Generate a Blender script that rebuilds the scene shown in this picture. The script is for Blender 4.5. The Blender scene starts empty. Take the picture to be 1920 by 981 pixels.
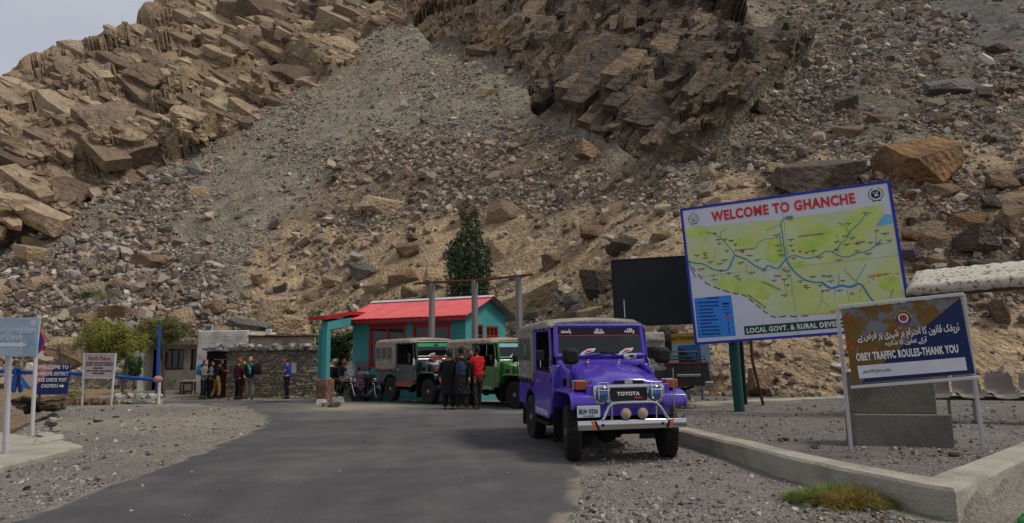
import bpy, bmesh, math, random
import numpy as np
from mathutils import Vector, Matrix, Euler

random.seed(7); RNG = np.random.default_rng(7)
SC = bpy.context.scene
COL = SC.collection
R = math.radians

# ------------------------------------------------------------------ camera
F, CAMH, YH, ROLL = 1250.0, 1.6, 657.0, 0.012
PITCH = math.atan((YH - 490.5) / F)
cam_data = bpy.data.cameras.new("camera"); cam = bpy.data.objects.new("camera", cam_data); COL.objects.link(cam)
cam_data.sensor_width = 36.0; cam_data.lens = F / 1920 * 36.0
cam_data.clip_start = 0.1; cam_data.clip_end = 3000
cam.matrix_world = Matrix.Translation((0, 0, CAMH)) @ Matrix.Rotation(R(90) + PITCH, 4, 'X') @ Matrix.Rotation(-ROLL, 4, 'Z')
SC.camera = cam
CR = cam.matrix_world.to_3x3()
AX, AY, AZ = (np.array(CR.col[i]) for i in range(3))

# ------------------------------------------------------------------ sky and sun (bright overcast, sun high on the right)
SUN_AZ, SUN_EL = R(100), R(54)          # azimuth measured from +Y (into the picture) towards +X
world = bpy.data.worlds.new("World"); SC.world = world; world.use_nodes = True
nt = world.node_tree; nt.nodes.clear()
wo = nt.nodes.new("ShaderNodeOutputWorld"); bg = nt.nodes.new("ShaderNodeBackground")
sk = nt.nodes.new("ShaderNodeTexSky"); sk.sky_type = 'NISHITA'; sk.sun_disc = False
sk.sun_elevation = SUN_EL; sk.sun_rotation = SUN_AZ; sk.air_density = 1.0; sk.dust_density = 2.0
tc = nt.nodes.new("ShaderNodeTexCoord"); nz = nt.nodes.new("ShaderNodeTexNoise")
mp = nt.nodes.new("ShaderNodeMapping"); mp.inputs['Scale'].default_value = (1, 1, 2.6)
nz.inputs['Scale'].default_value = 2.2; nz.inputs['Detail'].default_value = 6; nz.inputs['Roughness'].default_value = .5
cr = nt.nodes.new("ShaderNodeValToRGB")
cr.color_ramp.elements[0].position = .25; cr.color_ramp.elements[0].color = (3.7, 4.0, 4.75, 1)
cr.color_ramp.elements[1].position = .75; cr.color_ramp.elements[1].color = (5.9, 6.0, 6.4, 1)
mx = nt.nodes.new("ShaderNodeMix"); mx.data_type = 'RGBA'; mx.inputs[0].default_value = .88
nt.links.new(tc.outputs['Generated'], mp.inputs['Vector']); nt.links.new(mp.outputs['Vector'], nz.inputs['Vector'])
nt.links.new(nz.outputs['Fac'], cr.inputs['Fac'])
nt.links.new(sk.outputs['Color'], mx.inputs[6]); nt.links.new(cr.outputs['Color'], mx.inputs[7])
nt.links.new(mx.outputs[2], bg.inputs['Color']); bg.inputs['Strength'].default_value = .106
nt.links.new(bg.outputs['Background'], wo.inputs['Surface'])
sun_d = bpy.data.lights.new("sun", 'SUN'); sun = bpy.data.objects.new("sun", sun_d); COL.objects.link(sun)
sun_d.energy = 2.35; sun_d.angle = R(14); sun_d.color = (1, .95, .87)
sdir = Vector((math.sin(SUN_AZ) * math.cos(SUN_EL), math.cos(SUN_AZ) * math.cos(SUN_EL), math.sin(SUN_EL)))
sun.rotation_euler = sdir.to_track_quat('Z', 'Y').to_euler(); sun.location = (60, 40, 90)
SC.view_settings.view_transform = 'Standard'; SC.view_settings.look = 'None'
SC.view_settings.exposure = 0; SC.view_settings.gamma = 1

# ------------------------------------------------------------------ measuring helpers (photo pixel -> place)
def ray(px, py):
    d = -AZ + AX * ((px - 960) / F) - AY * ((py - 490.5) / F)
    return d / d[1]
def P(px, py, Y):
    d = ray(px, py); return Vector((d[0] * Y, Y, CAMH + d[2] * Y))
def sstep(a, b, x):
    t = np.clip((np.asarray(x, float) - a) / (b - a), 0, 1); return t * t * (3 - 2 * t)
def G(px, py, z=None):
    """place on the ground seen at a pixel"""
    d = ray(px, py); Y = 12.0
    for _ in range(30):
        zz = float(gz(d[0] * Y, Y)) if z is None else z
        Y = (zz - CAMH) / d[2]
    return Vector((d[0] * Y, Y, zz))
def project(p):
    d = np.asarray(p, float) - np.array((0, 0, CAMH)); w = -(d @ AZ)
    return 960 + F * (d @ AX) / w, 490.5 - F * (d @ AY) / w

def lin(c):
    if isinstance(c, str):
        c = c.lstrip('#'); c = [int(c[i:i + 2], 16) / 255 for i in (0, 2, 4)]
        return tuple(x / 12.92 if x <= .04045 else ((x + .055) / 1.055) ** 2.4 for x in c)
    return tuple(c)

# ------------------------------------------------------------------ numpy noise
def _hash(ix, iy, iz, seed):
    h = (ix.astype(np.uint32) * np.uint32(374761393) + iy.astype(np.uint32) * np.uint32(668265263)
         + iz.astype(np.uint32) * np.uint32(2246822519) + np.uint32((seed * 3266489917) & 0xffffffff))
    h ^= h >> np.uint32(15); h *= np.uint32(2246822519); h ^= h >> np.uint32(13); h *= np.uint32(3266489917); h ^= h >> np.uint32(16)
    return h
def _rnd(ix, iy, iz, seed): return _hash(ix, iy, iz, seed).astype(np.float64) / 4294967295.0
def vnoise(p, seed=0):
    f = np.floor(p); i = f.astype(np.int64); t = p - f; t = t * t * (3 - 2 * t); out = 0
    for dx in (0, 1):
        wx = t[:, 0] if dx else 1 - t[:, 0]
        for dy in (0, 1):
            wy = t[:, 1] if dy else 1 - t[:, 1]
            for dz in (0, 1):
                wz = t[:, 2] if dz else 1 - t[:, 2]
                out = out + wx * wy * wz * _rnd(i[:, 0] + dx, i[:, 1] + dy, i[:, 2] + dz, seed)
    return out * 2 - 1
def fbm(p, octv=4, seed=0, gain=.5):
    a, s, o = 1.0, 0.0, 0
    for k in range(octv):
        o = o + a * vnoise(p * (2.03 ** k) + 17.3 * k, seed + k); s += a; a *= gain
    return o / s
def voronoi(q, seed=0, jit=.85):
    f = np.floor(q).astype(np.int64); best = np.full(len(q), 1e9); bc = np.zeros_like(q); bid = np.zeros((len(q), 3), np.int64)
    for dx in (-1, 0, 1):
        for dy in (-1, 0, 1):
            for dz in (-1, 0, 1):
                c = f + np.array((dx, dy, dz))
                pt = c + .5 + jit * (np.stack([_rnd(c[:, 0], c[:, 1], c[:, 2], seed + k) for k in range(3)], 1) - .5)
                d = ((q - pt) ** 2).sum(1); m = d < best
                best[m] = d[m]; bc[m] = pt[m]; bid[m] = c[m]
    r = np.stack([_rnd(bid[:, 0], bid[:, 1], bid[:, 2], seed + 11 + k) for k in range(4)], 1)
    return bc, r

# ------------------------------------------------------------------ materials
MATS = {}
def mat(name, col, rough=.8, metal=0.0, var=.12, scale=6.0, bump=0.0, bscale=40.0, attr=None, col2=None, fac2=.5, spec=.3,
        coat=0.0, alpha=None, trans=0.0, scale2=None, detail=5, soft=.1, noise3=None, ior=None):
    """procedural Principled: colour noise, optional second colour in patches, optional bump"""
    if name in MATS: return MATS[name]
    m = bpy.data.materials.new(name); m.use_nodes = True; t = m.node_tree; L = t.links.new
    b = t.nodes["Principled BSDF"]; N = t.nodes.new
    b.inputs['Roughness'].default_value = rough; b.inputs['Metallic'].default_value = metal
    b.inputs['Specular IOR Level'].default_value = spec; b.inputs['Coat Weight'].default_value = coat
    b.inputs['Coat Roughness'].default_value = .06
    b.inputs['Transmission Weight'].default_value = trans
    if ior: b.inputs['IOR'].default_value = ior
    if alpha is not None: b.inputs['Alpha'].default_value = alpha
    c = lin(col); tcn = N("ShaderNodeTexCoord")
    if attr:
        at = N("ShaderNodeAttribute"); at.attribute_name = attr; src = at.outputs['Color']
    else:
        rgb = N("ShaderNodeRGB"); rgb.outputs[0].default_value = (*c, 1); src = rgb.outputs[0]
    if col2 is not None:
        n2 = N("ShaderNodeTexNoise"); n2.inputs['Scale'].default_value = scale2 or scale * .5; n2.inputs['Detail'].default_value = 7
        n2.inputs['Roughness'].default_value = .65
        L(tcn.outputs['Object'], n2.inputs['Vector']); rp = N("ShaderNodeMapRange")
        rp.inputs['From Min'].default_value = fac2 - soft; rp.inputs['From Max'].default_value = fac2 + soft
        L(n2.outputs['Fac'], rp.inputs['Value']); mm = N("ShaderNodeMix"); mm.data_type = 'RGBA'
        L(rp.outputs['Result'], mm.inputs[0]); L(src, mm.inputs[6]); mm.inputs[7].default_value = (*lin(col2), 1); src = mm.outputs[2]
    n1 = N("ShaderNodeTexNoise"); n1.inputs['Scale'].default_value = scale; n1.inputs['Detail'].default_value = detail
    n1.inputs['Roughness'].default_value = .6
    L(tcn.outputs['Object'], n1.inputs['Vector'])
    r1 = N("ShaderNodeMapRange"); r1.inputs['From Min'].default_value = .25; r1.inputs['From Max'].default_value = .75
    r1.inputs['To Min'].default_value = 1 - var; r1.inputs['To Max'].default_value = 1 + var
    L(n1.outputs['Fac'], r1.inputs['Value'])
    mu = N("ShaderNodeVectorMath"); mu.operation = 'SCALE'; L(src, mu.inputs[0]); L(r1.outputs['Result'], mu.inputs['Scale'])
    src = mu.outputs[0]
    if noise3:
        sc3, amt3 = noise3
        v = N("ShaderNodeTexVoronoi"); v.inputs['Scale'].default_value = sc3; L(tcn.outputs['Object'], v.inputs['Vector'])
        sp = N("ShaderNodeSeparateColor"); L(v.outputs['Color'], sp.inputs[0])
        r3 = N("ShaderNodeMapRange"); r3.inputs['To Min'].default_value = 1 - amt3; r3.inputs['To Max'].default_value = 1 + amt3
        L(sp.outputs[0], r3.inputs['Value'])
        mu3 = N("ShaderNodeVectorMath"); mu3.operation = 'SCALE'; L(src, mu3.inputs[0]); L(r3.outputs['Result'], mu3.inputs['Scale']); src = mu3.outputs[0]
    L(src, b.inputs['Base Color'])
    if rough > .15 and metal < .9:
        rr = N("ShaderNodeMapRange"); rr.inputs['To Min'].default_value = max(.02, rough - .1); rr.inputs['To Max'].default_value = min(1, rough + .1)
        L(n1.outputs['Fac'], rr.inputs['Value']); L(rr.outputs['Result'], b.inputs['Roughness'])
    if bump:
        nb = N("ShaderNodeTexNoise"); nb.inputs['Scale'].default_value = bscale; nb.inputs['Detail'].default_value = 6
        L(tcn.outputs['Object'], nb.inputs['Vector']); bp = N("ShaderNodeBump"); bp.inputs['Strength'].default_value = min(1, bump * 2)
        bp.inputs['Distance'].default_value = bump / bscale * 6
        L(nb.outputs['Fac'], bp.inputs['Height']); L(bp.outputs['Normal'], b.inputs['Normal'])
    MATS[name] = m; return m

# ------------------------------------------------------------------ scene-tree helpers
def clean(o): return o
def tag(o, label=None, cat=None, group=None, kind=None):
    if label: o['label'] = label
    if cat: o['category'] = cat
    if group: o['group'] = group
    if kind: o['kind'] = kind
    return o
def thing(name, label, cat, loc=(0, 0, 0), rotz=0.0, group=None):
    o = bpy.data.objects.new(name, None); COL.objects.link(o); o.location = loc; o.rotation_euler = (0, 0, rotz)
    o.empty_display_size = .2
    return tag(o, label, cat, group)
def link(name, me, m=None, parent=None, loc=None):
    o = bpy.data.objects.new(name, me); COL.objects.link(o)
    if m is not None and not me.materials: me.materials.append(m)
    if parent is not None: o.parent = parent
    if loc is not None: o.location = loc
    return o
def np_mesh(name, verts, faces_flat, nper, smooth=False, cols=None):
    """mesh from numpy arrays; nper = verts per face (const) or array of counts"""
    me = bpy.data.meshes.new(name); nv = len(verts); faces_flat = np.asarray(faces_flat, np.int32).ravel()
    if np.isscalar(nper):
        nf = len(faces_flat) // nper; start = np.arange(nf, dtype=np.int32) * nper
    else:
        nper = np.asarray(nper); nf = len(nper); start = np.concatenate([[0], np.cumsum(nper)[:-1]]).astype(np.int32)
    me.vertices.add(nv); me.vertices.foreach_set('co', np.asarray(verts, np.float32).ravel())
    me.loops.add(len(faces_flat)); me.loops.foreach_set('vertex_index', faces_flat)
    me.polygons.add(nf); me.polygons.foreach_set('loop_start', start)
    me.update(calc_edges=True)
    me.polygons.foreach_set('use_smooth', np.full(nf, bool(smooth)))
    if cols is not None:
        a = me.color_attributes.new('Col', 'FLOAT_COLOR', 'POINT')
        c = np.ones((nv, 4), np.float32); c[:, :3] = cols; a.data.foreach_set('color', c.ravel())
    me.update(); return me

class MB:
    """collects boxes, tubes, prisms, lathes, lofts into ONE mesh object"""
    def __init__(s): s.v = []; s.f = []; s.M = Matrix.Identity(4)
    def add(s, vs, fs):
        o = len(s.v); s.v += [tuple(s.M @ Vector(p)) for p in vs]; s.f += [tuple(i + o for i in f) for f in fs]; return s
    def box(s, c, d, rot=None):
        x, y, z = d[0] / 2, d[1] / 2, d[2] / 2
        vs = [Vector(p) for p in ((-x, -y, -z), (x, -y, -z), (x, y, -z), (-x, y, -z), (-x, -y, z), (x, -y, z), (x, y, z), (-x, y, z))]
        if rot is not None:
            e = Euler(rot).to_matrix(); vs = [e @ p for p in vs]
        return s.add([p + Vector(c) for p in vs], [(0, 3, 2, 1), (4, 5, 6, 7), (0, 1, 5, 4), (1, 2, 6, 5), (2, 3, 7, 6), (3, 0, 4, 7)])
    def bb(s, x0, x1, y0, y1, z0, z1): return s.box(((x0 + x1) / 2, (y0 + y1) / 2, (z0 + z1) / 2), (abs(x1 - x0), abs(y1 - y0), abs(z1 - z0)))
    def prism(s, poly, axis, a0, a1):
        """polygon in the plane of the two other axes, extruded along axis from a0 to a1"""
        def mk(p, a):
            return {'x': (a, p[0], p[1]), 'y': (p[0], a, p[1]), 'z': (p[0], p[1], a)}[axis]
        n = len(poly); vs = [mk(p, a0) for p in poly] + [mk(p, a1) for p in poly]
        area = sum(poly[i][0] * poly[(i + 1) % n][1] - poly[(i + 1) % n][0] * poly[i][1] for i in range(n))
        flip = (area > 0) ^ (axis == 'y') ^ (a1 < a0)
        fs = [tuple(range(n))[::-1], tuple(range(n, 2 * n))] + [(i, (i + 1) % n, n + (i + 1) % n, n + i) for i in range(n)]
        if not flip: fs = [f[::-1] for f in fs]
        return s.add(vs, fs)
    def tube(s, path, r, n=8, cap=True, ry=None):
        P_ = [Vector(p) for p in path]; m = len(P_); rr = r if hasattr(r, '__len__') else [r] * m
        vs, fs = [], []; up = None
        for i, p in enumerate(P_):
            t = (P_[min(i + 1, m - 1)] - P_[max(i - 1, 0)]).normalized()
            if up is None:
                a = Vector((0, 0, 1)) if abs(t.z) < .9 else Vector((1, 0, 0)); up = (a - t * a.dot(t)).normalized()
            else: up = (up - t * up.dot(t)).normalized()
            sd = t.cross(up)
            for k in range(n):
                an = 2 * math.pi * k / n; vs.append(p + sd * (math.cos(an) * rr[i]) + up * (math.sin(an) * rr[i] * (ry or 1)))
        for i in range(m - 1):
            for k in range(n):
                a = i * n + k; b = i * n + (k + 1) % n; fs.append((a, b, b + n, a + n))
        if cap: fs += [tuple(range(n))[::-1], tuple(range((m - 1) * n, m * n))]
        return s.add(vs, fs)
    def cyl(s, p0, p1, r, n=12): return s.tube([p0, p1], r, n)
    def lathe(s, prof, axis, c, n=20, sx=1, sy=1):
        """profile [(radius, along)] spun round an axis through c"""
        vs, fs = [], []; m = len(prof)
        for (r, a) in prof:
            for k in range(n):
                an = 2 * math.pi * k / n; u, w = math.cos(an) * r * sx, math.sin(an) * r * sy
                vs.append({'x': (a, u, w), 'y': (w, a, u), 'z': (u, w, a)}[axis])
        vs = [Vector(p) + Vector(c) for p in vs]
        for i in range(m - 1):
            for k in range(n):
                a = i * n + k; b = i * n + (k + 1) % n; fs.append((a, b, b + n, a + n))
        if prof[0][0] > 1e-6: fs.append(tuple(range(n))[::-1])
        if prof[-1][0] > 1e-6: fs.append(tuple(range((m - 1) * n, m * n)))
        return s.add(vs, fs)
    def loft(s, rings, closed=True, cap=True):
        n = len(rings[0]); vs = [p for r in rings for p in r]; fs = []
        for i in range(len(rings) - 1):
            for k in range(n if closed else n - 1):
                a = i * n + k; b = i * n + (k + 1) % n; fs.append((a, b, b + n, a + n))
        if cap and closed: fs += [tuple(range(n))[::-1], tuple(range((len(rings) - 1) * n, len(rings) * n))]
        return s.add(vs, fs)
    def ball(s, c, r, n=12, m=8):
        rx, ry, rz = r if hasattr(r, '__len__') else (r, r, r)
        rings = [[(c[0] + rx * math.sin(math.pi * (i + .02) / (m + .04)) * math.cos(2 * math.pi * k / n), c[1] + ry * math.sin(math.pi * (i + .02) / (m + .04)) * math.sin(2 * math.pi * k / n), c[2] - rz * math.cos(math.pi * i / m)) for k in range(n)] for i in range(m + 1)]
        return s.loft(rings)
    def quad(s, a, b, c, d): return s.add([a, b, c, d], [(0, 1, 2, 3)])
    def mesh(s, name='m', bevel=0, seg=1, ang=.6, smooth=True, weld=True):
        bm = bmesh.new(); vv = [bm.verts.new(p) for p in s.v]
        for f in s.f:
            try: bm.faces.new([vv[i] for i in f])
            except ValueError: pass
        if weld: bmesh.ops.remove_doubles(bm, verts=bm.verts, dist=1e-5)
        bmesh.ops.recalc_face_normals(bm, faces=bm.faces)
        if bevel:
            ed = [e for e in bm.edges if len(e.link_faces) == 2 and e.calc_face_angle(0) > .5]
            bmesh.ops.bevel(bm, geom=ed, offset=bevel, segments=seg, affect='EDGES', profile=.6, clamp_overlap=True)
        me = bpy.data.meshes.new(name); bm.to_mesh(me); bm.free()
        if smooth:
            me.polygons.foreach_set('use_smooth', np.full(len(me.polygons), True)); me.set_sharp_from_angle(angle=ang)
        me.update(); return me
    def build(s, name, m, parent=None, bevel=0, seg=1, ang=.6, smooth=True, weld=True, label=None):
        o = link(name, s.mesh(name, bevel, seg, ang, smooth, weld), m, parent)
        if label: o['label'] = label
        return o

def copy_tree(o, parent=None):
    c = o.copy(); COL.objects.link(c)
    if parent is not None: c.parent = parent
    for ch in list(o.children): copy_tree(ch, c)
    return c

# ------------------------------------------------------------------ lettering (flat mesh from the built-in font)
def text_mesh(txt, height, bold=0.0, extr=.002, sx=1.0, align='CENTER', spacing=1.12):
    cu = bpy.data.curves.new('lettering', 'FONT'); cu.body = txt; cu.size = height / .72; cu.align_x = align; cu.align_y = 'CENTER'
    cu.extrude = extr; cu.offset = min(bold, .055 * height); cu.space_character = spacing if all(ord(ch) < 0x600 for ch in txt) else 1.0; cu.resolution_u = 3
    o = bpy.data.objects.new('lettering', cu); COL.objects.link(o)
    dg = bpy.context.evaluated_depsgraph_get(); me = bpy.data.meshes.new_from_object(o.evaluated_get(dg))
    bpy.data.objects.remove(o); bpy.data.curves.remove(cu)
    if sx != 1: me.transform(Matrix.Scale(sx, 4, (1, 0, 0)))
    me.materials.clear(); return me
def fit_text(txt, w, h, **k):
    """lettering scaled to fill width w and height h, centred"""
    me = text_mesh(txt, h, **k)
    if not len(me.vertices): return me
    co = np.empty(len(me.vertices) * 3, np.float32); me.vertices.foreach_get('co', co); co = co.reshape(-1, 3)
    lo, hi = co.min(0), co.max(0); co[:, 0] = (co[:, 0] - (lo[0] + hi[0]) / 2) * w / max(1e-6, hi[0] - lo[0]); co[:, 1] = (co[:, 1] - (lo[1] + hi[1]) / 2) * h / max(1e-6, hi[1] - lo[1])
    me.vertices.foreach_set('co', co.ravel()); me.update(); return me
def text_on(parent, txt, m, c, w, h, u=(1, 0, 0), v=(0, 0, 1), name='lettering', **k):
    """lettering lying in the plane spanned by u (right) and v (up), centred on c, in the parent's frame"""
    me = fit_text(txt, w, h, **k); u = Vector(u).normalized(); v = Vector(v).normalized(); n = u.cross(v)
    M_ = Matrix((u, v, n)).transposed().to_4x4(); M_.translation = Vector(c); me.transform(M_)
    return link(name, me, m, parent)
# Arabic letters as presentation forms, written already in visual (left to right) order
_AR = {'ا': 'ﺍﺍﺎﺎ', 'آ': 'ﺁﺁﺂﺂ', 'ب': 'ﺏﺑﺒﺐ', 'پ': 'ﭖﭘﭙﭗ', 'ت': 'ﺕﺗﺘﺖ', 'ٹ': 'ﭦﭨﭩﭧ', 'ج': 'ﺝﺟﺠﺞ', 'ح': 'ﺡﺣﺤﺢ', 'خ': 'ﺥﺧﺨﺦ',
       'د': 'ﺩﺩﺪﺪ', 'ر': 'ﺭﺭﺮﺮ', 'ز': 'ﺯﺯﺰﺰ', 'س': 'ﺱﺳﺴﺲ', 'ش': 'ﺵﺷﺸﺶ', 'ص': 'ﺹﺻﺼﺺ', 'ض': 'ﺽﺿﻀﺾ', 'ع': 'ﻉﻋﻌﻊ', 'ف': 'ﻑﻓﻔﻒ',
       'ق': 'ﻕﻗﻘﻖ', 'ک': 'ﮎﮐﮑﮏ', 'گ': 'ﮒﮔﮕﮓ', 'ل': 'ﻝﻟﻠﻞ', 'م': 'ﻡﻣﻤﻢ', 'ن': 'ﻥﻧﻨﻦ', 'و': 'ﻭﻭﻮﻮ', 'ہ': 'ﮦﮨﮩﮧ', 'ھ': 'ﮪﮬﮭﮫ',
       'ی': 'ﯼﯾﯿﯽ', 'ے': 'ﮮﮮﮯﮯ', 'ه': 'ﻩﻫﻬﻪ'}
_NOJOIN = 'اآدرزوے'
def arabic(s):
    out = []
    for i, ch in enumerate(s):
        if ch not in _AR: out.append(ch); continue
        pj = i > 0 and s[i - 1] in _AR and s[i - 1] not in _NOJOIN
        nj = i + 1 < len(s) and s[i + 1] in _AR and ch not in _NOJOIN
        out.append(_AR[ch][0 if not pj and not nj else 1 if not pj else 2 if nj else 3])
    return ''.join(out)[::-1]

# ------------------------------------------------------------------ ground level
ISL = [(2.97, 11.6), (4.17, 6.42), (9.3, 11.05), (30, 11.1), (30, 40), (2.2, 40), (2.25, 15.0)]     # raised gravel island behind the kerb
def in_poly(poly, x, y):
    x = np.asarray(x, float); y = np.asarray(y, float); c = np.zeros(x.shape, bool); n = len(poly)
    for i in range(n):
        (x0, y0), (x1, y1) = poly[i], poly[(i + 1) % n]
        if y0 == y1: continue
        m = ((y0 > y) != (y1 > y)) & (x < (x1 - x0) * (y - y0) / (y1 - y0) + x0); c ^= m
    return c
def dist_poly(poly, x, y):
    x = np.asarray(x, float); y = np.asarray(y, float); d = np.full(x.shape, 1e9); n = len(poly)
    for i in range(n):
        a = np.array(poly[i]); b = np.array(poly[(i + 1) % n]); ab = b - a
        t = np.clip(((x - a[0]) * ab[0] + (y - a[1]) * ab[1]) / (ab @ ab), 0, 1)
        d = np.minimum(d, np.hypot(x - a[0] - t * ab[0], y - a[1] - t * ab[1]))
    return d
def gz(x, y):
    x = np.asarray(x, float); y = np.asarray(y, float)
    z = -.32 * sstep(19, 29, y)
    xl = np.interp(y, [0, 8, 10.5, 13, 18, 22, 25], [-7.4, -7.6, -8.0, -9.3, -12.2, -14.6, -19])      # left edge of the gravel forecourt
    z = z - .55 * sstep(0, 1.6, xl - x) * (1 - sstep(22, 25, y))
    ins = in_poly(ISL, x, y); d = dist_poly(ISL, x, y)
    z = z + np.where(ins, .2 * (1 - .15 * sstep(14, 19, y)), 0) + np.where(ins & (x > 3), .0, 0)
    return z

# ------------------------------------------------------------------ the mountain side: one sheet, finely broken in the cliffs
def poly_blur(poly, gx, gy, wx, wy, it):
    m = in_poly(poly, gx + wx, gy + wy).astype(float)
    for _ in range(it):
        p = np.pad(m, 1, mode='edge'); m = (p[1:-1, 1:-1] * 2 + p[:-2, 1:-1] + p[2:, 1:-1] + p[1:-1, :-2] + p[1:-1, 2:]) / 6
    return m
NC, NR, NB = 1040, 400, 14
pxs = np.linspace(-190, 2110, NC)
FOOT = ([-200, 0, 300, 600, 700, 960, 1100, 1250, 1400, 1600, 1920, 2120], [41, 40, 38, 35.5, 33, 29.5, 25.5, 21.5, 19.4, 18.8, 18.4, 18.2])
SILX = [-200, -60, 0, 40, 130, 200, 235, 280, 310, 380, 2200]; SILY = [238, 173, 156, 125, 91, 64, 52, 22, 2, -110, -110]
Y0 = np.interp(pxs, *FOOT)
Y0 = np.convolve(np.pad(Y0, 60, mode='edge'), np.hanning(121) / np.hanning(121).sum(), mode='valid')
raysx = np.stack([ray(x, 700.0) for x in pxs])
foot_py = np.array([project((ray(x, 700)[0] * y, y, float(gz(ray(x, 700)[0] * y, y)) - .25))[1] for x, y in zip(pxs, Y0)])
jag = 9 * fbm(np.stack([pxs / 26, 0 * pxs, 0 * pxs], 1), 4, 91) + 4 * np.floor(2 * vnoise(np.stack([pxs / 13, 0 * pxs, 0 * pxs], 1), 97))
top_py = np.maximum(np.interp(pxs, SILX, SILY) + np.where(pxs < 360, jag, 0), -110)
v = np.linspace(0, 1, NR) ** .97
GX = np.repeat(pxs[None, :], NR, 0); GY = foot_py[None, :] * (1 - v[:, None]) + top_py[None, :] * v[:, None]
w3 = np.stack([GX.ravel() / 55, GY.ravel() / 55, 0 * GX.ravel()], 1)
WX = (14 * fbm(w3, 4, 3)).reshape(GX.shape); WY = (14 * fbm(w3, 4, 33)).reshape(GX.shape)
UX = (95 * fbm(w3 / 2.6, 5, 4, .62)).reshape(GX.shape); UY = (60 * fbm(w3 / 2.6, 5, 34, .62)).reshape(GX.shape)
Z_LC = [(-300, 520), (0, 462), (60, 425), (140, 385), (240, 345), (330, 296), (390, 262), (430, 245), (500, 190), (560, 165), (640, 130), (690, 60), (760, 42), (780, -300), (-300, -300)]
Z_DC = [(690, -300), (690, 0), (770, 38), (840, 90), (925, 104), (985, 150), (1000, 200), (1060, 230), (1150, 270), (1235, 315), (1290, 292), (1400, 205), (1480, 122), (1525, 104), (1440, 60), (1385, 0), (1330, -300)]
Z_BR = [(560, 430), (640, 330), (720, 240), (860, 250), (1000, 235), (1150, 285), (1260, 325), (1240, 380), (1000, 385), (800, 395), (650, 450)]
Z_SA = [(430, 520), (560, 430), (800, 398), (1000, 388), (1240, 382), (1330, 332), (1500, 285), (1650, 300), (1920, 242), (2200, 240), (2200, 330), (1700, 345), (1690, 560), (2200, 575), (2200, 900), (1100, 900), (900, 640), (560, 640), (460, 600)]
Z_RR = [(1370, -300), (1385, 0), (1440, 60), (1535, 108), (1440, 220), (1285, 305), (1340, 330), (1500, 290), (1700, 285), (1920, 246), (2300, 240), (2300, -300)]
Z_RB = [(1685, 345), (1920, 300), (2300, 300), (2300, 575), (1690, 565)]
Z_LL = [(-300, 520), (60, 435), (240, 350), (390, 325), (330, 480), (430, 600), (430, 760), (-300, 760)]
zm = {k: poly_blur(p, GX, GY, WX if k in ('LC', 'DC') else UX, WY if k in ('LC', 'DC') else UY, b) for k, p, b in (('LC', Z_LC, 4), ('DC', Z_DC, 3), ('BR', Z_BR, 36), ('SA', Z_SA, 22), ('RR', Z_RR, 30), ('RB', Z_RB, 40), ('LL', Z_LL, 60))}
for k in ('BR', 'SA', 'RR', 'RB', 'LL'): zm[k] = zm[k] * (1 - zm['LC']) * (1 - zm['DC'])
zs = {k: poly_blur(p, GX, GY, WX * .5, WY * .5, 45) for k, p in (('LC', Z_LC), ('DC', Z_DC))}
DX = np.empty(GX.shape); DZ = np.empty(GX.shape)
dd = -AZ[None, None, :] + AX[None, None, :] * ((GX - 960) / F)[:, :, None] - AY[None, None, :] * ((GY - 490.5) / F)[:, :, None]
DX = dd[:, :, 0] / dd[:, :, 1]; DZ = dd[:, :, 2] / dd[:, :, 1]
T = .80
G0 = gz(DX * Y0[None, :], Y0[None, :] + 0 * DX) - .25
G0 = np.repeat(np.convolve(np.pad(G0[0], 60, mode='edge'), np.hanning(121) / np.hanning(121).sum(), mode='valid')[None, :], NR, 0)
D = (T * Y0[None, :] + CAMH - G0) / (T - np.minimum(DZ, T - .08))
edge = sstep(0, .06, v)[:, None]
low = fbm(np.stack([GX.ravel() / 330, GY.ravel() / 330, 0 * GX.ravel() + 5], 1), 3, 8).reshape(GX.shape)
D = D * (1 + .045 * low * edge)
D = D * (1 - .055 * zs['LC'] * edge)
# the dark rock wall stands forward on its right side, so that its face turns to the left
ridge = np.clip((GX - (700 + (GY + 20) * 1.55)) / 520, 0, 1)
D = D * (1 - zs['DC'] * (.02 + .07 * ridge))
# the talus on the right lies in lumps
D = D * (1 - (.03 * zm['RR'] + .015 * zm['SA']) * edge * fbm(np.stack([GX.ravel() / 120, GY.ravel() / 60, 0 * GX.ravel()], 1), 3, 77).reshape(GX.shape))
PT = np.stack([DX * D, D, CAMH + DZ * D], -1)
FP = PT.reshape(-1, 3).copy()
zf = {k: m.ravel() for k, m in zm.items()}
N0 = np.array((.10, -.72, .68)); N0 /= np.linalg.norm(N0)
def unit(v): v = np.array(v, float); return v / np.linalg.norm(v)
def frame(n, up):
    n = unit(n); a = unit(np.cross(up, n)); return np.stack([a, np.cross(n, a), n])
def blocks(p, fr, size, seed, normals, probs, amp):
    """break the surface into joint-bounded blocks whose faces lie along the given plane directions"""
    q = (p @ fr.T) / np.array(size); bc, r = voronoi(q, seed); c = (bc * np.array(size)) @ fr
    pick = np.searchsorted(np.cumsum(probs), r[:, 0].clip(0, .9999)); nn = np.array([unit(n) for n in normals])[pick]
    nn = nn + (r[:, 1:4] - .5) * .28; nn /= np.linalg.norm(nn, axis=1)[:, None]
    s = ((c - p) * nn).sum(1) / np.maximum(.3, nn @ N0)
    return np.clip(s, -amp, amp), r[:, 3]
wob = np.stack([fbm(FP / 9, 2, 41), fbm(FP / 9, 2, 51), fbm(FP / 9, 2, 61)], 1)
tone = np.zeros(len(FP))
mL = zf['LC'] > .02; pL = FP[mL] + wob[mL] * 1.5
frL = frame((.52, -.42, .74), (0, 0, 1))
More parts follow.
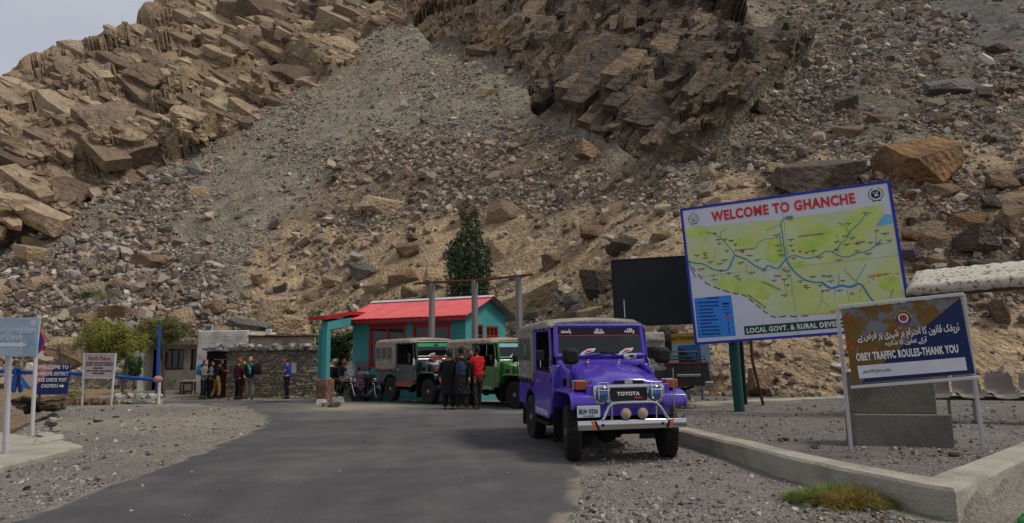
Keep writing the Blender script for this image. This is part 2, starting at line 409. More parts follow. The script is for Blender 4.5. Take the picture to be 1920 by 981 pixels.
s1, t1 = blocks(pL, frL, (15, 11, 9), 5, [(.36, -.62, .70), (.16, -.72, .67), (-.26, -.84, .48), (.12, -.58, .80)], [.5, .2, .18, .12], 1.5)
s2, t2 = blocks(pL + wob[mL] * .8, frL, (6.0, 4.2, 3.2), 15, [(.32, -.62, .71), (-.22, -.82, .52), (.12, -.82, .56)], [.6, .25, .15], .8)
s3, t3 = blocks(pL, frL, (2.3, 1.6, 1.3), 25, [(.32, -.6, .73), (-.3, -.8, .5)], [.6, .4], .28)
disp = np.zeros(len(FP)); disp[mL] = (s1 + s2 + s3) * zf['LC'][mL]; tone[mL] = t1 * .35 + t2 * .4 + t3 * .25
mD = zf['DC'] > .02; pD = FP[mD] + wob[mD] * 1.6
frD = frame((-.5, -.75, .42), (.35, 0, 1))
s1, t1 = blocks(pD, frD, (12, 18, 10), 105, [(-.24, -.78, .57), (-.08, -.80, .60), (.28, -.76, .58), (.2, -.62, .75)], [.5, .25, .15, .1], 2.0)
s2, t2 = blocks(pD + wob[mD] * .9, frD, (3.6, 6.5, 3), 115, [(-.26, -.78, .56), (-.02, -.82, .56), (.32, -.76, .55)], [.5, .3, .2], .7)
s3, t3 = blocks(pD, frD, (1.3, 2.4, 1.2), 125, [(-.3, -.78, .55), (.3, -.78, .55)], [.6, .4], .26)
disp[mD] = disp[mD] * .3 + (s1 * .6 + s2 * .75 + s3 + .35 * fbm(pD / np.array((1.1, 3, 3.5)), 4, 135)) * zf['DC'][mD]; tone[mD] = t1 * .3 + t2 * .4 + t3 * .3
dg_ = disp.reshape(NR, NC)
for _ in range(9):
    p = np.pad(dg_, 1, mode='edge'); dg_ = (p[1:-1, 1:-1] * 2 + p[:-2, 1:-1] + p[2:, 1:-1] + p[1:-1, :-2] + p[1:-1, 2:]) / 6
d9_ = dg_.ravel(); disp = disp * zf['DC'] + d9_ * (1 - zf['DC'])
rest = 1 - np.clip(zf['LC'] + zf['DC'], 0, 1)
rough = fbm(FP / 2.2, 4, 71) * .42 + fbm(FP / .7, 2, 81) * .14
disp += rest * rough * (.35 + .9 * np.clip(zf['RR'] + zf['BR'] + zf['LL'] + zf['RB'], 0, 1)) * np.repeat(edge, NC, 1).ravel()
FP = FP + N0[None, :] * disp[:, None]
PT = FP.reshape(NR, NC, 3)
# what the ground is made of (true colours of the rock, by where each kind of stone lies)
def mixc(a, b, t): return a * (1 - t[:, None]) + b * t[:, None]
n1 = fbm(FP / 4.5, 4, 201); n2 = fbm(FP / 1.4, 3, 211); n3 = fbm(FP / 16, 3, 221)
c = np.tile(np.array(lin('#938874')), (len(FP), 1))
c = mixc(c, np.array(lin('#93866f')), np.clip(.25 + n3, 0, .8))
c = mixc(c, np.array(lin('#837765')), zf['LL'] * .5)
c = mixc(c, np.array(lin('#8a765c')), zf['BR'] * .8)
c = mixc(c, np.array(lin('#b59a75')), np.clip(zf['SA'] * (1.0 + .6 * n1), 0, 1))
c = mixc(c, np.array(lin('#75695a')), zf['RR'] * .8)
c = mixc(c, np.array(lin('#8d7453')), zf['RB'] * .6)
grey_top = zf['RR'] * sstep(-60, 260, (GX - 1560).ravel()) * (1 - sstep(40, 110, (GY - (GX - 1500) * .13).ravel()))
c = mixc(c, np.array(lin('#75706a')), np.clip(grey_top, 0, 1))
lc = mixc(np.tile(np.array(lin('#a8916f')), (len(FP), 1)), np.array(lin('#897259')), np.clip(tone * 1.1 - .1, 0, 1))
lc = mixc(lc, np.array(lin('#6b5340')), np.clip(n1 * 1.5 - .1, 0, .8)); lc = mixc(lc, np.array(lin('#a08b70')), np.clip(-n1 * 1.2, 0, .6))
lc = mixc(lc, np.array(lin('#54463a')), np.clip(vnoise(FP / 6, 301) * 1.6 - .55, 0, .9))
c = mixc(c, lc, zf['LC'])
st_ = fbm(FP / np.array((1.0, 4, 5)), 4, 337)
dc = mixc(np.tile(np.array(lin('#6f604d')), (len(FP), 1)), np.array(lin('#4f473f')), np.clip(tone * .8 + st_ * 1.4, 0, 1))
dc = mixc(dc, np.array(lin('#8d7350')), np.clip(vnoise(FP / 5, 311) * .9 + st_ * 1.2 - .25, 0, .7)); dc = mixc(dc, np.array(lin('#4d3f3a')), np.clip(n3 * 1.8, 0, .7))
band = np.clip(1 - np.abs(GX.ravel() - 830 - GY.ravel() * .5) / 120, 0, 1) * (GY.ravel() < 130)
dc = mixc(dc, np.array(lin('#9a7848')), band * np.clip(.5 + vnoise(np.stack([GX.ravel() / 22 + GY.ravel() / 40, 0 * n1, 0 * n1], 1), 331), 0, 1) * .9)
c = mixc(c, dc, zf['DC'])
c = c * (1 + .30 * n2 + .2 * n1)[:, None]
lum = c @ np.array((.25, .6, .15)); c = (c * .90 + lum[:, None] * .10) * .99
# far side of the crest on the left falls away behind
back = [PT]
Cc = np.clip(c, .01, .9).reshape(NR, NC, 3)
bk = []
for k in range(1, NB + 1):
    r_ = PT[-1].copy(); r_[:, 1] += 6.0 * k; r_[:, 0] *= (1 + .04 * k); r_[:, 2] -= 2.6 * k + .25 * k * k; bk.append(r_)
ALLP = np.concatenate([PT, np.stack(bk)], 0); ALLC = np.concatenate([Cc, np.repeat(Cc[-1:], NB, 0)], 0)
NT = NR + NB
ii = (np.arange(NT - 1)[:, None] * NC + np.arange(NC - 1)[None, :])
quads = np.stack([ii, ii + 1, ii + NC + 1, ii + NC], -1).reshape(-1, 4)
M_ROCKFACE = mat('mountain_rock', '#ffffff', rough=.95, attr='Col', var=.28, scale=.9, bump=.5, bscale=5, detail=9, spec=.1, noise3=(3.2, .22))
hill = link('mountain', np_mesh('mountain', ALLP.reshape(-1, 3), quads, 4, False, ALLC.reshape(-1, 3)), M_ROCKFACE); tag(hill, 'steep barren mountainside of scree, sand and broken tan cliffs', kind='structure')
def surf(px, py):
    """points of the mountain sheet at photo pixels (arrays)"""
    px = np.asarray(px, float); py = np.asarray(py, float)
    ci = np.clip((px - pxs[0]) / (pxs[1] - pxs[0]), 0, NC - 1.001); c0 = ci.astype(int)
    f_ = foot_py[c0]; t_ = top_py[c0]; vv = np.clip((py - f_) / (t_ - f_), 0, 1); ri = np.clip(np.interp(vv, v, np.arange(NR)), 0, NR - 1.001)
    r0 = ri.astype(int); a = (ci - c0)[:, None]; b = (ri - r0)[:, None]
    p = (PT[r0, c0] * (1 - a) + PT[r0, c0 + 1] * a) * (1 - b) + (PT[r0 + 1, c0] * (1 - a) + PT[r0 + 1, c0 + 1] * a) * b
    return p, r0, c0, vv

# ------------------------------------------------------------------ near ground, road
def axis_steps(segs):
    out = []
    for a, b, st in segs: out += list(np.arange(a, b, st))
    return np.array(out + [segs[-1][1]])
gxs = axis_steps([(-90, -24, 3), (-24, -12, .6), (-12, 12, .16), (12, 26, .6), (26, 90, 3)])
gys = axis_steps([(-25, 3, 2), (3, 16, .12), (16, 32, .3), (32, 50, 1.5)])
gx, gy = np.meshgrid(gxs, gys); 
gzv = gz(gx, gy); pp = np.stack([gx.ravel(), gy.ravel(), 0 * gx.ravel()], 1)
gzv = gzv + (.035 * fbm(pp / 1.7, 3, 401) + .016 * fbm(pp / .45, 3, 411)).reshape(gx.shape)
nx = len(gxs); ii = (np.arange(len(gys) - 1)[:, None] * nx + np.arange(nx - 1)[None, :])
gq = np.stack([ii, ii + 1, ii + nx + 1, ii + nx], -1).reshape(-1, 4)
gn = fbm(pp / 1.3, 4, 421); gn2 = fbm(pp / 4.0, 3, 431)
gc = mixc(np.tile(np.array(lin('#827c75')), (len(pp), 1)), np.array(lin('#928977')), np.clip(.3 + gn2 * 1.2, 0, 1))
gc = mixc(gc, np.array(lin('#76716b')), in_poly(ISL, pp[:, 0], pp[:, 1]) * (.75 + .25 * gn))
gc = mixc(gc, np.array(lin('#8c7350')), np.clip(sstep(0, 1.0, np.interp(pp[:, 1], [0, 8, 10.5, 13, 18, 22, 25], [-7.6, -7.8, -8.2, -9.5, -12.4, -14.8, -19]) - pp[:, 0]), 0, 1) * .8)
gc = gc * (1 + .2 * gn)[:, None]
M_GROUND = mat('gravel_ground', '#ffffff', rough=.95, attr='Col', var=.2, scale=3, bump=.45, bscale=28, detail=9, spec=.15, noise3=(42, .3))
gnd = link('ground', np_mesh('ground', np.stack([gx.ravel(), gy.ravel(), gzv.ravel()], 1), gq, 4, True, np.clip(gc, .02, .8)), M_GROUND); tag(gnd, 'stony grey gravel ground of the roadside', kind='structure')
# asphalt: spans across each row
ry = np.concatenate([np.arange(-6, 18, .12), np.arange(18, 27.3, .2)])
rl = np.interp(ry, [-6, 2, 6, 7.1, 9.2, 11.6, 13.2, 14.7, 16.1, 17.5, 20.3, 23.0, 25.0, 26.3, 27.4], [-4.7, -4.8, -4.88, -4.9, -5.0, -5.15, -5.33, -5.5, -5.85, -6.6, -8.1, -10.2, -12.5, -15, -18])
rr_ = np.interp(ry, [-6, 5, 6.1, 8, 10, 12, 15, 18, 21, 23, 25, 26.2, 27.4], [.35, .4, .45, .72, 1.0, 1.45, 2.0, 2.1, 1.0, -3.2, -7.6, -9.2, -10.2])
q3 = lambda k, s: np.stack([ry / s, 0 * ry, 0 * ry], 1)
rl = rl + .10 * fbm(q3(0, .5), 3, 501) + .05 * vnoise(q3(0, .2), 503); rr_ = rr_ + .13 * fbm(q3(0, .6), 3, 511) + .04 * vnoise(q3(0, .2), 513)
NS = 60; tt = np.linspace(0, 1, NS)
rx = rl[:, None] * (1 - tt) + rr_[:, None] * tt; ryy = np.repeat(ry[:, None], NS, 1)
rp = np.stack([rx.ravel(), ryy.ravel(), 0 * rx.ravel()], 1)
edge_d = np.minimum(rx - rl[:, None], rr_[:, None] - rx)
rz = gz(rx, ryy) + .045 - .04 * (1 - sstep(0, .25, edge_d)) + (.006 * fbm(rp / .8, 2, 521)).reshape(rx.shape)
ii = (np.arange(len(ry) - 1)[:, None] * NS + np.arange(NS - 1)[None, :]); rq = np.stack([ii, ii + 1, ii + NS + 1, ii + NS], -1).reshape(-1, 4)
dn = fbm(rp / np.array((1.6, 1.1, 1)), 5, 531); dn2 = fbm(rp / .35, 3, 541)
dust = np.clip(.10 + .34 * dn + .2 * dn2, 0, .8) * .5 + .85 * (1 - sstep(.0, .10, edge_d.ravel() + .22 * dn2 - .03))
px_, py_ = project(np.stack([rx.ravel(), ryy.ravel(), rz.ravel()], 1))
patch = np.exp(-(((rp[:, 0] + 4.6) / 1.6) ** 2 + ((rp[:, 1] - 20.2) / 1.9) ** 2)) * 1.3 + np.exp(-(((rp[:, 0] - 1.2) / 1.6) ** 2 + ((rp[:, 1] - 17.2) / .7) ** 2)) * .5
dust = np.clip(dust + patch * (.75 + .9 * dn), 0, 1)
rc = mixc(np.tile(np.array(lin('#4f4d4e')), (len(rp), 1)), np.array(lin('#8a8070')), dust)
streak = fbm(np.stack([(rp[:, 0] + .18 * rp[:, 1]) / .35, rp[:, 1] / 7, 0 * dn], 1), 4, 551)
rc = rc * (1 + .12 * dn2 + .16 * streak + .10 * dn)[:, None]
M_ROAD = mat('asphalt', '#ffffff', rough=.9, attr='Col', var=.12, scale=2.0, bump=.3, bscale=120, detail=8, spec=.22, noise3=(90, .16))
road = link('road', np_mesh('road', np.stack([rx.ravel(), ryy.ravel(), rz.ravel()], 1), rq, 4, True, np.clip(rc, .02, .8)), M_ROAD); tag(road, 'dark grey asphalt road curving left towards the stone hut', kind='structure')

# ------------------------------------------------------------------ rocks
def rock_template(seed, cuts=9, flat=.75, rough=0.0, chip=0.0):
    rg = random.Random(seed); bm = bmesh.new(); bmesh.ops.create_cube(bm, size=2)
    for k in range(cuts):
        n = Vector((rg.uniform(-1, 1), rg.uniform(-1, 1), rg.uniform(-1, 1))).normalized(); dist = rg.uniform(.62, .98)
        r = bmesh.ops.bisect_plane(bm, geom=bm.verts[:] + bm.edges[:] + bm.faces[:], plane_co=n * dist, plane_no=n, clear_outer=True)
        e = [g for g in r['geom_cut'] if isinstance(g, bmesh.types.BMEdge)]
        if e: bmesh.ops.contextual_create(bm, geom=e)
    if chip: 
        bmesh.ops.bevel(bm, geom=bm.edges[:], offset=chip, segments=1, affect='EDGES', clamp_overlap=True)
    bmesh.ops.triangulate(bm, faces=bm.faces[:])
    if rough:
        bmesh.ops.subdivide_edges(bm, edges=[e for e in bm.edges if e.calc_length() > .35], cuts=2, use_grid_fill=True)
        bmesh.ops.triangulate(bm, faces=bm.faces[:])
        co = np.array([q.co[:] for q in bm.verts]); dsp = fbm(co * 1.3 + seed * 3.7, 4, seed)
        for q, d_ in zip(bm.verts, dsp): q.co += q.co.normalized() * float(d_) * rough
    bm.normal_update(); bmesh.ops.recalc_face_normals(bm, faces=bm.faces)
    vs = np.array([q.co[:] for q in bm.verts]); bm.verts.index_update(); fs = np.array([[q.index for q in f.verts] for f in bm.faces]); bm.free()
    vs /= np.abs(vs).max(0); vs[:, 2] *= flat; return vs, fs
LOW = [rock_template(900 + k, 5, .6 + .3 * random.random()) for k in range(10)]
def rot_mats(n, tilt=.5):
    a = RNG.uniform(0, 2 * np.pi, n); b = RNG.normal(0, tilt, n); g_ = RNG.normal(0, tilt, n)
    ca, sa, cb, sb, cg, sg = np.cos(a), np.sin(a), np.cos(b), np.sin(b), np.cos(g_), np.sin(g_); o = np.zeros(n); l = np.ones(n)
    Rz = np.stack([np.stack([ca, -sa, o], 1), np.stack([sa, ca, o], 1), np.stack([o, o, l], 1)], 1)
    Rx = np.stack([np.stack([l, o, o], 1), np.stack([o, cb, -sb], 1), np.stack([o, sb, cb], 1)], 1)
    Ry = np.stack([np.stack([cg, o, sg], 1), np.stack([o, l, o], 1), np.stack([-sg, o, cg], 1)], 1)
    return Rx @ Ry @ Rz
def scatter(name, pos, size, cols, label, templates=LOW, tilt=.5, m=None, sink=.25, nrm=None):
    V, Fc, Cc_, off = [], [], [], 0; tid = RNG.integers(0, len(templates), len(pos)); sq = RNG.uniform(.6, 1.15, (len(pos), 3)); Rm = rot_mats(len(pos), tilt)
    for k, (tv, tf) in enumerate(templates):
        s = np.where(tid == k)[0]
        if not len(s): continue
        loc = tv[None] * (size[s, None] * sq[s])[:, None, :]; w = np.einsum('nij,nvj->nvi', Rm[s], loc)
        up = np.array((0, 0, 1.0)) if nrm is None else nrm
        w = w + (pos[s] + up * (size[s] * (.45 - sink))[:, None])[:, None, :]
        V.append(w.reshape(-1, 3)); Fc.append((tf[None] + (np.arange(len(s)) * len(tv))[:, None, None] + off).reshape(-1, 3))
        Cc_.append(np.repeat(cols[s], len(tv), 0)); off += len(s) * len(tv)
    o = link(name, np_mesh(name, np.concatenate(V), np.concatenate(Fc), 3, False, np.concatenate(Cc_)), m or M_STONE); return tag(o, label, kind='stuff')
M_STONE = mat('loose_stone', '#ffffff', rough=.92, attr='Col', var=.18, scale=5, bump=.3, bscale=20, spec=.12)
TAN, BRN, GRY, DRK, RST, PAL = (np.array(lin(h)) for h in ('#a3937f', '#807264', '#8d8780', '#635a53', '#867263', '#b5ab9e'))
def pick_cols(n, w):
    pal = np.stack([TAN, BRN, GRY, DRK, RST, PAL]); k = RNG.choice(6, n, p=np.array(w) / sum(w)); return np.clip(pal[k] * RNG.uniform(.78, 1.2, (n, 1)), .02, .8)
def zone_at(r0, c0): return {k: m[r0, c0] for k, m in zm.items()}
def seed_rocks(n, wts, smin, smax, alpha, colw_fn):
    px = RNG.uniform(-110, 2040, n * 3); py = RNG.uniform(-100, 770, n * 3); p, r0, c0, vv = surf(px, py)
    z = zone_at(r0, c0); ok = (vv > .005) & (vv < .985) & (py < foot_py[c0]); dens = np.full(len(px), wts['GS'])
    for k in ('LL', 'BR', 'SA', 'RR', 'RB', 'LC', 'DC'): dens = dens * (1 - z[k]) + wts[k] * z[k]
    cl = fbm(np.stack([px / 90, py / 60, 0 * px], 1), 3, 601); dens = dens * np.clip(1 + 2.2 * cl, .04, 2.4)
    if smin > 5: dens = dens * (1 + 2.6 * sstep(500, 600, py) * (px < 1180))
    s = np.where(ok & (RNG.uniform(0, 1, len(px)) < dens))[0][:n]
    u = RNG.uniform(0, 1, len(s)); spx = smin * (1 - u * (1 - (smin / smax) ** alpha)) ** (-1 / alpha)
    size = spx * .5 * p[s, 1] / F
    zz = {k: q[s] for k, q in z.items()}; cols = np.zeros((len(s), 3)); cols[:] = pick_cols(len(s), (5, 4, 6, 3, 1, 1.6))
    for k, w in (('LL', (5, 4, 3, 2.5, 1.5, 1)), ('BR', (6, 6, 1, 1.5, 1.5, .5)), ('SA', (6, 4, 2, 2, 1.5, 1)), ('RR', (2.5, 5, 2.2, 5, 2, .8)), ('RB', (5, 5, 2, 2.5, 2, .6)), ('LC', (6, 4, 1, 2, 1, 1)), ('DC', (2, 4, 1, 6, 1, 0))):
        m_ = RNG.uniform(0, 1, len(s)) < zz[k]; cols[m_] = pick_cols(int(m_.sum()), w)
    return p[s], size, cols
# jointed slabs standing out of the cliffs, all lying along the bedding of their cliff
def cliff_blocks(name, label, n, zone, fr, dims, smin, smax, alpha, cols, jit, seed, m, box=(-40, 900, -60, 520), sink=.35):
    rg = np.random.default_rng(seed)
    px = rg.uniform(box[0], box[1], n * 6); py = rg.uniform(box[2], box[3], n * 6); p, r0, c0, vv = surf(px, py)
    s = np.where((zm[zone][r0, c0] > (.97 if smin > 40 else .8)) & (vv < .97) & (vv > .02))[0][:n]; p = p[s]; n = len(s)
    u = rg.uniform(0, 1, n); spx = smin * (1 - u * (1 - (smin / smax) ** alpha)) ** (-1 / alpha); size = spx * .5 * p[:, 1] / F
    cl = np.stack([np.clip(1 + .55 * fbm(np.stack([px[s] / 70 + 9 * k, py[s] / 50, 0 * p[:, 0]], 1), 3, seed + k), .5, 1.5) for k in range(2)], 1); size *= cl[:, 0]
    Rm = rot_mats(n, jit); a = rg.normal(0, jit * 1.3, n); ca, sa, o, l = np.cos(a), np.sin(a), np.zeros(n), np.ones(n)
    Rz = np.stack([np.stack([ca, -sa, o], 1), np.stack([sa, ca, o], 1), np.stack([o, o, l], 1)], 1)
    b = rg.normal(0, jit, n); cb, sb = np.cos(b), np.sin(b); Rx = np.stack([np.stack([l, o, o], 1), np.stack([o, cb, -sb], 1), np.stack([o, sb, cb], 1)], 1)
    Rm = np.einsum('ij,njk->nik', fr.T, Rx @ Rz)
    tid = rg.integers(0, len(BLK), n); V, Fc, Cc_, off = [], [], [], 0
    colr = np.stack(cols)[rg.choice(len(cols), n)] * rg.uniform(.75, 1.22, (n, 1))
    sz = size[:, None] * np.array(dims) * rg.uniform(.65, 1.3, (n, 3))
    for k, (tv, tf) in enumerate(BLK):
        q = np.where(tid == k)[0]
        if not len(q): continue
        w = np.einsum('nij,nvj->nvi', Rm[q], tv[None] * sz[q][:, None, :]) + (p[q] - N0 * (sz[q][:, 2] * sink)[:, None])[:, None, :]
        V.append(w.reshape(-1, 3)); Fc.append((tf[None] + (np.arange(len(q)) * len(tv))[:, None, None] + off).reshape(-1, 3)); Cc_.append(np.repeat(colr[q], len(tv), 0)); off += len(q) * len(tv)
    o_ = link(name, np_mesh(name, np.concatenate(V), np.concatenate(Fc), 3, False, np.clip(np.concatenate(Cc_), .02, .8)), m); tag(o_, label, kind='stuff')
CLT, CDT = -42, -22
def block_template(seed):
    rg = random.Random(seed); bm = bmesh.new(); bmesh.ops.create_cube(bm, size=2)
    for k in range(7):
        n_ = Vector((rg.uniform(-1, 1), rg.uniform(-1, 1), rg.uniform(-.6, .6)))
        for a_ in range(3):
            if abs(n_[a_]) < .25: n_[a_] = 0
        n_.normalize(); dist = (abs(n_.x) + abs(n_.y) + abs(n_.z)) * rg.uniform(.62, .92)
        r = bmesh.ops.bisect_plane(bm, geom=bm.verts[:] + bm.edges[:] + bm.faces[:], plane_co=n_ * dist, plane_no=n_, clear_outer=True)
        e = [g for g in r['geom_cut'] if isinstance(g, bmesh.types.BMEdge)]
        if e: bmesh.ops.contextual_create(bm, geom=e)
    bmesh.ops.triangulate(bm, faces=bm.faces[:]); bmesh.ops.recalc_face_normals(bm, faces=bm.faces)
    bm.verts.index_update(); vs = np.array([q.co[:] for q in bm.verts]); fs = np.array([[q.index for q in f.verts] for f in bm.faces]); bm.free(); return vs, fs
BLK = [block_template(40 + k) for k in range(12)]
M_CLIFF = mat('cliff_rock', '#ffffff', rough=.95, attr='Col', var=.3, scale=.5, bump=.35, bscale=1.6, detail=10, spec=.1, col2='#6a5a49', fac2=.62, soft=.06, scale2=.35)
def turn(fr, t): return np.stack([fr[0] * math.cos(t) + fr[1] * math.sin(t), fr[1] * math.cos(t) - fr[0] * math.sin(t), fr[2]])
fL = turn(frame((.34, -.63, .70), (0, 0, 1)), R(CLT)); fD = turn(frame((-.16, -.78, .60), (0, 0, 1)), R(CDT))
ct = [np.array(lin(h)) for h in ('#a08c73', '#97836b', '#8d7963', '#83705b', '#715f50', '#a59279', '#7c6a5b', '#99846a')]
cd = [np.array(lin(h)) for h in ('#685a4a', '#5c5045', '#6f604d', '#544b43', '#75644f', '#60534a')]
cliff_blocks('cliff_slab', 'jointed tan slabs of the cliff on the left', 110, 'LC', fL, (1.5, .7, .5), 42, 95, 1.5, ct, .14, 61, M_CLIFF, sink=.6)
cliff_blocks('cliff_slab', 'jointed tan slabs of the cliff on the left', 620, 'LC', fL, (1.5, .7, .5), 14, 50, 1.4, ct, .2, 62, M_CLIFF, sink=.55)
cliff_blocks('cliff_chunk', 'small broken chunks on the cliff on the left', 2200, 'LC', fL, (1.3, .85, .5), 5, 20, 1.5, ct, .28, 63, M_CLIFF, sink=.3)
cliff_blocks('dark_cliff_slab', 'dark upright slabs of the rock wall in the middle', 60, 'DC', fD, (.75, 1.8, .3), 45, 110, 1.5, cd, .08, 64, M_CLIFF, (680, 1540, -60, 320), .84)
cliff_blocks('dark_cliff_slab', 'dark upright slabs of the rock wall in the middle', 420, 'DC', fD, (.75, 1.7, .34), 14, 52, 1.4, cd, .13, 65, M_CLIFF, (680, 1540, -60, 320), .74)
cliff_blocks('dark_cliff_chunk', 'small broken chunks on the dark rock wall', 900, 'DC', fD, (.8, 1.5, .4), 5, 17, 1.5, cd, .22, 66, M_CLIFF, (680, 1540, -60, 320), .5)
p_, s_, c_ = seed_rocks(50000, dict(GS=.5, LL=.75, BR=1.1, SA=.07, RR=.75, RB=.5, LC=.05, DC=.01), 2.6, 7.5, 1.6, None)
scatter('scree', p_, s_, c_, 'loose small stones of the scree slope')
p_, s_, c_ = seed_rocks(12500, dict(GS=.06, LL=1.0, BR=.95, SA=.13, RR=.75, RB=.9, LC=.05, DC=.006), 6.5, 17, 1.9, None)
scatter('rubble', p_, s_, c_, 'fist to chair sized rubble strewn over the slope', [rock_template(300 + k, 8, .6 + .3 * random.random()) for k in range(10)])
p_, s_, c_ = seed_rocks(1700, dict(GS=.05, LL=.75, BR=.8, SA=.42, RR=.7, RB=1.0, LC=.0, DC=.0), 12, 34, 2.0, None)
scatter('rubble', p_, s_, c_ * 1.08, 'knee high blocks strewn over the slope between the boulders', [rock_template(340 + k, 11, .6 + .3 * random.random()) for k in range(12)], sink=.12)
# gravel and pebbles on the near ground
n = 26000; px = RNG.uniform(-20, 1940, n); py = 1000 - 285 * RNG.uniform(0, 1, n) ** 1.25
gp = []; gs = []
dr = -AZ[None] + AX[None] * ((px - 960) / F)[:, None] - AY[None] * ((py - 490.5) / F)[:, None]; dr = dr / dr[:, 1:2]
Yv = np.full(n, 10.0)
for _ in range(25): Yv = np.clip((gz(dr[:, 0] * Yv, Yv) - CAMH) / np.minimum(dr[:, 2], -.02), 1, 40)
gpos = np.stack([dr[:, 0] * Yv, Yv, gz(dr[:, 0] * Yv, Yv)], 1)
gpos[:, 2] += .035 * fbm(np.stack([gpos[:, 0], gpos[:, 1], 0 * Yv], 1) / 1.7, 3, 401) + .016 * fbm(np.stack([gpos[:, 0], gpos[:, 1], 0 * Yv], 1) / .45, 3, 411)
lr = np.interp(gpos[:, 1], ry, rl); rrr = np.interp(gpos[:, 1], ry, rr_)
onroad = (gpos[:, 0] > lr - .02) & (gpos[:, 0] < rrr + .02) & (gpos[:, 1] < 27)
keep = (~onroad | (RNG.uniform(0, 1, n) < .006)) & (gpos[:, 1] < 30) & (RNG.uniform(0, 1, n) < .25 + .75 * np.clip(.5 + fbm(np.stack([gpos[:, 0], gpos[:, 1], 0 * Yv], 1) / .8, 3, 441) * 1.5, 0, 1))
keep &= ~((dist_poly(ISL, gpos[:, 0], gpos[:, 1]) < .5) & (gpos[:, 1] < 12.2))
gpos = gpos[keep]; gpos[:, 2] += np.where(onroad[keep], .045, 0); n = len(gpos)
gsz = (.008 + .010 * RNG.pareto(2.6, n).clip(0, 2.2)) * (.75 + gpos[:, 1] / 28)
scatter('gravel', gpos, gsz, pick_cols(n, (.7, 1, 9, 2.2, .3, 2.5)) * .9, 'loose gravel and small stones on the verge', [rock_template(700 + k, 4, .65) for k in range(6)], sink=.2)

# ------------------------------------------------------------------ boulders, each one a thing of its own
HI = [rock_template(60 + k, 8, f_, rough=.10, chip=.0) for k, f_ in enumerate((.8, .65, .9, .7, .75, .6, .85, .7, .95, .55, .78, .66))]
BM = {}
def boulder_mats():
    for k, (a, b) in dict(tan=('#c6ae8e', '#a68e6f'), brown=('#a0876d', '#7a6553'), dark=('#77675b', '#554b44'), grey=('#86807a', '#6b645f'), pink=('#b0937a', '#957760'), pale=('#b5a68f', '#94846c'), rust=('#a07d57', '#6a5444')).items():
        BM[k] = mat(k + '_boulder', a, rough=.92, var=.25, scale=1.6, bump=.5, bscale=5, col2=b, fac2=.52, scale2=.8, detail=9, spec=.12, soft=.12)
boulder_mats()
BMESH = {}
def boulder_mesh(t, k):
    if (t, k) not in BMESH:
        tv, tf = HI[t]; me = np_mesh('boulder', tv, tf, 3, False); me.materials.append(BM[k]); BMESH[(t, k)] = me
    return BMESH[(t, k)]
CN = dict(tan='tan', brown='brown', dark='dark', grey='grey', pink='pinkish', pale='pale', rust='rusty')
used_labels = {}
BOULD = []
def boulder(px, py, w, h, k, label=None, t=None, group='boulders lying on the mountain slope', yaw=None, near=None):
    p, r0, c0, vv = surf([px], [py + h * .28]); p = Vector(p[0])
    if near is not None: p = near
    sx = w * .5 * p.y / F; sz = h * .55 * p.y / F
    t = random.randrange(len(HI)) if t is None else t; tv = HI[t][0]
    o = bpy.data.objects.new('boulder', boulder_mesh(t, k)); COL.objects.link(o)
    yw = random.choice((0, math.pi)) + random.uniform(-.5, .5) if yaw is None else yaw
    o.scale = (sx * 1.02, max(.6 * sx, .8 * sz), sz / max(.4, abs(tv[:, 2]).max())); o.rotation_euler = (random.uniform(-.18, .18), random.uniform(-.22, .22), yw)
    o.location = p + Vector((0, .15 * sx, sz * .45))
    BOULD.append((px, py, w, h))
    return tag(o, label, 'boulder', group)
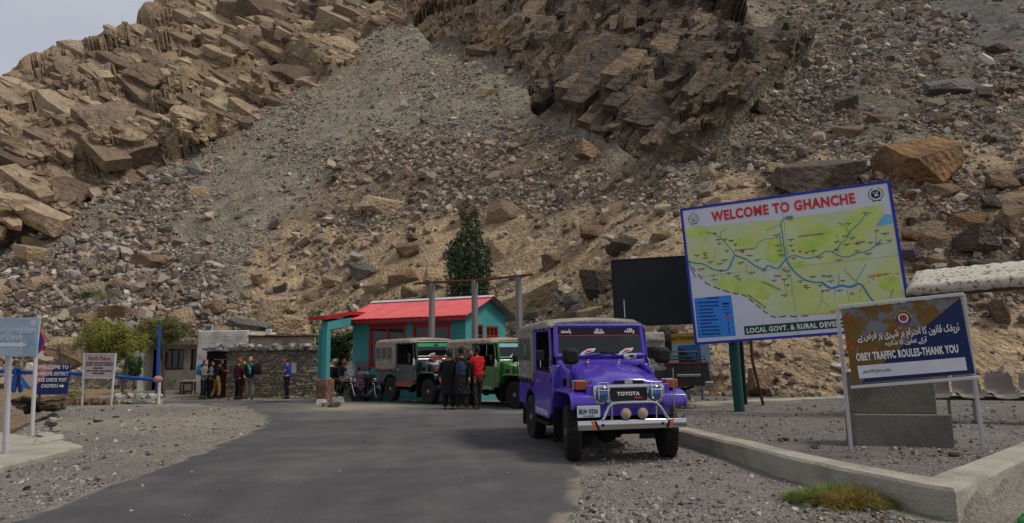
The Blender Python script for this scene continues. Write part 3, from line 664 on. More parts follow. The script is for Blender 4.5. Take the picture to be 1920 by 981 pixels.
NAMED = [
 (1535, 330, 185, 78, 'dark', 'huge dark boulder with a rust streak rising behind the top edge of the map billboard', 3),
 (1735, 305, 128, 112, 'rust', 'huge rust and tan boulder right of the map billboard top corner', 0),
 (1790, 160, 95, 42, 'grey', 'wide slate grey slab high on the right hand rubble slope', 5),
 (915, 172, 34, 22, 'tan', 'lone tan block on the grey scree just below the dark rock wall'),
 (945, 397, 66, 46, 'brown', 'big brown boulder to the upper right of the poplar top'),
 (880, 400, 40, 30, 'brown', 'brown boulder half behind the tip of the poplar'),
 (715, 385, 80, 40, 'tan', 'wide tan boulder at the foot of the brown rock band left of the poplar'),
 (1115, 435, 56, 30, 'brown', 'brown wedge boulder on the sand above the black board'),
 (1170, 460, 62, 40, 'dark', 'dark cracked boulder just above the left edge of the black board'),
 (1125, 535, 62, 62, 'dark', 'dark hollowed boulder touching the left edge of the black board'),
 (1035, 490, 34, 30, 'brown', 'round brown boulder standing alone on the sand right of the poplar'),
 (765, 470, 46, 32, 'brown', 'reddish brown boulder on the sand left of the poplar'),
 (680, 510, 48, 38, 'grey', 'tan and grey split boulder above the porch of the turquoise hut'),
 (705, 540, 52, 34, 'tan', 'smooth tan boulder just above the red roof ridge'),
 (628, 528, 52, 22, 'tan', 'flat tan boulder left of the split boulder above the hut porch'),
 (825, 525, 66, 42, 'tan', 'tan pyramid boulder between the poplar trunk and the first concrete post'),
 (1005, 556, 110, 64, 'tan', 'very large tan boulder behind the third concrete post'),
 (930, 470, 50, 40, 'tan', 'upright tan boulder touching the right side of the poplar'),
 (367, 363, 46, 27, 'tan', 'pointed tan boulder alone on the scree below the left cliff'),
 (55, 484, 54, 38, 'tan', 'large tan boulder far left above the information sign'),
 (278, 490, 56, 30, 'brown', 'long brown boulder on the middle of the left scree'),
 (222, 588, 64, 28, 'pink', 'wide pinkish boulder just above the willow bushes'),
 (508, 578, 58, 52, 'tan', 'big yellowish boulder above the flat roof of the white building'),
 (545, 610, 66, 44, 'tan', 'rounded tan boulder behind the stick roof beside the hut porch'),
 (470, 612, 74, 28, 'grey', 'dark grey slab boulder behind the plastered wall'),
 (345, 595, 50, 40, 'tan', 'tan boulder behind the solar panel'),
 (400, 575, 46, 32, 'brown', 'brown boulder above the solar panel'),
 (120, 645, 56, 34, 'tan', 'tan boulder above the blue check post sign'),
 (138, 678, 46, 54, 'brown', 'brown leaning boulder left of the guest house sign'),
 (92, 662, 34, 26, 'brown', 'brown boulder just right of the round blue sign'),
 (1850, 447, 112, 46, 'dark', 'long dark boulder in the pile above the floral awning'),
 (1760, 440, 62, 60, 'brown', 'upright brown boulder in the pile right of the map billboard'),
 (1895, 410, 62, 54, 'brown', 'brown boulder at the right edge above the long dark one'),
 (1820, 412, 72, 40, 'rust', 'rusty boulder leaning on the long dark one'),
 (1775, 355, 66, 34, 'brown', 'brown boulder below the huge rust and tan one'),
 (1710, 470, 48, 40, 'grey', 'grey boulder touching the right edge of the map billboard'),
 (1870, 500, 90, 40, 'dark', 'dark wedge boulder sinking behind the floral awning'),
 (1880, 345, 60, 34, 'brown', 'flat brown boulder on the sand at the right edge'),
 (1430, 715, 62, 58, 'pink', 'big greyish pink boulder behind the bent pole'),
 (1700, 555, 34, 34, 'brown', 'brown boulder between the traffic sign and the map billboard'),
 (1330, 325, 28, 28, 'tan', 'squat tan boulder at the edge of the sand left of the map billboard top'),
 (1105, 285, 64, 38, 'pink', 'pinkish outcrop boulder at the toe of the dark rock wall'),
 (1240, 445, 40, 26, 'tan', 'tan boulder on the sand near the top left corner of the map billboard'),
 (1205, 500, 40, 40, 'tan', 'tan boulder half hidden behind the black board'),
 (1055, 600, 56, 30, 'brown', 'brown boulder above the roof of the purple jeep'),
 (1110, 590, 48, 34, 'tan', 'tan boulder left of the foot of the black board'),
 (1140, 610, 44, 28, 'pale', 'pale boulder under the left corner of the black board'),
 (1290, 285, 70, 46, 'dark', 'dark boulder on the rubble at the right foot of the rock wall'),
 (1465, 312, 64, 30, 'tan', 'long tan boulder left of the huge dark one'),
 (1430, 205, 52, 26, 'dark', 'dark flat boulder at the right end of the rock wall'),
 (1590, 250, 60, 32, 'brown', 'brown boulder on the rubble above the huge dark one'),
 (1650, 225, 40, 26, 'brown', 'smaller brown boulder on the rubble above the huge rust one'),
 (1860, 175, 50, 34, 'dark', 'dark boulder right of the slate grey slab'),
 (1680, 130, 36, 22, 'pale', 'pale boulder left of the slate grey slab'),
 (1870, 90, 46, 26, 'dark', 'dark boulder near the upper right corner'),
 (1310, 745, 60, 26, 'grey', 'grey boulder on the ground under the rear of the black cargo bed'),
]
for b in NAMED: boulder(*b[:6], t=b[6] if len(b) > 6 else None)
o = boulder(1882, 588, 44, 46, 'brown', 'upright brown boulder under the floral awning'); o = boulder(1846, 572, 30, 20, 'tan', 'small tan boulder under the floral awning')
# the many others: grouped by where they lie and what they look like
REG = [('LL', 34, 'on the rubble at the lower left of the mountain', (14, 40)), ('BR', 24, 'in the brown rock band below the dark wall', (11, 26)),
       ('SA', 50, 'on the sandy slope', (13, 38)), ('RR', 36, 'on the dark rubble at the upper right', (14, 46)), ('RB', 38, 'in the boulder pile at the right edge', (22, 62)),
       ('FT', 58, 'along the foot of the mountain behind the buildings', (24, 62))]
PEND = []
PW = dict(LL=('tan', 'brown', 'grey', 'tan', 'pale', 'pink'), BR=('tan', 'brown', 'tan', 'rust'), SA=('tan', 'brown', 'tan', 'dark', 'grey', 'pink'), RR=('dark', 'brown', 'rust', 'grey', 'pink'), RB=('brown', 'dark', 'tan', 'rust', 'brown'), FT=('tan', 'tan', 'brown', 'pink', 'grey', 'pale'))
for zk, cnt, where, (lo, hi_) in REG:
    got = tries = 0
    while got < cnt and tries < 6000:
        tries += 1
        if zk == 'FT': x, y = random.uniform(-20, 1270), random.uniform(520, 690); y = 690 - (690 - y) * (1 if x < 800 else .8); 
        elif zk == 'BR': x, y = random.uniform(590, 1290), random.uniform(330, 420)
        else: x, y = random.uniform(-20, 1940), random.uniform(-10, 720)
        c0 = int(np.clip((x - pxs[0]) / (pxs[1] - pxs[0]), 0, NC - 1))
        if y > foot_py[c0] - 4: continue
        if zk not in ('FT', 'BR'):
            _, r0, cc, vv = surf([x], [y])
            if zm[zk][r0[0], cc[0]] < .6: continue
            if zk == 'SA' and (x > 1290 and y > 340) and random.random() < .9: continue
        u = random.random(); w = lo * (1 - u * (1 - (lo / hi_) ** 1.6)) ** (-1 / 1.6); h = w * random.uniform(.5, .85)
        if any(abs(x - a) < (w + c_) * .42 and abs(y - b) < (h + d_) * .42 for a, b, c_, d_ in BOULD): continue
        k = random.choice(PW[zk]); size = 'small' if w < 19 else 'middling' if w < 32 else 'large'
        col_ = next(t for lim, t in ((150, 'above the information sign'), (290, 'above the willow bushes'), (420, 'above the white building'), (580, 'above the stone hut'), (700, 'above the hut porch'), (825, 'above the red roof'), (930, 'behind the poplar'), (1040, 'right of the poplar'), (1150, 'above the purple jeep'), (1290, 'above the black board'), (1480, 'over the map left half'), (1690, 'over the map right half'), (3000, 'at the right edge')) if x < lim)
        row_ = 'high' if y < 130 else 'upper' if y < 260 else 'middle' if y < 400 else 'lower' if y < 520 else 'bottom'
        lab = f'{size} {CN[k]} boulder on the {row_} slope {col_}'; PEND.append((boulder(x, y, w, h, k, lab, group=lab.replace('boulder', 'boulders')), x, y)); got += 1

# where two of them would still read the same, say which is the left or the right one
from collections import defaultdict
same = defaultdict(list)
for o, x, y in PEND: same[o['label']].append((x, y, o))
for lab, lst in same.items():
    if len(lst) == 1: lst[0][2]['group'] = 'boulders lying on the mountain slope'; continue
    lst.sort(key=lambda t: t[0]); words = ('left', 'right') if len(lst) == 2 else ('leftmost', 'second', 'third', 'fourth', 'fifth', 'sixth', 'seventh', 'eighth')
    for w_, (x, y, o) in zip(words, lst): o['label'] = f'{w_} of the {len(lst)} ' + lab.replace('boulder on', 'boulders on')

# ------------------------------------------------------------------ common materials
M_CONC = mat('concrete', '#a09a8b', rough=.92, var=.14, scale=3, bump=.25, bscale=30, col2='#857f72', fac2=.56, scale2=1.4)
M_CONCD = mat('dark_concrete', '#77746a', rough=.92, var=.16, scale=3, bump=.22, bscale=30, col2='#605d55', fac2=.52, scale2=1.6)
M_WHITE = mat('white_paint', '#c4c3c6', rough=.5, var=.05, scale=9, col2='#a7a29d', fac2=.66, scale2=5)
M_WHITER = mat('chipped_white_paint', '#b9b7ba', rough=.55, var=.06, scale=9, col2='#5a3a2c', fac2=.69, scale2=9, soft=.03)
M_RUST = mat('rust', '#5b3a29', rough=.9, var=.3, scale=14, bump=.2)
M_TURQ = mat('turquoise_plaster', '#448f90', rough=.85, var=.10, scale=2.2, bump=.2, bscale=14, col2='#3c8081', fac2=.55, scale2=1.1)
M_TURQ2 = mat('shaded_turquoise', '#377c7e', rough=.8, var=.10, scale=3, bump=.15, bscale=14)  # darker turquoise plaster: shade of the porch recess put into the colour
M_RED = mat('red_roof_paint', '#cf5c5c', rough=.45, var=.07, scale=1.5, col2='#bb4e4e', fac2=.58, scale2=2)
M_REDD = mat('red_wood_paint', '#a32024', rough=.5, var=.12, scale=6)
M_TIN = mat('bare_tin', '#7b7d7e', rough=.5, metal=.6, var=.15, scale=5)
M_GLASSD = mat('dark_glass', '#14181a', rough=.08, var=.2, scale=3, spec=.6)
M_BLACK = mat('black_rubber', '#161616', rough=.75, var=.2, scale=20)
M_BLACKP = mat('black_paint', '#131418', rough=.35, var=.2, scale=6)
M_INK = mat('black_ink', '#17191b', rough=.6)
M_WINK = mat('white_ink', '#d6d6d4', rough=.6, var=.05)
M_BROWNW = mat('brown_wood', '#4a2a20', rough=.7, var=.25, scale=9)
M_WPLAST = mat('whitewashed_plaster', '#cbc5bc', rough=.9, var=.12, scale=1.8, bump=.2, bscale=12, col2='#948c82', fac2=.58, scale2=1.0)
M_BEIGE = mat('mud_plaster', '#b0a594', rough=.92, var=.14, scale=1.8, bump=.3, bscale=12, col2='#7f7567', fac2=.56, scale2=1.0)
M_STICK = mat('weathered_sticks', '#5a4a3b', rough=.9, var=.3, scale=8)

# ------------------------------------------------------------------ kerb round the gravel island
KO = [Vector((1.95, 17.2)), Vector((2.05, 15.0)), G(1275, 806, .24).to_2d(), G(1530, 870, .27).to_2d(), G(1790, 918, .30).to_2d(), G(1920, 855, .30).to_2d()]
d_ = (KO[5] - KO[4]).normalized(); KO.append(KO[4] + d_ * 9)
def offset_in(pts, w):
    out = []
    for i, p in enumerate(pts):
        a = (pts[i] - pts[i - 1]).normalized() if i else None; b = (pts[i + 1] - pts[i]).normalized() if i + 1 < len(pts) else None
        n = [Vector((-t.y, t.x)) for t in (a, b) if t]; m = sum(n, Vector((0, 0))).normalized(); k = 1 / max(.4, m.dot(n[0])); out.append(p + m * w * k)
    return out
def dense(pts, st):
    out = []
    for a, b in zip(pts[:-1], pts[1:]):
        n = max(1, int((b - a).length / st)); out += [a.lerp(b, i / n) for i in range(n)]
    return out + [pts[-1]]
def kerb_strip(pts, w, zf, zlow):
    Ir = offset_in(pts, w); D_, I_, rings = [], [], []
    for i in range(len(pts) - 1):
        n = max(1, int((pts[i + 1] - pts[i]).length / .3)); D_ += [pts[i].lerp(pts[i + 1], q / n) for q in range(n)]; I_ += [Ir[i].lerp(Ir[i + 1], q / n) for q in range(n)]
    D_.append(pts[-1]); I_.append(Ir[-1])
    for k, (a, b) in enumerate(zip(D_, I_)):
        z = zf(a); j = lambda s: .018 * math.sin(k * 1.7 + s) * math.sin(k * .63 + 2 * s) + random.uniform(-.008, .008)
        n_ = (b - a).normalized(); zz = z + j(1) * .5
        rings.append([(a.x + n_.x * j(2), a.y + n_.y * j(2), zlow), (a.x + n_.x * j(3), a.y + n_.y * j(3), zz - .03), (a.x + n_.x * .035, a.y + n_.y * .035, zz + .002), (b.x - n_.x * .03, b.y - n_.y * .03, zz + j(4) * .4), (b.x + n_.x * j(5), b.y, zz - .03), (b.x, b.y, zlow)])
    mb = MB(); mb.loft(rings, closed=True); return mb
kz = lambda p: float(np.interp(p.y, [6, 11, 15], [.30, .245, .2]))
ko = kerb_strip(KO, .36, kz, -.35).build('kerb', M_CONC, ang=.5); tag(ko, 'long low concrete kerb wall with a corner round the raised gravel', kind='structure')
fk = [Vector(G(1285, 762, .2).to_2d()), Vector(G(1600, 748, .2).to_2d()), Vector(G(1600, 748, .2).to_2d()) + Vector((9, 1.6))]
tag(kerb_strip(fk, .3, lambda p: .27, -.1).build('back_kerb', M_CONC), 'low concrete kerb along the back of the gravel', kind='structure')
sl = [G(-60, 858).to_2d(), G(132, 838).to_2d(), G(156, 846).to_2d(), G(60, 872).to_2d(), G(-60, 902).to_2d()]
mb = MB(); mb.prism([(p.x, p.y) for p in sl[::-1]], 'z', -.4, .09); tag(mb.build('pavement_slab', M_CONC, bevel=.02), 'broken concrete slab of pavement at the left roadside', kind='structure')
mb = MB(); a = G(62, 846).to_2d(); b = G(118, 834).to_2d(); c_ = G(118, 826).to_2d(); d2 = G(66, 836).to_2d(); mb.prism([(p.x, p.y) for p in (a, b, c_, d2)], 'z', -.3, .14)
tag(mb.build('concrete_chunk', M_CONC, bevel=.03), 'loose concrete chunk lying on the pavement slab by the white stones', 'concrete chunk')

# ------------------------------------------------------------------ boards: a frame of reference from photo corners
def homography(src, dst):
    A = []
    for (x, y), (u, v_) in zip(src, dst): A += [[x, y, 1, 0, 0, 0, -u * x, -u * y, -u], [0, 0, 0, x, y, 1, -v_ * x, -v_ * y, -v_]]
    h = np.linalg.svd(np.array(A))[2][-1].reshape(3, 3); return h
class Board:
    """TL TR BR BL photo pixels and the distances of its left and right edges -> a true rectangle standing in the place"""
    def __init__(s, tl, tr, br, bl, dl, dr, w=None, h=None):
        q = [P(*tl, dl), P(*tr, dr), P(*br, dr), P(*bl, dl)]; s.c = sum(q, Vector()) / 4
        s.u = ((q[1] - q[0]) + (q[2] - q[3])).normalized(); vv = (q[0] - q[3]) + (q[1] - q[2]); s.v = (vv - s.u * vv.dot(s.u)).normalized()
        s.n = s.u.cross(s.v); s.w = ((q[1] - q[0]).length + (q[2] - q[3]).length) / 2; s.h = ((q[0] - q[3]).length + (q[1] - q[2]).length) / 2
        s.H = homography([tl, tr, br, bl], [(-s.w / 2, s.h / 2), (s.w / 2, s.h / 2), (s.w / 2, -s.h / 2), (-s.w / 2, -s.h / 2)])
    def at(s, px, py):
        r = s.H @ np.array((px, py, 1.0)); return r[0] / r[2], r[1] / r[2]
    def frame(s, loc, k=0.0):
        M_ = Matrix((s.u, s.v, s.n)).transposed().to_4x4(); M_.translation = s.c - Vector(loc) + s.n * k; return M_
    def text(s, root, txt, m, c, w, h, k=.012, name='lettering', rot=0.0, **kw):
        me = fit_text(txt, w, h, **kw); me.transform(Matrix.Translation((c[0], c[1], 0)) @ Matrix.Rotation(rot, 4, 'Z')); me.transform(s.frame(root.location, k)); return link(name, me, m, root)
    def flat(s, root, polys, m, k, name):
        mb = MB(); mb.M = s.frame(root.location, k)
        for p in polys: mb.add([(x, y, 0) for x, y in p], [tuple(range(len(p)))])
        o = link(name, mb.mesh(name, smooth=False, weld=False), m, root); return o
    def box(s, mb, x0, x1, y0, y1, z0, z1): return mb.bb(x0, x1, y0, y1, z0, z1)
def ribbon(pts, w):
    """a thin flat band along a polyline, as quads"""
    out = []; w = w if hasattr(w, '__len__') else [w] * len(pts); L_, R_ = [], []
    for i, p in enumerate(pts):
        a = Vector(pts[max(i - 1, 0)]); b = Vector(pts[min(i + 1, len(pts) - 1)]); t = (b - a).normalized(); n = Vector((-t.y, t.x)) * w[i] / 2
        L_.append((p[0] + n.x, p[1] + n.y)); R_.append((p[0] - n.x, p[1] - n.y))
    for i in range(len(pts) - 1): out.append([R_[i], R_[i + 1], L_[i + 1], L_[i]])
    return out
def disc(c, r, n=24, r2=None, a0=0, a1=2 * math.pi):
    if r2 is None: return [[(c[0] + r * math.cos(a0 + (a1 - a0) * k / n), c[1] + r * math.sin(a0 + (a1 - a0) * k / n)) for k in range(n)]]
    f = lambda q, k: (c[0] + q * math.cos(a0 + (a1 - a0) * k / n), c[1] + q * math.sin(a0 + (a1 - a0) * k / n))
    return [[f(r2, k), f(r, k), f(r, k + 1), f(r2, k + 1)] for k in range(n)]
def smooth_line(pts, st=.06):
    out = []; n = len(pts); V_ = [Vector(p) for p in pts]
    for i in range(n - 1):
        p0, p1, p2, p3 = V_[max(i - 1, 0)], V_[i], V_[i + 1], V_[min(i + 2, n - 1)]; m = max(2, int((p2 - p1).length / st))
        for k in range(m):
            t = k / m; out.append(tuple(.5 * ((2 * p1) + (p2 - p0) * t + (2 * p0 - 5 * p1 + 4 * p2 - p3) * t * t + (3 * p1 - p0 - 3 * p2 + p3) * t ** 3)))
    return out + [tuple(V_[-1])]

# --- the welcome map billboard
B1 = Board((1281, 392), (1674, 336), (1707, 618.5), (1296.5, 646.5), 15.0, 13.6)
zc = lambda x, y: B1.at(1260 + x / 2.885, 320 + y / 2.885)
foot1 = G(1387, 771, .2)
wb = thing('map_billboard', 'large white map billboard reading WELCOME TO GHANCHE with a blue border on green posts', 'billboard', foot1)
M_BBLUE = mat('billboard_blue', '#22309b', rough=.5, var=.06); M_BWHITE = mat('billboard_white', '#c9cad6', rough=.5, var=.03, scale=3)
M_BGREEN = mat('post_green', '#124a43', rough=.55, var=.12, scale=8, col2='#0d3531', fac2=.6)
M_REDINK = mat('red_ink', '#c82f2c', rough=.55); M_GINK = mat('green_ink', '#2d5a45', rough=.6); M_RIV = mat('river_ink', '#2d7fae', rough=.5, var=.12, scale=6); M_RIVD = mat('stream_ink', '#3f7d93', rough=.5)
M_MAP = mat('map_paint', '#c3cc78', rough=.55, var=.10, scale=2.2, col2='#bdc4b8', fac2=.54, scale2=1.1, soft=.12); M_MAPG = mat('map_green', '#a4c64c', rough=.55, var=.1, scale=3, col2='#c3cc78', fac2=.46, scale2=3.2, soft=.14)
M_BANG = mat('banner_green', '#183f38', rough=.5); M_LEG = mat('legend_blue', '#2f7fd6', rough=.5, var=.05, scale=5); M_LAKE = mat('lake_blue', '#68a9cf', rough=.5, var=.12, scale=5)
W2, H2 = B1.w / 2, B1.h / 2
mb = MB(); mb.M = B1.frame(foot1); mb.bb(-W2 + .04, W2 - .04, -H2 + .04, H2 - .04, -.03, .004); mb.build('panel', M_BWHITE, wb)
mb = MB(); mb.M = B1.frame(foot1); bw = .055
mb.bb(-W2, W2, H2 - bw, H2, -.04, .02); mb.bb(-W2, W2, -H2, -H2 + bw, -.04, .02); mb.bb(-W2, -W2 + bw, -H2 + bw, H2 - bw, -.04, .019); mb.bb(W2 - bw, W2, -H2 + bw, H2 - bw, -.04, .019); mb.build('border', M_BBLUE, wb)
mb = MB(); mb.M = B1.frame(foot1)
for k in range(4): x = -W2 + .3 + k * (2 * W2 - .6) / 3; mb.bb(x - .03, x + .03, -H2 + .02, H2 - .02, -.09, -.041)
for k in (-.9, .9): mb.bb(-W2 + .1, W2 - .1, k - .03, k + .03, -.14, -.091)
mb.build('back_frame', M_BGREEN, wb)
for xb in (1387, 1618):
    f0 = G(xb, 771 if xb < 1500 else 776, .2) if xb < 1500 else None
    xl_, _ = B1.at(xb - 4, 600); top = B1.c + B1.u * xl_ + B1.v * (H2 - .25) - B1.n * .27
    f0 = f0 or Vector((top.x + .10, top.y, .2)); bot = Vector((f0.x, f0.y + (.0 if xb < 1500 else 0), .1))
    if xb < 1500: top.y = bot.y; 
    mb = MB(); mb.tube([bot - foot1, Vector((bot.x * .5 + top.x * .5, (bot.y + top.y) / 2, 1.4)) - foot1, top - foot1], .115, 14); mb.build('post', M_BGREEN, wb)
mp_ = [(78, 318), (250, 296), (420, 276), (560, 268), (800, 232), (1000, 205), (1150, 176), (1165, 200), (1120, 262), (1200, 290), (1225, 400), (1243, 520), (1256, 640), (1262, 760), (1000, 772), (720, 782), (640, 786), (600, 783), (545, 792), (500, 770), (440, 722), (380, 672), (320, 660), (270, 642), (190, 612), (160, 575), (120, 525), (90, 487)]
B1.flat(wb, [[zc(*p) for p in mp_][::-1]], M_MAP, .0065, 'map_area')
gp_ = []
for (x, y, rx_, ry_) in ((150, 330, 80, 26), (390, 385, 50, 24), (560, 430, 60, 60), (780, 360, 120, 70), (1050, 240, 100, 50), (680, 510, 60, 24), (1180, 620, 60, 50), (960, 330, 90, 50), (330, 620, 90, 36), (450, 640, 90, 60)):
    gp_.append([zc(x + rx_ * (1 + .25 * math.sin(3 * a + x)) * math.cos(a), y + ry_ * (1 + .25 * math.cos(2 * a + y)) * math.sin(a)) for a in [2 * math.pi * k / 22 for k in range(22)]][::-1])
for i_, g_p in enumerate(gp_): B1.flat(wb, [g_p], M_MAPG, .0078 + i_ * .00012, 'map_field')
B1.flat(wb, [[zc(*p) for p in ((1105, 300), (1140, 250), (1165, 230), (1196, 236), (1201, 280), (1160, 292))][::-1]], M_LAKE, .0095, 'lake')
def rivers(lst, m, k, name):
    for i_, (pts, w) in enumerate(lst): B1.flat(wb, ribbon(smooth_line([zc(*p) for p in pts], .05), w * .011), m, k + i_ * .00007, name)
rivers([([(90, 488), (130, 500), (170, 505), (215, 530), (250, 540), (295, 538), (315, 510), (335, 465), (347, 460), (400, 480), (440, 510), (480, 530), (500, 528), (515, 512), (545, 525), (570, 528), (600, 492), (612, 482)], 2.6),
        ([(612, 482), (650, 540), (700, 585), (760, 605), (800, 605), (850, 635), (900, 622), (950, 628), (1000, 612), (1020, 625), (1060, 690), (1088, 720)], 3.0), ([(800, 605), (850, 636), (905, 622), (950, 630), (985, 620)], 4.2),
        ([(95, 488), (105, 530), (125, 570)], 2.4), ([(660, 250), (620, 258), (595, 282), (600, 340), (605, 400), (610, 450), (612, 482)], 2.0),
        ([(612, 482), (640, 460), (680, 462), (720, 475), (760, 468), (800, 455), (830, 435), (865, 440), (900, 460), (950, 465), (1000, 445), (1050, 435), (1100, 405), (1132, 370)], 1.9)], M_RIV, .011, 'river')
rivers([([(865, 440), (905, 405), (912, 388), (940, 375), (957, 340), (985, 310), (1020, 280), (1050, 240), (1090, 225)], 1.5), ([(957, 340), (945, 300), (900, 280)], 1), ([(905, 388), (890, 345)], .8), ([(1000, 612), (960, 575), (920, 530)], 1),
        ([(985, 600), (1010, 560), (1045, 505)], .9), ([(890, 620), (895, 560)], .9), ([(865, 590), (840, 560)], .6), ([(1168, 692), (1180, 660), (1190, 640)], 1.2), ([(345, 460), (310, 410), (270, 365), (230, 340), (190, 332)], 1.3), ([(270, 365), (272, 332), (300, 315)], .9),
        ([(600, 360), (540, 365), (480, 380), (455, 415)], .8), ([(590, 292), (510, 322)], .7), ([(600, 470), (590, 400), (585, 330)], .8), ([(1100, 405), (1108, 340)], .8), ([(1100, 405), (1180, 385)], .5),
        ([(800, 650), (795, 700), (765, 760)], .5), ([(795, 700), (835, 740)], .5), ([(870, 640), (862, 720)], .4), ([(935, 640), (945, 710)], .5), ([(580, 540), (600, 620), (610, 690)], .5), ([(640, 600), (632, 680)], .4), ([(400, 500), (398, 560)], .5), ([(230, 480), (240, 420)], .4), ([(160, 410), (200, 365)], .4), ([(760, 460), (770, 400)], .4), ([(900, 462), (895, 420)], .4)], M_RIVD, .0122, 'stream')
bl_ = smooth_line([zc(*p) for p in ((110, 520), (150, 572), (188, 612), (268, 645), (320, 662), (380, 674), (440, 724), (500, 773), (545, 795), (600, 786), (640, 790), (720, 785))], .06)
B1.flat(wb, [q for i, q in enumerate(ribbon(bl_, .018)) if i % 3 != 2], M_INK, .0125, 'boundary_line')
cf = smooth_line([zc(*p) for p in ((1000, 690), (1010, 640), (1060, 598), (1120, 568), (1180, 556), (1240, 560))], .05); cf2 = smooth_line([zc(*p) for p in ((725, 776), (800, 772), (900, 768))], .05)
B1.flat(wb, [q for i, q in enumerate(ribbon(cf, .012) + ribbon(cf2, .012)) if i % 2 == 0], M_REDINK, .0125, 'ceasefire_line')
rg = random.Random(5); q = []; q2 = []
for (x, y) in [(140, 465), (185, 478), (210, 500), (258, 510), (285, 490), (222, 572), (265, 545), (305, 560), (370, 505), (420, 465), (460, 490), (300, 440), (255, 380), (262, 400), (292, 378), (325, 385), (345, 405), (380, 440), (240, 345), (425, 560), (345, 577), (358, 592), (575, 410), (580, 440), (645, 380), (645, 410), (655, 438), (590, 462), (655, 480), (725, 450), (760, 440), (795, 475), (890, 435), (945, 405), (975, 370), (1005, 400), (1075, 395), (1060, 455), (898, 490), (570, 355), (645, 268), (1052, 232), (960, 292), (890, 390), (1000, 440), (555, 575), (600, 540), (618, 550), (625, 575), (600, 595), (615, 625), (545, 600), (595, 680), (685, 605), (712, 630), (720, 640), (755, 580), (810, 575), (838, 578), (790, 628), (828, 655), (895, 655), (962, 672), (850, 605), (915, 602), (495, 545), (170, 535), (150, 540), (1110, 330), (1155, 345), (1180, 382), (1120, 400)]:
    cx, cy = zc(x, y); q += disc((cx, cy), .013, 6); lw = rg.uniform(.04, .075); q += [[(cx - lw, cy + .024), (cx + lw, cy + .024), (cx + lw, cy + .038), (cx - lw, cy + .038)]]
B1.flat(wb, q, M_INK, .0138, 'place_mark')['kind'] = 'stuff'
for (x, y) in ((185, 458), (382, 440), (690, 437), (572, 570), (802, 652)):
    cx, cy = zc(x, y); q2.append([(cx - .028, cy - .018), (cx + .028, cy - .018), (cx + .028, cy + .018), (cx - .028, cy + .018)])
B1.flat(wb, q2, M_REDINK, .0146, 'flag_mark')
B1.flat(wb, [[zc(*p) for p in ((113, 690), (310, 672), (326, 893), (125, 905))][::-1]], M_LEG, .0075, 'legend')
q = []; M_LINK = mat('legend_ink', '#1d3a78', rough=.6)
for k in range(10):
    x0, y0 = 135 + k * .8, 713 + k * 19.0; q += ribbon([zc(x0, y0), zc(x0 + rg.uniform(55, 110), y0 - 4)], .035)
    q += disc(zc(x0 - 14, y0 + 1), .016, 6)
q += ribbon([zc(178, 690), zc(245, 685)], .035); B1.flat(wb, q, M_LINK, .0092, 'legend_lines')
q = [];
for k, w in enumerate((.04, .018, .012, .012)): q += ribbon([zc(262 + k, 720 + k * 16), zc(298 + k, 717 + k * 16)], w)
q += disc(zc(285, 778), .022, 8); q += ribbon([zc(288, 815), zc(288, 835)], .02) + ribbon([zc(290, 848), zc(290, 880)], .02); B1.flat(wb, q, M_INK, .0094, 'legend_symbol')
B1.flat(wb, ribbon([zc(275, 799), zc(298, 798)], .05), M_REDINK, .0096, 'legend_flag')
t0, t1 = zc(225, 250), zc(1000, 145); ty = (t0[1] + t1[1]) / 2
B1.text(wb, 'WELCOME TO GHANCHE', M_REDINK, ((t0[0] + t1[0]) / 2, ty), t1[0] - t0[0], .235, name='title_lettering', bold=.03)
g0, g1 = zc(372, 865), zc(1272, 804); gy_ = (g0[1] + zc(900, 830)[1]) / 2
B1.flat(wb, [[(g0[0], gy_ - .09), (g1[0] - .1, gy_ - .09), (g1[0] - .1, gy_ + .10), (g0[0], gy_ + .10)]], M_BANG, .0075, 'banner')
e0 = zc(384, 865)[0]; e1 = zc(900, 826)[0]; full = (e1 - e0) * 31 / 24.9
B1.text(wb, 'LOCAL GOVT. & RURAL DEVELOPMENT', M_WINK, (e0 + full / 2, gy_), full, .115, k=.010, name='banner_lettering', bold=.006)
for txt, x, y, w, h, m, rot in (('CEASE FIRE LINE', 1106, 566, .36, .042, M_REDINK, .06), ('CEASE FIRE LINE', 895, 757, .42, .042, M_REDINK, .02), ('SUB DIVISION MASHABRUM', 752, 347, .5, .034, M_GINK, 0), ('SUB DIVISION DAGHONI', 395, 425, .42, .034, M_GINK, 0), ('SUB DIVISION KHAPLU', 528, 622, .42, .034, M_GINK, -.55),
                                ('DISTRICT BOUNDARY LINE', 446, 706, .46, .034, M_INK, -.75), ('KERIS', 182, 445, .1, .036, M_GINK, 0), ('HUSHE', 640, 247, .15, .036, M_GINK, 0), ('SALTORO', 1020, 385, .17, .038, M_GINK, 0), ('GHURSAY', 228, 588, .12, .03, M_GINK, 0), ('HALDI', 940, 352, .12, .034, M_GINK, .1)):
    B1.text(wb, txt, m, zc(x, y), w, h, k=.014, name='map_lettering', rot=rot)
def laurel(B, root, c, r, k, m):
    q = disc(c, r * .62, 22, r * .56)
    for sgn in (-1, 1):
        for i in range(9):
            a = -math.pi / 2 + sgn * (.35 + i * .29); p = (c[0] + math.cos(a) * r * .9, c[1] + math.sin(a) * r * .9); t = a + sgn * 1.2
            q.append([(p[0] + math.cos(t + o_) * r * s_, p[1] + math.sin(t + o_) * r * s_) for o_, s_ in ((0, .2), (1.6, .07), (3.14, .14), (4.7, .07))])
    q += ribbon([(c[0] - r * .55, c[1] - r * .98), (c[0], c[1] - r * .9), (c[0] + r * .55, c[1] - r * .98)], r * .12)
    return B.flat(root, q, m, k, 'emblem')
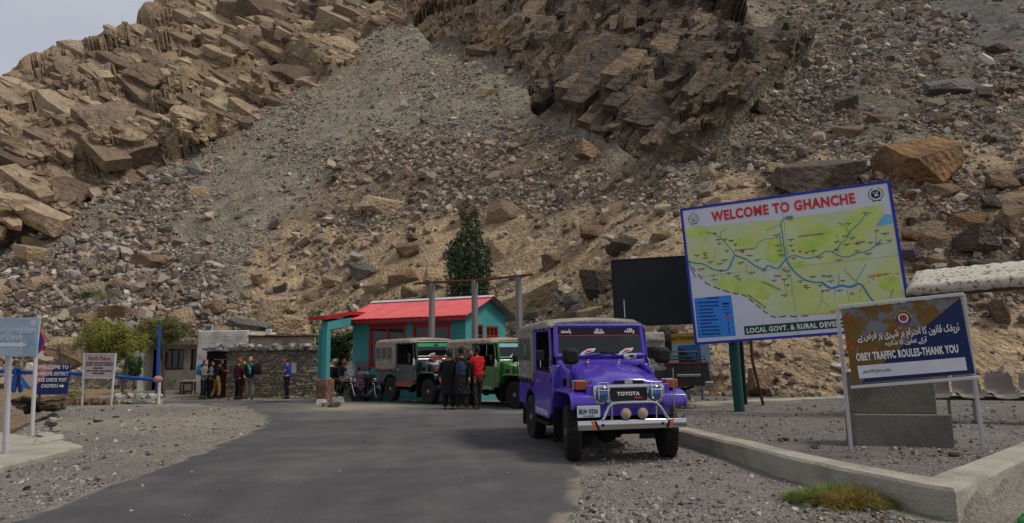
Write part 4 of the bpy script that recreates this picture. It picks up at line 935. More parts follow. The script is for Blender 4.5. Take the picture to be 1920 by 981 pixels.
c = zc(130, 262); laurel(B1, wb, c, .125, .0078, M_INK); B1.flat(wb, ribbon([(c[0] - .05, c[1] + .02), (c[0] - .01, c[1] - .03), (c[0] + .03, c[1] + .03)], .015) + ribbon([(c[0] - .02, c[1] - .05), (c[0] + .04, c[1] - .03)], .014) + disc((c[0], c[1] + .135), .022, 10, .014), M_INK, .0079, 'emblem_script')
c = zc(1114, 124); laurel(B1, wb, c, .15, .0078, M_INK); B1.flat(wb, disc(c, .082, 22), M_INK, .0083, 'emblem_disc'); B1.flat(wb, [[(c[0] - .03, c[1] - .05), (c[0] + .05, c[1] - .03), (c[0] + .03, c[1] + .01), (c[0] - .02, c[1] + .0)], [(c[0] + .0, c[1] + .02), (c[0] + .05, c[1] + .03), (c[0] + .02, c[1] + .065)]], M_WINK, .009, 'emblem_crest')
B1.flat(wb, disc((c[0] - .035, c[1] + .035), .022, 12), M_LAKE, .0091, 'emblem_globe')
# joints between the printed sheets
B1.flat(wb, ribbon([zc(600, 140), zc(662, 900)], .008) + ribbon([zc(100, 578), zc(1235, 455)], .006), mat('sheet_joint', '#9da09f', rough=.6), .0145, 'sheet_joint')

# --- black board behind it
B2 = Board((1148, 490), (1400, 473), (1405, 602), (1153, 611), 17.6, 16.9)
foot2 = Vector((B2.c.x, B2.c.y + .2, .15))
bb = thing('blank_billboard', 'plain black rectangular board standing behind the map billboard', 'billboard', foot2)
M_BB = mat('black_board_paint', '#1b1e25', rough=.6, var=.2, scale=1.5, col2='#14161b', fac2=.5)
mb = MB(); mb.M = B2.frame(foot2); mb.bb(-B2.w / 2, B2.w / 2, -B2.h / 2, B2.h / 2, -.05, 0); mb.build('panel', M_BB, bb, bevel=.008)
mb = MB(); mb.M = B2.frame(foot2); w2, h2 = B2.w / 2, B2.h / 2
mb.bb(-w2, w2, h2, h2 + .025, -.06, .012); mb.bb(-w2, w2, -h2 - .025, -h2, -.06, .012); mb.bb(-w2 - .025, -w2, -h2, h2, -.06, .012); mb.bb(w2, w2 + .025, -h2, h2, -.06, .012); mb.build('frame', M_BLACKP, bb)
for k in (.43, -.45):
    top = B2.c + B2.u * (k * B2.w) + B2.v * h2 - B2.n * .1; mb = MB(); mb.tube([Vector((top.x + .05, top.y, .0)) - foot2, top - foot2], .05, 10); mb.build('post', M_BLACKP, bb)
x_, y_ = B2.at(1170, 580); mb = MB(); mb.M = B2.frame(foot2); mb.bb(x_ - .012, x_ + .012, y_ - .22, y_ + .25, .001, .012); mb.build('pale_whip', M_WHITE, bb)  # thin pale antenna-like whip, drawn as a strip on the board face

# --- national park sign, mostly behind the map billboard
B3 = Board((1252, 626), (1330, 622), (1332, 692), (1255, 697), 19.2, 18.8)
foot3 = Vector((B3.c.x, B3.c.y, .15))
ns = thing('park_sign', 'yellow and blue picture sign reading NATIONAL PARK on grey posts', 'sign', foot3)
mb = MB(); mb.M = B3.frame(foot3); w3_, h3 = B3.w / 2, B3.h / 2; mb.bb(-w3_, w3_, -h3, h3, -.04, 0); mb.build('panel', mat('sign_pale_blue', '#9fb3c4', rough=.5, var=.1, scale=4), ns)
B3.flat(ns, [[(-w3_ + .01, h3 - .27), (w3_ - .01, h3 - .27), (w3_ - .01, h3 - .01), (-w3_ + .01, h3 - .01)]], mat('sign_yellow', '#c99a2e', rough=.5), .004, 'header')
B3.text(ns, 'NATIONAL PARK', M_INK, (.05, h3 - .145), B3.w * .98, .105, k=.007, bold=.004)
B3.flat(ns, [[(-.3, -.4), (.32, -.4), (.32, .18), (-.3, .18)]], mat('picture_sky', '#3c6fae', rough=.5, var=.15, scale=5), .004, 'picture'); B3.flat(ns, [[(-.3, -.38), (.25, -.38), (.0, -.1), (-.1, .02), (-.28, .12)]], mat('picture_peak', '#1d2230', rough=.5), .0065, 'picture_peak')
for xp in (1291, 1316):
    x_, _ = B3.at(xp, 690); t_ = B3.c + B3.u * x_ - B3.n * .07 + B3.v * .4; mb = MB(); mb.tube([Vector((t_.x, t_.y, 0)) - foot3, t_ - foot3], .05, 10); mb.build('post', M_TIN, ns)

# --- traffic sign in front
B4 = Board((1580, 581), (1806, 554), (1822, 703), (1596, 717), 8.9, 8.55)
fl_, fr_ = G(1597, 846, .2), G(1846, 850, .2); foot4 = (fl_ + fr_) / 2
ts = thing('traffic_sign', 'rust stained traffic sign reading OBEY TRAFFIC ROULES-THANK YOU in a white tube frame', 'sign', foot4)
M_TRUST = mat('weathered_olive', '#6b4f1c', rough=.55, var=.22, scale=5, col2='#6e6f74', fac2=.54, scale2=3.4, soft=.03, noise3=None)
M_TNAVY = mat('sign_navy', '#0f1f52', rough=.5, var=.1, scale=4)
M_TRED = mat('rust_stain', '#8a3a12', rough=.6, var=.25, scale=9, col2='#8f6d1c', fac2=.55, scale2=12)
w4, h4 = B4.w / 2, B4.h / 2
mb = MB(); mb.M = B4.frame(foot4); mb.bb(-w4, w4, -h4, h4, -.012, 0); mb.build('panel', M_TRUST, ts)
bt = lambda x, y: B4.at(x, y)
B4.flat(ts, [[bt(1806, 556), bt(1821, 702), bt(1610, 716), bt(1700, 640)][::-1]], M_TNAVY, .003, 'blue_half')
q = []
rg = random.Random(11)
for k in range(15):
    t_ = rg.random(); x, y = 1586 + 12 * t_ + rg.uniform(-2, 6), 592 + 115 * t_
    if k > 6: u_ = rg.random(); x, y = 1620 + 180 * u_ + rg.uniform(-22, -6), 692 - 134 * u_ + rg.uniform(-22, -4)
    cx, cy = bt(x, y); rr = rg.uniform(.02, .06); el = rg.uniform(.3, .7); ph = rg.uniform(0, 3.1); pl = []
    for i in range(22):
        a = 2 * math.pi * i / 22; q_ = rr * (1 + .45 * math.sin(2 * a + k) + .3 * math.sin(5 * a + 2 * k) + .2 * math.sin(9 * a + k)); u_, w_ = q_ * math.cos(a), q_ * el * math.sin(a); pl.append((cx + u_ * math.cos(ph) - w_ * math.sin(ph), cy + u_ * math.sin(ph) + w_ * math.cos(ph)))
    q.append(pl)
q = [pl for pl in q if all(abs(p[0]) < w4 and abs(p[1]) < h4 for p in pl)]
for i, pl in enumerate(q): B4.flat(ts, [pl], M_TRED, .0035 + i * .00008, 'rust_stain')
B4.text(ts, arabic('ٹریفک قانون کا احترام ہر شہری پر فرض ہے'), M_WINK, ((bt(1607, 641)[0] + bt(1799, 616)[0]) / 2, (bt(1607, 632)[1] + bt(1799, 620)[1]) / 2), bt(1799, 616)[0] - bt(1607, 640)[0], .155, k=.010, bold=.004)
B4.text(ts, arabic('آپکے تعاون کا شکریہ'), M_WINK, bt(1695, 642), bt(1734, 640)[0] - bt(1655, 645)[0], .095, k=.010, bold=.003)
B4.text(ts, 'OBEY TRAFFIC ROULES-THANK YOU', M_WINK, bt(1694.5, 663), bt(1789, 655)[0] - bt(1600, 672)[0], .105, k=.010, bold=.006)
B4.flat(ts, [[bt(1604, 686), bt(1805, 671.5), bt(1807, 696), bt(1607, 709)][::-1]], mat('sign_white', '#c9c9d2', rough=.5), .009, 'white_strip')
B4.text(ts, arabic('پولیس ضلع گانگچھے'), M_INK, bt(1638, 695), .34, .05, k=.0125)
c = bt(1693, 597)
B4.flat(ts, disc(c, .105, 28, .085), mat('emblem_gold', '#8f7a4a', rough=.5), .0105, 'emblem_ring'); B4.flat(ts, disc(c, .1, 20, .05, math.pi * 1.02, math.pi * 1.98), mat('emblem_blue', '#2b3a80', rough=.5), .0115, 'emblem_band')
B4.flat(ts, disc(c, .06, 20, .045), M_WINK, .0125, 'emblem_circle'); B4.flat(ts, disc((c[0], c[1] + .01), .03, 16, .018) + ribbon([(c[0] - .05, c[1] - .06), (c[0], c[1] - .068), (c[0] + .05, c[1] - .06)], .018), M_REDINK, .0132, 'emblem_crest')
T_ = .042
tl, tr = B4.c - B4.u * (w4 + .04) + B4.v * (h4 + .03), B4.c + B4.u * (w4 + .04) + B4.v * (h4 + .03)
bl, br = B4.c - B4.u * (w4 + .035) - B4.v * (h4 + .05), B4.c + B4.u * (w4 + .03) - B4.v * (h4 + .05)
def square_bar(root, a, b, t, m, name, nrm=None, t2=None):
    a, b = Vector(a), Vector(b); L_ = (b - a).length; x = (b - a).normalized(); n = Vector(nrm or (0, -1, 0)); y = (n - x * n.dot(x)).normalized(); z = x.cross(y)
    mb = MB(); mb.M = Matrix.Translation((a + b) / 2 - root.location) @ Matrix((x, y, z)).transposed().to_4x4(); mb.bb(-L_ / 2, L_ / 2, -t / 2, t / 2, -(t2 or t) / 2, (t2 or t) / 2); return mb.build(name, m, root, bevel=.004)
square_bar(ts, fl_ - Vector((0, 0, .15)), tl, T_, M_WHITER, 'post', B4.n); square_bar(ts, fr_ - Vector((0, 0, .15)), tr, T_, M_WHITER, 'post', B4.n)
square_bar(ts, tl + B4.n * .003, tr + B4.n * .003, T_, M_WHITER, 'rail', B4.n); square_bar(ts, bl, br, T_ * .9, M_WHITER, 'rail', B4.n)
for f_ in (fl_, fr_):
    mb = MB(); mb.tube([f_ - foot4 - Vector((0, 0, .1)), f_ - foot4 + Vector((0, 0, .07))], .034, 4); mb.build('rusty_foot', M_RUST, ts)
mb = MB(); mb.M = B4.frame(foot4)
for k in range(5): x = -w4 + .15 + k * (2 * w4 - .3) / 4; mb.bb(x - .008, x + .008, h4 - .002, h4 + .025, -.008, .004)
mb.build('fixing_tab', M_RUST, ts)

# --- concrete plinth behind the traffic sign
pl0 = G(1603, 839, .2); pr0 = G(1789, 841, .2); yaw = math.atan2(pr0.y - pl0.y - .05, pr0.x - pl0.x); cpl = (pl0 + pr0) / 2
ptg = thing('plinth', 'stepped grey concrete plinth standing behind the traffic sign', 'plinth', (cpl.x + .09, cpl.y + .28, .15), yaw)
mb = MB(); mb.bb(-.62, .62, -.26, .26, -.1, .50); mb.build('base_block', M_CONCD, ptg, bevel=.012)
mb = MB(); mb.bb(-.57, .47, -.18, .22, .50, 1.08); mb.build('upper_block', M_CONCD, ptg, bevel=.012)

# --- leaning bent pole behind the gravel
a, b = G(1432, 757, .2), P(1408, 640, 15.9)
bp = thing('bent_pole', 'thin bent grey pole leaning right behind the green billboard post', 'pole', a)
mb = MB(); mb.tube([Vector((0, 0, -.1)), (P(1420, 716, 15.9) - a), (P(1411, 678, 15.9) - a), b - a, P(1407, 600, 15.9) - a], .036, 8); mb.build('shaft', M_RUST, bp)

# --- row of brown moulded seats
sL, sR = P(1668, 742, 12.9), P(1960, 732, 12.0); yaw = math.atan2(sR.y - sL.y, sR.x - sL.x)
bench = thing('seat_row', 'row of brown moulded seats on a dark steel beam under the floral awning', 'bench', (sL.x, sL.y, .2), yaw)
M_SEAT = mat('brown_plastic', '#6b615a', rough=.5, var=.1, scale=6); Lb = (sR - sL).length
mb = MB(); mb.bb(-.05, Lb + .05, -.05, .03, .40, .47); mb.build('beam', M_BLACKP, bench)
ns_ = 6
for k in range(ns_):
    x = .25 + k * .52; mb = MB(); r1 = []
    for (y, z, hw) in ((-.24, .46, .2), (-.2, .50, .23), (0, .485, .235), (.17, .50, .23), (.22, .62, .225), (.26, .78, .2), (.28, .86, .17)):
        r1.append([(x - hw, y, z + .05), (x - hw * .8, y - .0, z), (x, y, z - .02), (x + hw * .8, y, z), (x + hw, y, z + .05), (x + hw * .8, y + .02, z + .025), (x, y + .02, z + .005), (x - hw * .8, y + .02, z + .025)])
    mb.loft(r1); mb.build('seat', M_SEAT, bench, ang=1.0)
for x in (.5, Lb * .55, Lb - .3):
    mb = MB(); mb.bb(x - .02, x + .02, -.03, .01, 0, .40); mb.bb(x - .02, x + .02, -.22, .2, -.01, .03); mb.build('leg', M_TIN, bench)

# --- floral awning above the seats
M_FLORAL = mat('floral_cloth', '#b8b2a2', rough=.9, var=.06, scale=6, col2='#675d50', fac2=.57, scale2=13, soft=.03)
aw0, aw1 = P(1700, 555, 13.6), P(1985, 532, 12.3); yaw = math.atan2(aw1.y - aw0.y, aw1.x - aw0.x); La = (aw1 - aw0).length
aw = thing('awning', 'long cloth awning with a floral pattern and a rolled front edge at the right', 'awning', (aw0.x, aw0.y, .2), yaw)
z0 = aw0.z - .2; slope = (aw1.z - aw0.z) / La; rings = []
for i in range(25):
    x = La * i / 24; e = math.sin(min(1, (i + .3) / 2.5) * math.pi / 2); zb = z0 + slope * x; w_ = .025 * math.sin(i * 1.3)
    prof = [(-.02, .0), (-.10, .06), (-.13, .16), (-.10, .25), (-.02, .29), (.10, .33 + w_), (.30, .50), (.55, .58 * e + .1), (.95, .56), (1.0, .50), (.55, .50 * e + .1), (.28, .40), (.06, .20), (.03, .06)]
    rings.append([(x, y, zb + z * (.55 + .45 * e) * .80 + .012 * math.sin(i * 2.3 + y * 9)) for y, z in prof])
mb = MB(); mb.loft(rings); mb.build('cloth', M_FLORAL, aw, ang=1.2)
mb = MB()
for y, z in ((.10, -.02), (.95, .42)): mb.tube([(.05, y, z0 + z), (La, y, z0 + z + slope * La)], .035, 8)
for k in range(6): x = .1 + k * (La - .2) / 5; mb.tube([(x, .1, z0 - .02 + slope * x), (x, .95, z0 + .42 + slope * x)], .025, 6)
mb.build('frame', M_STICK, aw)
for x, y in ((.55, .12), (La - .05, .12), (.2, .93), (La - .05, .93)):
    mb = MB(); mb.tube([(x, y, -.1), (x, y, z0 + slope * x + (.4 if y > .5 else 0))], .03, 8); mb.build('post', M_TIN, aw)

# ------------------------------------------------------------------ left hand signs
# information sign
B5 = Board((-62, 595), (72, 596.5), (71, 668), (-62, 668), 10.55, 10.55)
f5 = G(13, 858); f5.z -= .05
si = thing('information_sign', 'faded pale blue sign reading Information Desk with a white arrow on a white post', 'sign', f5)
M_FADE = mat('faded_blue', '#7d97ad', rough=.55, var=.10, scale=3, col2='#9db0bd', fac2=.5, scale2=4, soft=.14)
mb = MB(); mb.M = B5.frame(f5); w5, h5 = B5.w / 2, B5.h / 2; mb.bb(-w5, w5, -h5, h5, -.03, 0); mb.build('panel', M_FADE, si, bevel=.004)
b5 = lambda x, y: B5.at(x, y)
M_FW = mat('faded_white_ink', '#b6c0cb', rough=.6, var=.08)
x0 = b5(-60, 620)[0]; x1 = b5(66, 620)[0]; B5.text(si, 'Tourism Information', M_FW, ((x0 + x1) / 2, b5(0, 619)[1]), x1 - x0, .105, k=.004, bold=.003)
x0 = b5(-30, 620)[0]; x1 = b5(44, 620)[0]; B5.text(si, 'Board/Desk', M_FW, ((x0 + x1) / 2, b5(0, 632)[1]), x1 - x0, .105, k=.004, bold=.003)
yA = b5(0, 646.5)[1]; xe = b5(54, 646)[0]; xs = b5(-45, 646)[0]
B5.flat(si, [[(xs, yA - .028), (xe - .12, yA - .028), (xe - .12, yA + .028), (xs, yA + .028)], [(xe - .12, yA - .055), (xe, yA), (xe - .12, yA + .055)]], mat('arrow_white', '#c4cbd2', rough=.6), .004, 'arrow')
lx, ly = b5(61, 606); B5.flat(si, [[(lx - .04, ly - .045), (lx + .04, ly - .045), (lx + .04, ly + .045), (lx - .04, ly + .045)]], M_FW, .004, 'sticker')
mb = MB(); mb.tube([Vector((0, 0, -.4)), P(17, 640, 10.62) - f5], .045, 12); mb.build('post', M_WHITER, si)
# round sign
f6 = G(63, 815); f6.z = float(gz(f6.x, f6.y)); c6 = P(62, 642, f6.y)
rs = thing('round_sign', 'round blue sign with a red rim half behind the information sign', 'sign', f6)
mb = MB(); mb.lathe([(.285, .0), (.285, .015), (.25, .016)], 'y', c6 - f6 + Vector((0, -.06, 0)), 32); mb.build('rim', M_REDINK, rs)
mb = MB(); mb.lathe([(.001, -.004), (.252, -.004), (.252, .006)], 'y', c6 - f6 + Vector((0, -.06, 0)), 32); mb.build('disc', mat('sign_blue', '#1c3593', rough=.45, var=.1, scale=4), rs)
mb = MB(); mb.tube([Vector((-.02, 0, -.5)), P(66, 690, f6.y) - f6, P(69, 622, f6.y) - f6], .04, 10); mb.build('post', M_WHITER, rs)
# check post sign
B7 = Board((66, 682), (129, 683), (128, 739), (67, 741), 19.5, 19.5)
f7 = Vector((B7.c.x, B7.c.y + .06, P(97, 746, 19.5).z))
cs = thing('check_post_sign', 'navy and red hand painted sign reading WELCOME TO GHANCHE DISTRICT CHECK POST CHUMDU', 'sign', f7)
mb = MB(); mb.M = B7.frame(f7); w7, h7 = B7.w / 2, B7.h / 2; mb.bb(-w7, w7, -h7, h7, -.02, 0); mb.build('panel', mat('check_navy', '#1c2a63', rough=.55, var=.1, scale=4), cs)
b7 = lambda x, y: B7.at(x, y)
B7.flat(cs, [[(-w7 + .004, h7 - .004), (-w7 + .004, -h7 + .24), (w7 - .3, h7 - .004)]], mat('faded_red', '#a8605f', rough=.6, var=.25, scale=7, col2='#b98d88', fac2=.55, scale2=7), .003, 'red_half')
for txt, yy, x0, x1 in (('WELCOME TO', 689, 70, 127), ('GHANCHE DISTRICT', 701.5, 67, 128), ('TAXE CHECK POST', 713, 68, 126), ('CHUMDU', 724, 79, 110)):
    a0, a1 = b7(x0, yy)[0], b7(x1, yy)[0]; B7.text(cs, txt, M_WINK, ((a0 + a1) / 2, b7(100, yy)[1]), a1 - a0, .105, k=.006, bold=.004)
ax_, ay_ = b7(117, 724); B7.flat(cs, [[(ax_ - .07, ay_ - .03), (ax_ + .02, ay_ - .03), (ax_ + .02, ay_ + .03), (ax_ - .07, ay_ + .03)], [(ax_ + .02, ay_ - .06), (ax_ + .08, ay_), (ax_ + .02, ay_ + .06)]], M_WINK, .006, 'arrow')
for k in (-.38, .38): square_bar(cs, Vector((B7.c.x + k * B7.w, f7.y, f7.z - .1)), B7.c + B7.u * (k * B7.w) - B7.n * .04 + B7.v * .3, .05, M_RUST, 'post')
# guest house sign
B8 = Board((158, 662), (217, 663), (213.5, 710), (154.5, 710), 23.6, 23.4)
f8 = Vector((B8.c.x, B8.c.y, float(gz(B8.c.x, B8.c.y))))
gs_ = thing('guest_house_sign', 'white framed sign reading North Palace GUEST HOUSE KHAPLU standing on two white posts', 'sign', f8)
mb = MB(); mb.M = B8.frame(f8); w8, h8 = B8.w / 2, B8.h / 2; mb.bb(-w8 + .03, w8 - .03, -h8 + .03, h8 - .03, -.015, 0); mb.build('panel', mat('guest_panel', '#b7a9a4', rough=.6, var=.06), gs_)
for z_ in (h8 - .04, -h8):
    mb = MB(); mb.M = B8.frame(f8); mb.bb(-w8, w8, z_, z_ + .04, -.03, .015); mb.build('rail', M_WHITE, gs_)
for k in (-1, 1):
    t_ = B8.c + B8.u * (k * w8) + B8.v * h8; bpt = G(155 if k < 0 else 209, 744) ; bpt = Vector((bpt.x * t_.y / bpt.y, t_.y, f8.z - .1)); square_bar(gs_, bpt, t_, .05, M_WHITE, 'post')
b8 = lambda x, y: B8.at(x, y)
M_CRIM = mat('crimson_ink', '#8c1f2c', rough=.6); M_NAVYI = mat('navy_ink', '#1f2a4a', rough=.6)
for txt, yy, x0, x1, h, m in (('North Palace', 672, 166, 207, .15, M_CRIM), ('GUEST HOUSE KHAPLU', 682.5, 161, 212, .15, M_NAVYI), ('GHANCHE', 690.5, 175, 193, .06, M_INK), ('0346-3178789  0346-5303251', 695.5, 162, 210, .06, M_INK), ('05816-450465', 700, 175, 196, .06, M_INK)):
    a0, a1 = b8(x0, yy)[0], b8(x1, yy)[0]; B8.text(gs_, txt, m, ((a0 + a1) / 2, b8(185, yy)[1]), a1 - a0, h, k=.004, bold=.004)

# ------------------------------------------------------------------ blue barrier
M_BARB = mat('barrier_blue', '#1b468f', rough=.5, var=.12, scale=6)
pA, pB, pC = P(-40, 695, 25.0), P(158, 701, 25.0), P(292, 712.5, 24.6); fB = Vector((pC.x, pC.y, float(gz(pC.x, pC.y))))
bar = thing('road_barrier', 'long blue painted barrier pole lying across posts behind the guest house sign', 'barrier', fB)
mb = MB(); mb.tube([pA - fB, pB - fB, pC - fB], .07, 10); mb.build('boom', M_BARB, bar)
mb = MB(); mb.ball(pC - fB + Vector((.08, 0, .02)), (.17, .14, .13), 10, 7); mb.build('counterweight', mat('pink_rag', '#a77a76', rough=.9, var=.3, scale=9), bar)
mb = MB(); mb.tube([Vector((.15, 0, -.1)), pC - fB + Vector((.14, 0, -.04))], .05, 8); mb.build('post', M_WPLAST, bar)
fU = Vector((P(297, 700, 25.4).x, 25.4, float(gz(-13, 25.4)))); up = thing('barrier_mast', 'tall upright blue painted pole behind the end of the barrier', 'pole', fU)
mb = MB(); mb.tube([Vector((0, 0, -.1)), P(299, 611, 25.4) - fU], .062, 10); mb.build('mast', M_BARB, up)
tr_ = P(46, 712, 24.8); fT = Vector((tr_.x, tr_.y, P(46, 736, 24.8).z)); trs = thing('barrier_trestle', 'blue painted steel trestle holding the left end of the barrier', 'trestle', fT)
for a, b in (((24, 735), (30, 690)), ((26, 735), (36, 690)), ((40, 735), (26, 692)), ((38, 735), (33, 692))): square_bar(trs, P(*a, 24.8 + .3 * (a[0] % 3)), P(*b, 24.8 + .1 * (b[0] % 3)), .09, M_BARB, 'leg')
pk = P(52, 725, 24.3); fp = Vector((pk.x, pk.y, P(52, 738, 24.3).z)); fl = thing('blue_flag', 'small blue and white triangular board leaning by the barrier', 'board', fp)
mb = MB(); q = [P(40, 704, 24.3) - fp, P(42, 729, 24.3) - fp, P(56, 726, 24.3) - fp]; mb.add(q + [p + Vector((0, .04, 0)) for p in q], [(0, 1, 2), (5, 4, 3), (0, 3, 4, 1), (1, 4, 5, 2), (2, 5, 3, 0)]); mb.build('blue_panel', mat('flag_blue', '#2d6fc4', rough=.6), fl)
mb = MB(); q = [P(40, 704, 24.28) - fp, P(56, 726, 24.28) - fp, P(66, 722, 24.28) - fp, P(64, 702, 24.28) - fp]; mb.add(q + [p + Vector((0, .04, 0)) for p in q], [(0, 1, 2, 3), (7, 6, 5, 4), (0, 4, 5, 1), (1, 5, 6, 2), (2, 6, 7, 3), (3, 7, 4, 0)]); mb.build('white_panel', mat('pinkish_white', '#b9a5a3', rough=.7), fl)

# ------------------------------------------------------------------ buildings
def wall_grid(mb, L, z0, z1, th, holes, x0=0.0, y0=0.0):
    """a wall along x from x0 to L with rectangular openings, as butted blocks"""
    xs = sorted({x0, L} | {h[0] for h in holes} | {h[1] for h in holes}); zs_ = sorted({z0, z1} | {h[2] for h in holes} | {h[3] for h in holes})
    for a, b in zip(xs[:-1], xs[1:]):
        run = None
        for c, d in zip(zs_[:-1], zs_[1:]):
            mx_, mz = (a + b) / 2, (c + d) / 2; hole = any(h[0] < mx_ < h[1] and h[2] < mz < h[3] for h in holes)
            if not hole: run = (run[0], d) if run else (c, d)
            if hole and run: mb.bb(a, b, y0, y0 + th, *run); run = None
        if run: mb.bb(a, b, y0, y0 + th, *run)
def window(root, x0, x1, z0, z1, y, cols, rows, m, fw=.07, dy=.06, swap=None, split=None):
    """frame with its pane; stands on a wall along x (or along y through swap)"""
    mb = MB(); 
    if swap is not None: mb.M = swap
    mb.bb(x0, x1, y, y + dy, z0, z0 + fw); mb.bb(x0, x1, y, y + dy, z1 - fw, z1); mb.bb(x0, x0 + fw, y, y + dy, z0 + fw, z1 - fw); mb.bb(x1 - fw, x1, y, y + dy, z0 + fw, z1 - fw)
    cs_ = [x0 + (x1 - x0) * k / cols for k in range(1, cols)]
    for x in cs_: mb.bb(x - fw * .45, x + fw * .45, y + .004, y + dy - .004, z0 + fw, z1 - fw)
    zz = [z0 + (z1 - z0) * k for k in (split or [k / rows for k in range(1, rows)])]
    ed = [x0 + fw] + cs_ + [x1 - fw]
    for z in zz:
        for a, b in zip(ed[:-1], ed[1:]): mb.bb(a + (.45 * fw if a in cs_ else 0), b - (.45 * fw if b in cs_ else 0), y + .003, y + dy - .003, z - fw * .45, z + fw * .45)
    w = mb.build('window', m, root)
    mb = MB()
    if swap is not None: mb.M = swap
    mb.bb(x0 + .02, x1 - .02, y + dy * .5, y + dy * .5 + .008, z0 + .02, z1 - .02); mb.build('pane', M_GLASSD, w); return w
def on_wall(px, py, A, w):
    d = ray(px, py); s = (d[0] * A.y - A.x) / (w.x - d[0] * w.y); Y = A.y + s * w.y; return s, CAMH + d[2] * Y
# --- turquoise hut with the red roof
HA = Vector((-6.1, 25.6)); HW = Vector((.903, -.43)).normalized(); HG = Vector((-HW.y, HW.x)); HZ = -.27; HL, HD_ = 4.92, 3.2
hyaw = math.atan2(HW.y, HW.x)
hut = thing('roadside_hut', 'turquoise hut with a bright red corrugated roof and an open porch', 'hut', (HA.x, HA.y, HZ), hyaw)
lw = lambda px, py: (lambda r: (r[0], r[1] - HZ))(on_wall(px, py, HA, HW))
x0, zt = lw(692, 612); x1, zb_ = lw(761, 690); wins = [(x0, x1, lw(727, 691)[1], lw(727, 611)[1])]
x2, zt2 = lw(773, 610); x3, _ = lw(844, 610); wins.append((x2, x3, lw(800, 690)[1], lw(800, 609)[1]))
EV = 2.95 - HZ; RG_ = 3.56 - HZ
mb = MB(); wall_grid(mb, HL, 0, EV - .02, .2, wins)
mb.build('front_wall', M_TURQ, hut)
mb = MB(); GAx = HL; gb = HA + HW * HL
gw = lambda px, py: (lambda r: (r[0], r[1] - HZ))(on_wall(px, py, gb, HG))
gwin = [(gw(893, 620)[0], gw(906, 620)[0], gw(900, 650)[1], gw(900, 609)[1]), (gw(912, 620)[0], gw(934, 620)[0], gw(920, 648)[1], gw(920, 612)[1])]
SW = Matrix(((0, -1, 0, HL), (1, 0, 0, 0), (0, 0, 1, 0), (0, 0, 0, 1)))        # x along the gable (into depth), y into the house
mb.M = SW; wall_grid(mb, HD_, 0, EV - .02, .2, gwin, x0=.2)
mb.add([(0, 0, EV - .02), (HD_, 0, EV - .02), (HD_ / 2, 0, RG_ - .03), (0, .2, EV - .02), (HD_, .2, EV - .02), (HD_ / 2, .2, RG_ - .03)], [(0, 1, 2), (5, 4, 3), (0, 3, 4, 1), (1, 4, 5, 2), (2, 5, 3, 0)])
mb.build('gable_wall', M_TURQ, hut)
mb = MB(); mb.bb(0, HL - .2, HD_ - .2, HD_, 0, EV - .02); mb.bb(0, .2, .2, HD_ - .2, 0, EV - .02)
mb.add([(0, .2, EV - .02), (0, HD_, EV - .02), (0, HD_ / 2, RG_ - .03), (.2, .2, EV - .02), (.2, HD_, EV - .02), (.2, HD_ / 2, RG_ - .03)], [(0, 1, 2), (5, 4, 3), (0, 3, 4, 1), (1, 4, 5, 2), (2, 5, 3, 0)])
mb.build('back_wall', M_TURQ, hut)
for (a, b, c_, d2), cols, sp in ((wins[0], 2, [.62]), (wins[1], 2, [.62])): window(hut, a, b, c_, d2, .02, cols, 2, M_REDD, .11, .07, split=sp)
for (a, b, c_, d2) in wins:
    mb = MB(); xm = (a + b) / 2
    for q in (a + (xm - a) * .5, xm + (b - xm) * .5): mb.bb(q - .035, q + .035, .025, .085, c_ + .11, c_ + (d2 - c_) * .62 - .06)
    mb.build('window_mullion', M_REDD, hut)
    mb = MB(); mb.bb(a - .05, b + .05, -.012, .02, d2, d2 + .07); mb.build('window_head', M_REDD, hut)
for k, (a, b, c_, d2) in enumerate(gwin): window(hut, a, b, c_, d2, .02, 1 + k * 2, 2, M_REDD, .06, .06, swap=SW)
def corrugated(name, x0, x1, y0, z0, y1, z1, m, pitch=.105, amp=.016, th=.004):
    n = int((x1 - x0) / pitch * 6); mb = MB(); L_ = math.hypot(y1 - y0, z1 - z0); ny, nz = -(z1 - z0) / L_, (y1 - y0) / L_; ts_ = [0, .25, .5, .75, 1]
    rows = []
    for off in (0, -th):
        for t in ts_:
            sag = -.012 * math.sin(t * math.pi)
            rows.append([(x0 + (x1 - x0) * i / n, y0 + (y1 - y0) * t + ny * (amp * math.sin(2 * math.pi * i / 6) + off), z0 + (z1 - z0) * t + nz * (amp * math.sin(2 * math.pi * i / 6) + off + sag)) for i in range(n + 1)])
    W_ = n + 1; vs = [p for r in rows for p in r]; fs = []
    for s_ in (0, 5):
        for r in range(4):
            for i in range(n): a = (s_ + r) * W_ + i; fs.append((a, a + 1, a + W_ + 1, a + W_))
    mb.add(vs, fs)
    for i in range(n): mb.f += [(i, i + 1, 5 * W_ + i + 1, 5 * W_ + i), (4 * W_ + i, 4 * W_ + i + 1, 9 * W_ + i + 1, 9 * W_ + i)]
    return mb.build(name, m, hut, ang=1.2)
nsheet = 6; X0, X1 = -.32, HL + .30
sl = (RG_ - EV) / (HD_ / 2); EY = -.42
for k in range(nsheet):
    a = X0 + (X1 - X0) * k / nsheet; b = X0 + (X1 - X0) * (k + 1) / nsheet + .04; corrugated('roof_sheet', a, b, EY - random.uniform(0, .03), EV + sl * EY + .03 + k % 2 * .006, HD_ / 2, RG_ + .03 + k % 2 * .006, M_RED)
for k in range(3):
    a = X0 + (X1 - X0) * k / 3; b = X0 + (X1 - X0) * (k + 1) / 3 + .04; corrugated('rear_roof_sheet', a, b, HD_ - EY + .1, EV + sl * EY - .02 + k % 2 * .006, HD_ / 2, RG_ + .03 + k % 2 * .006, M_TIN)
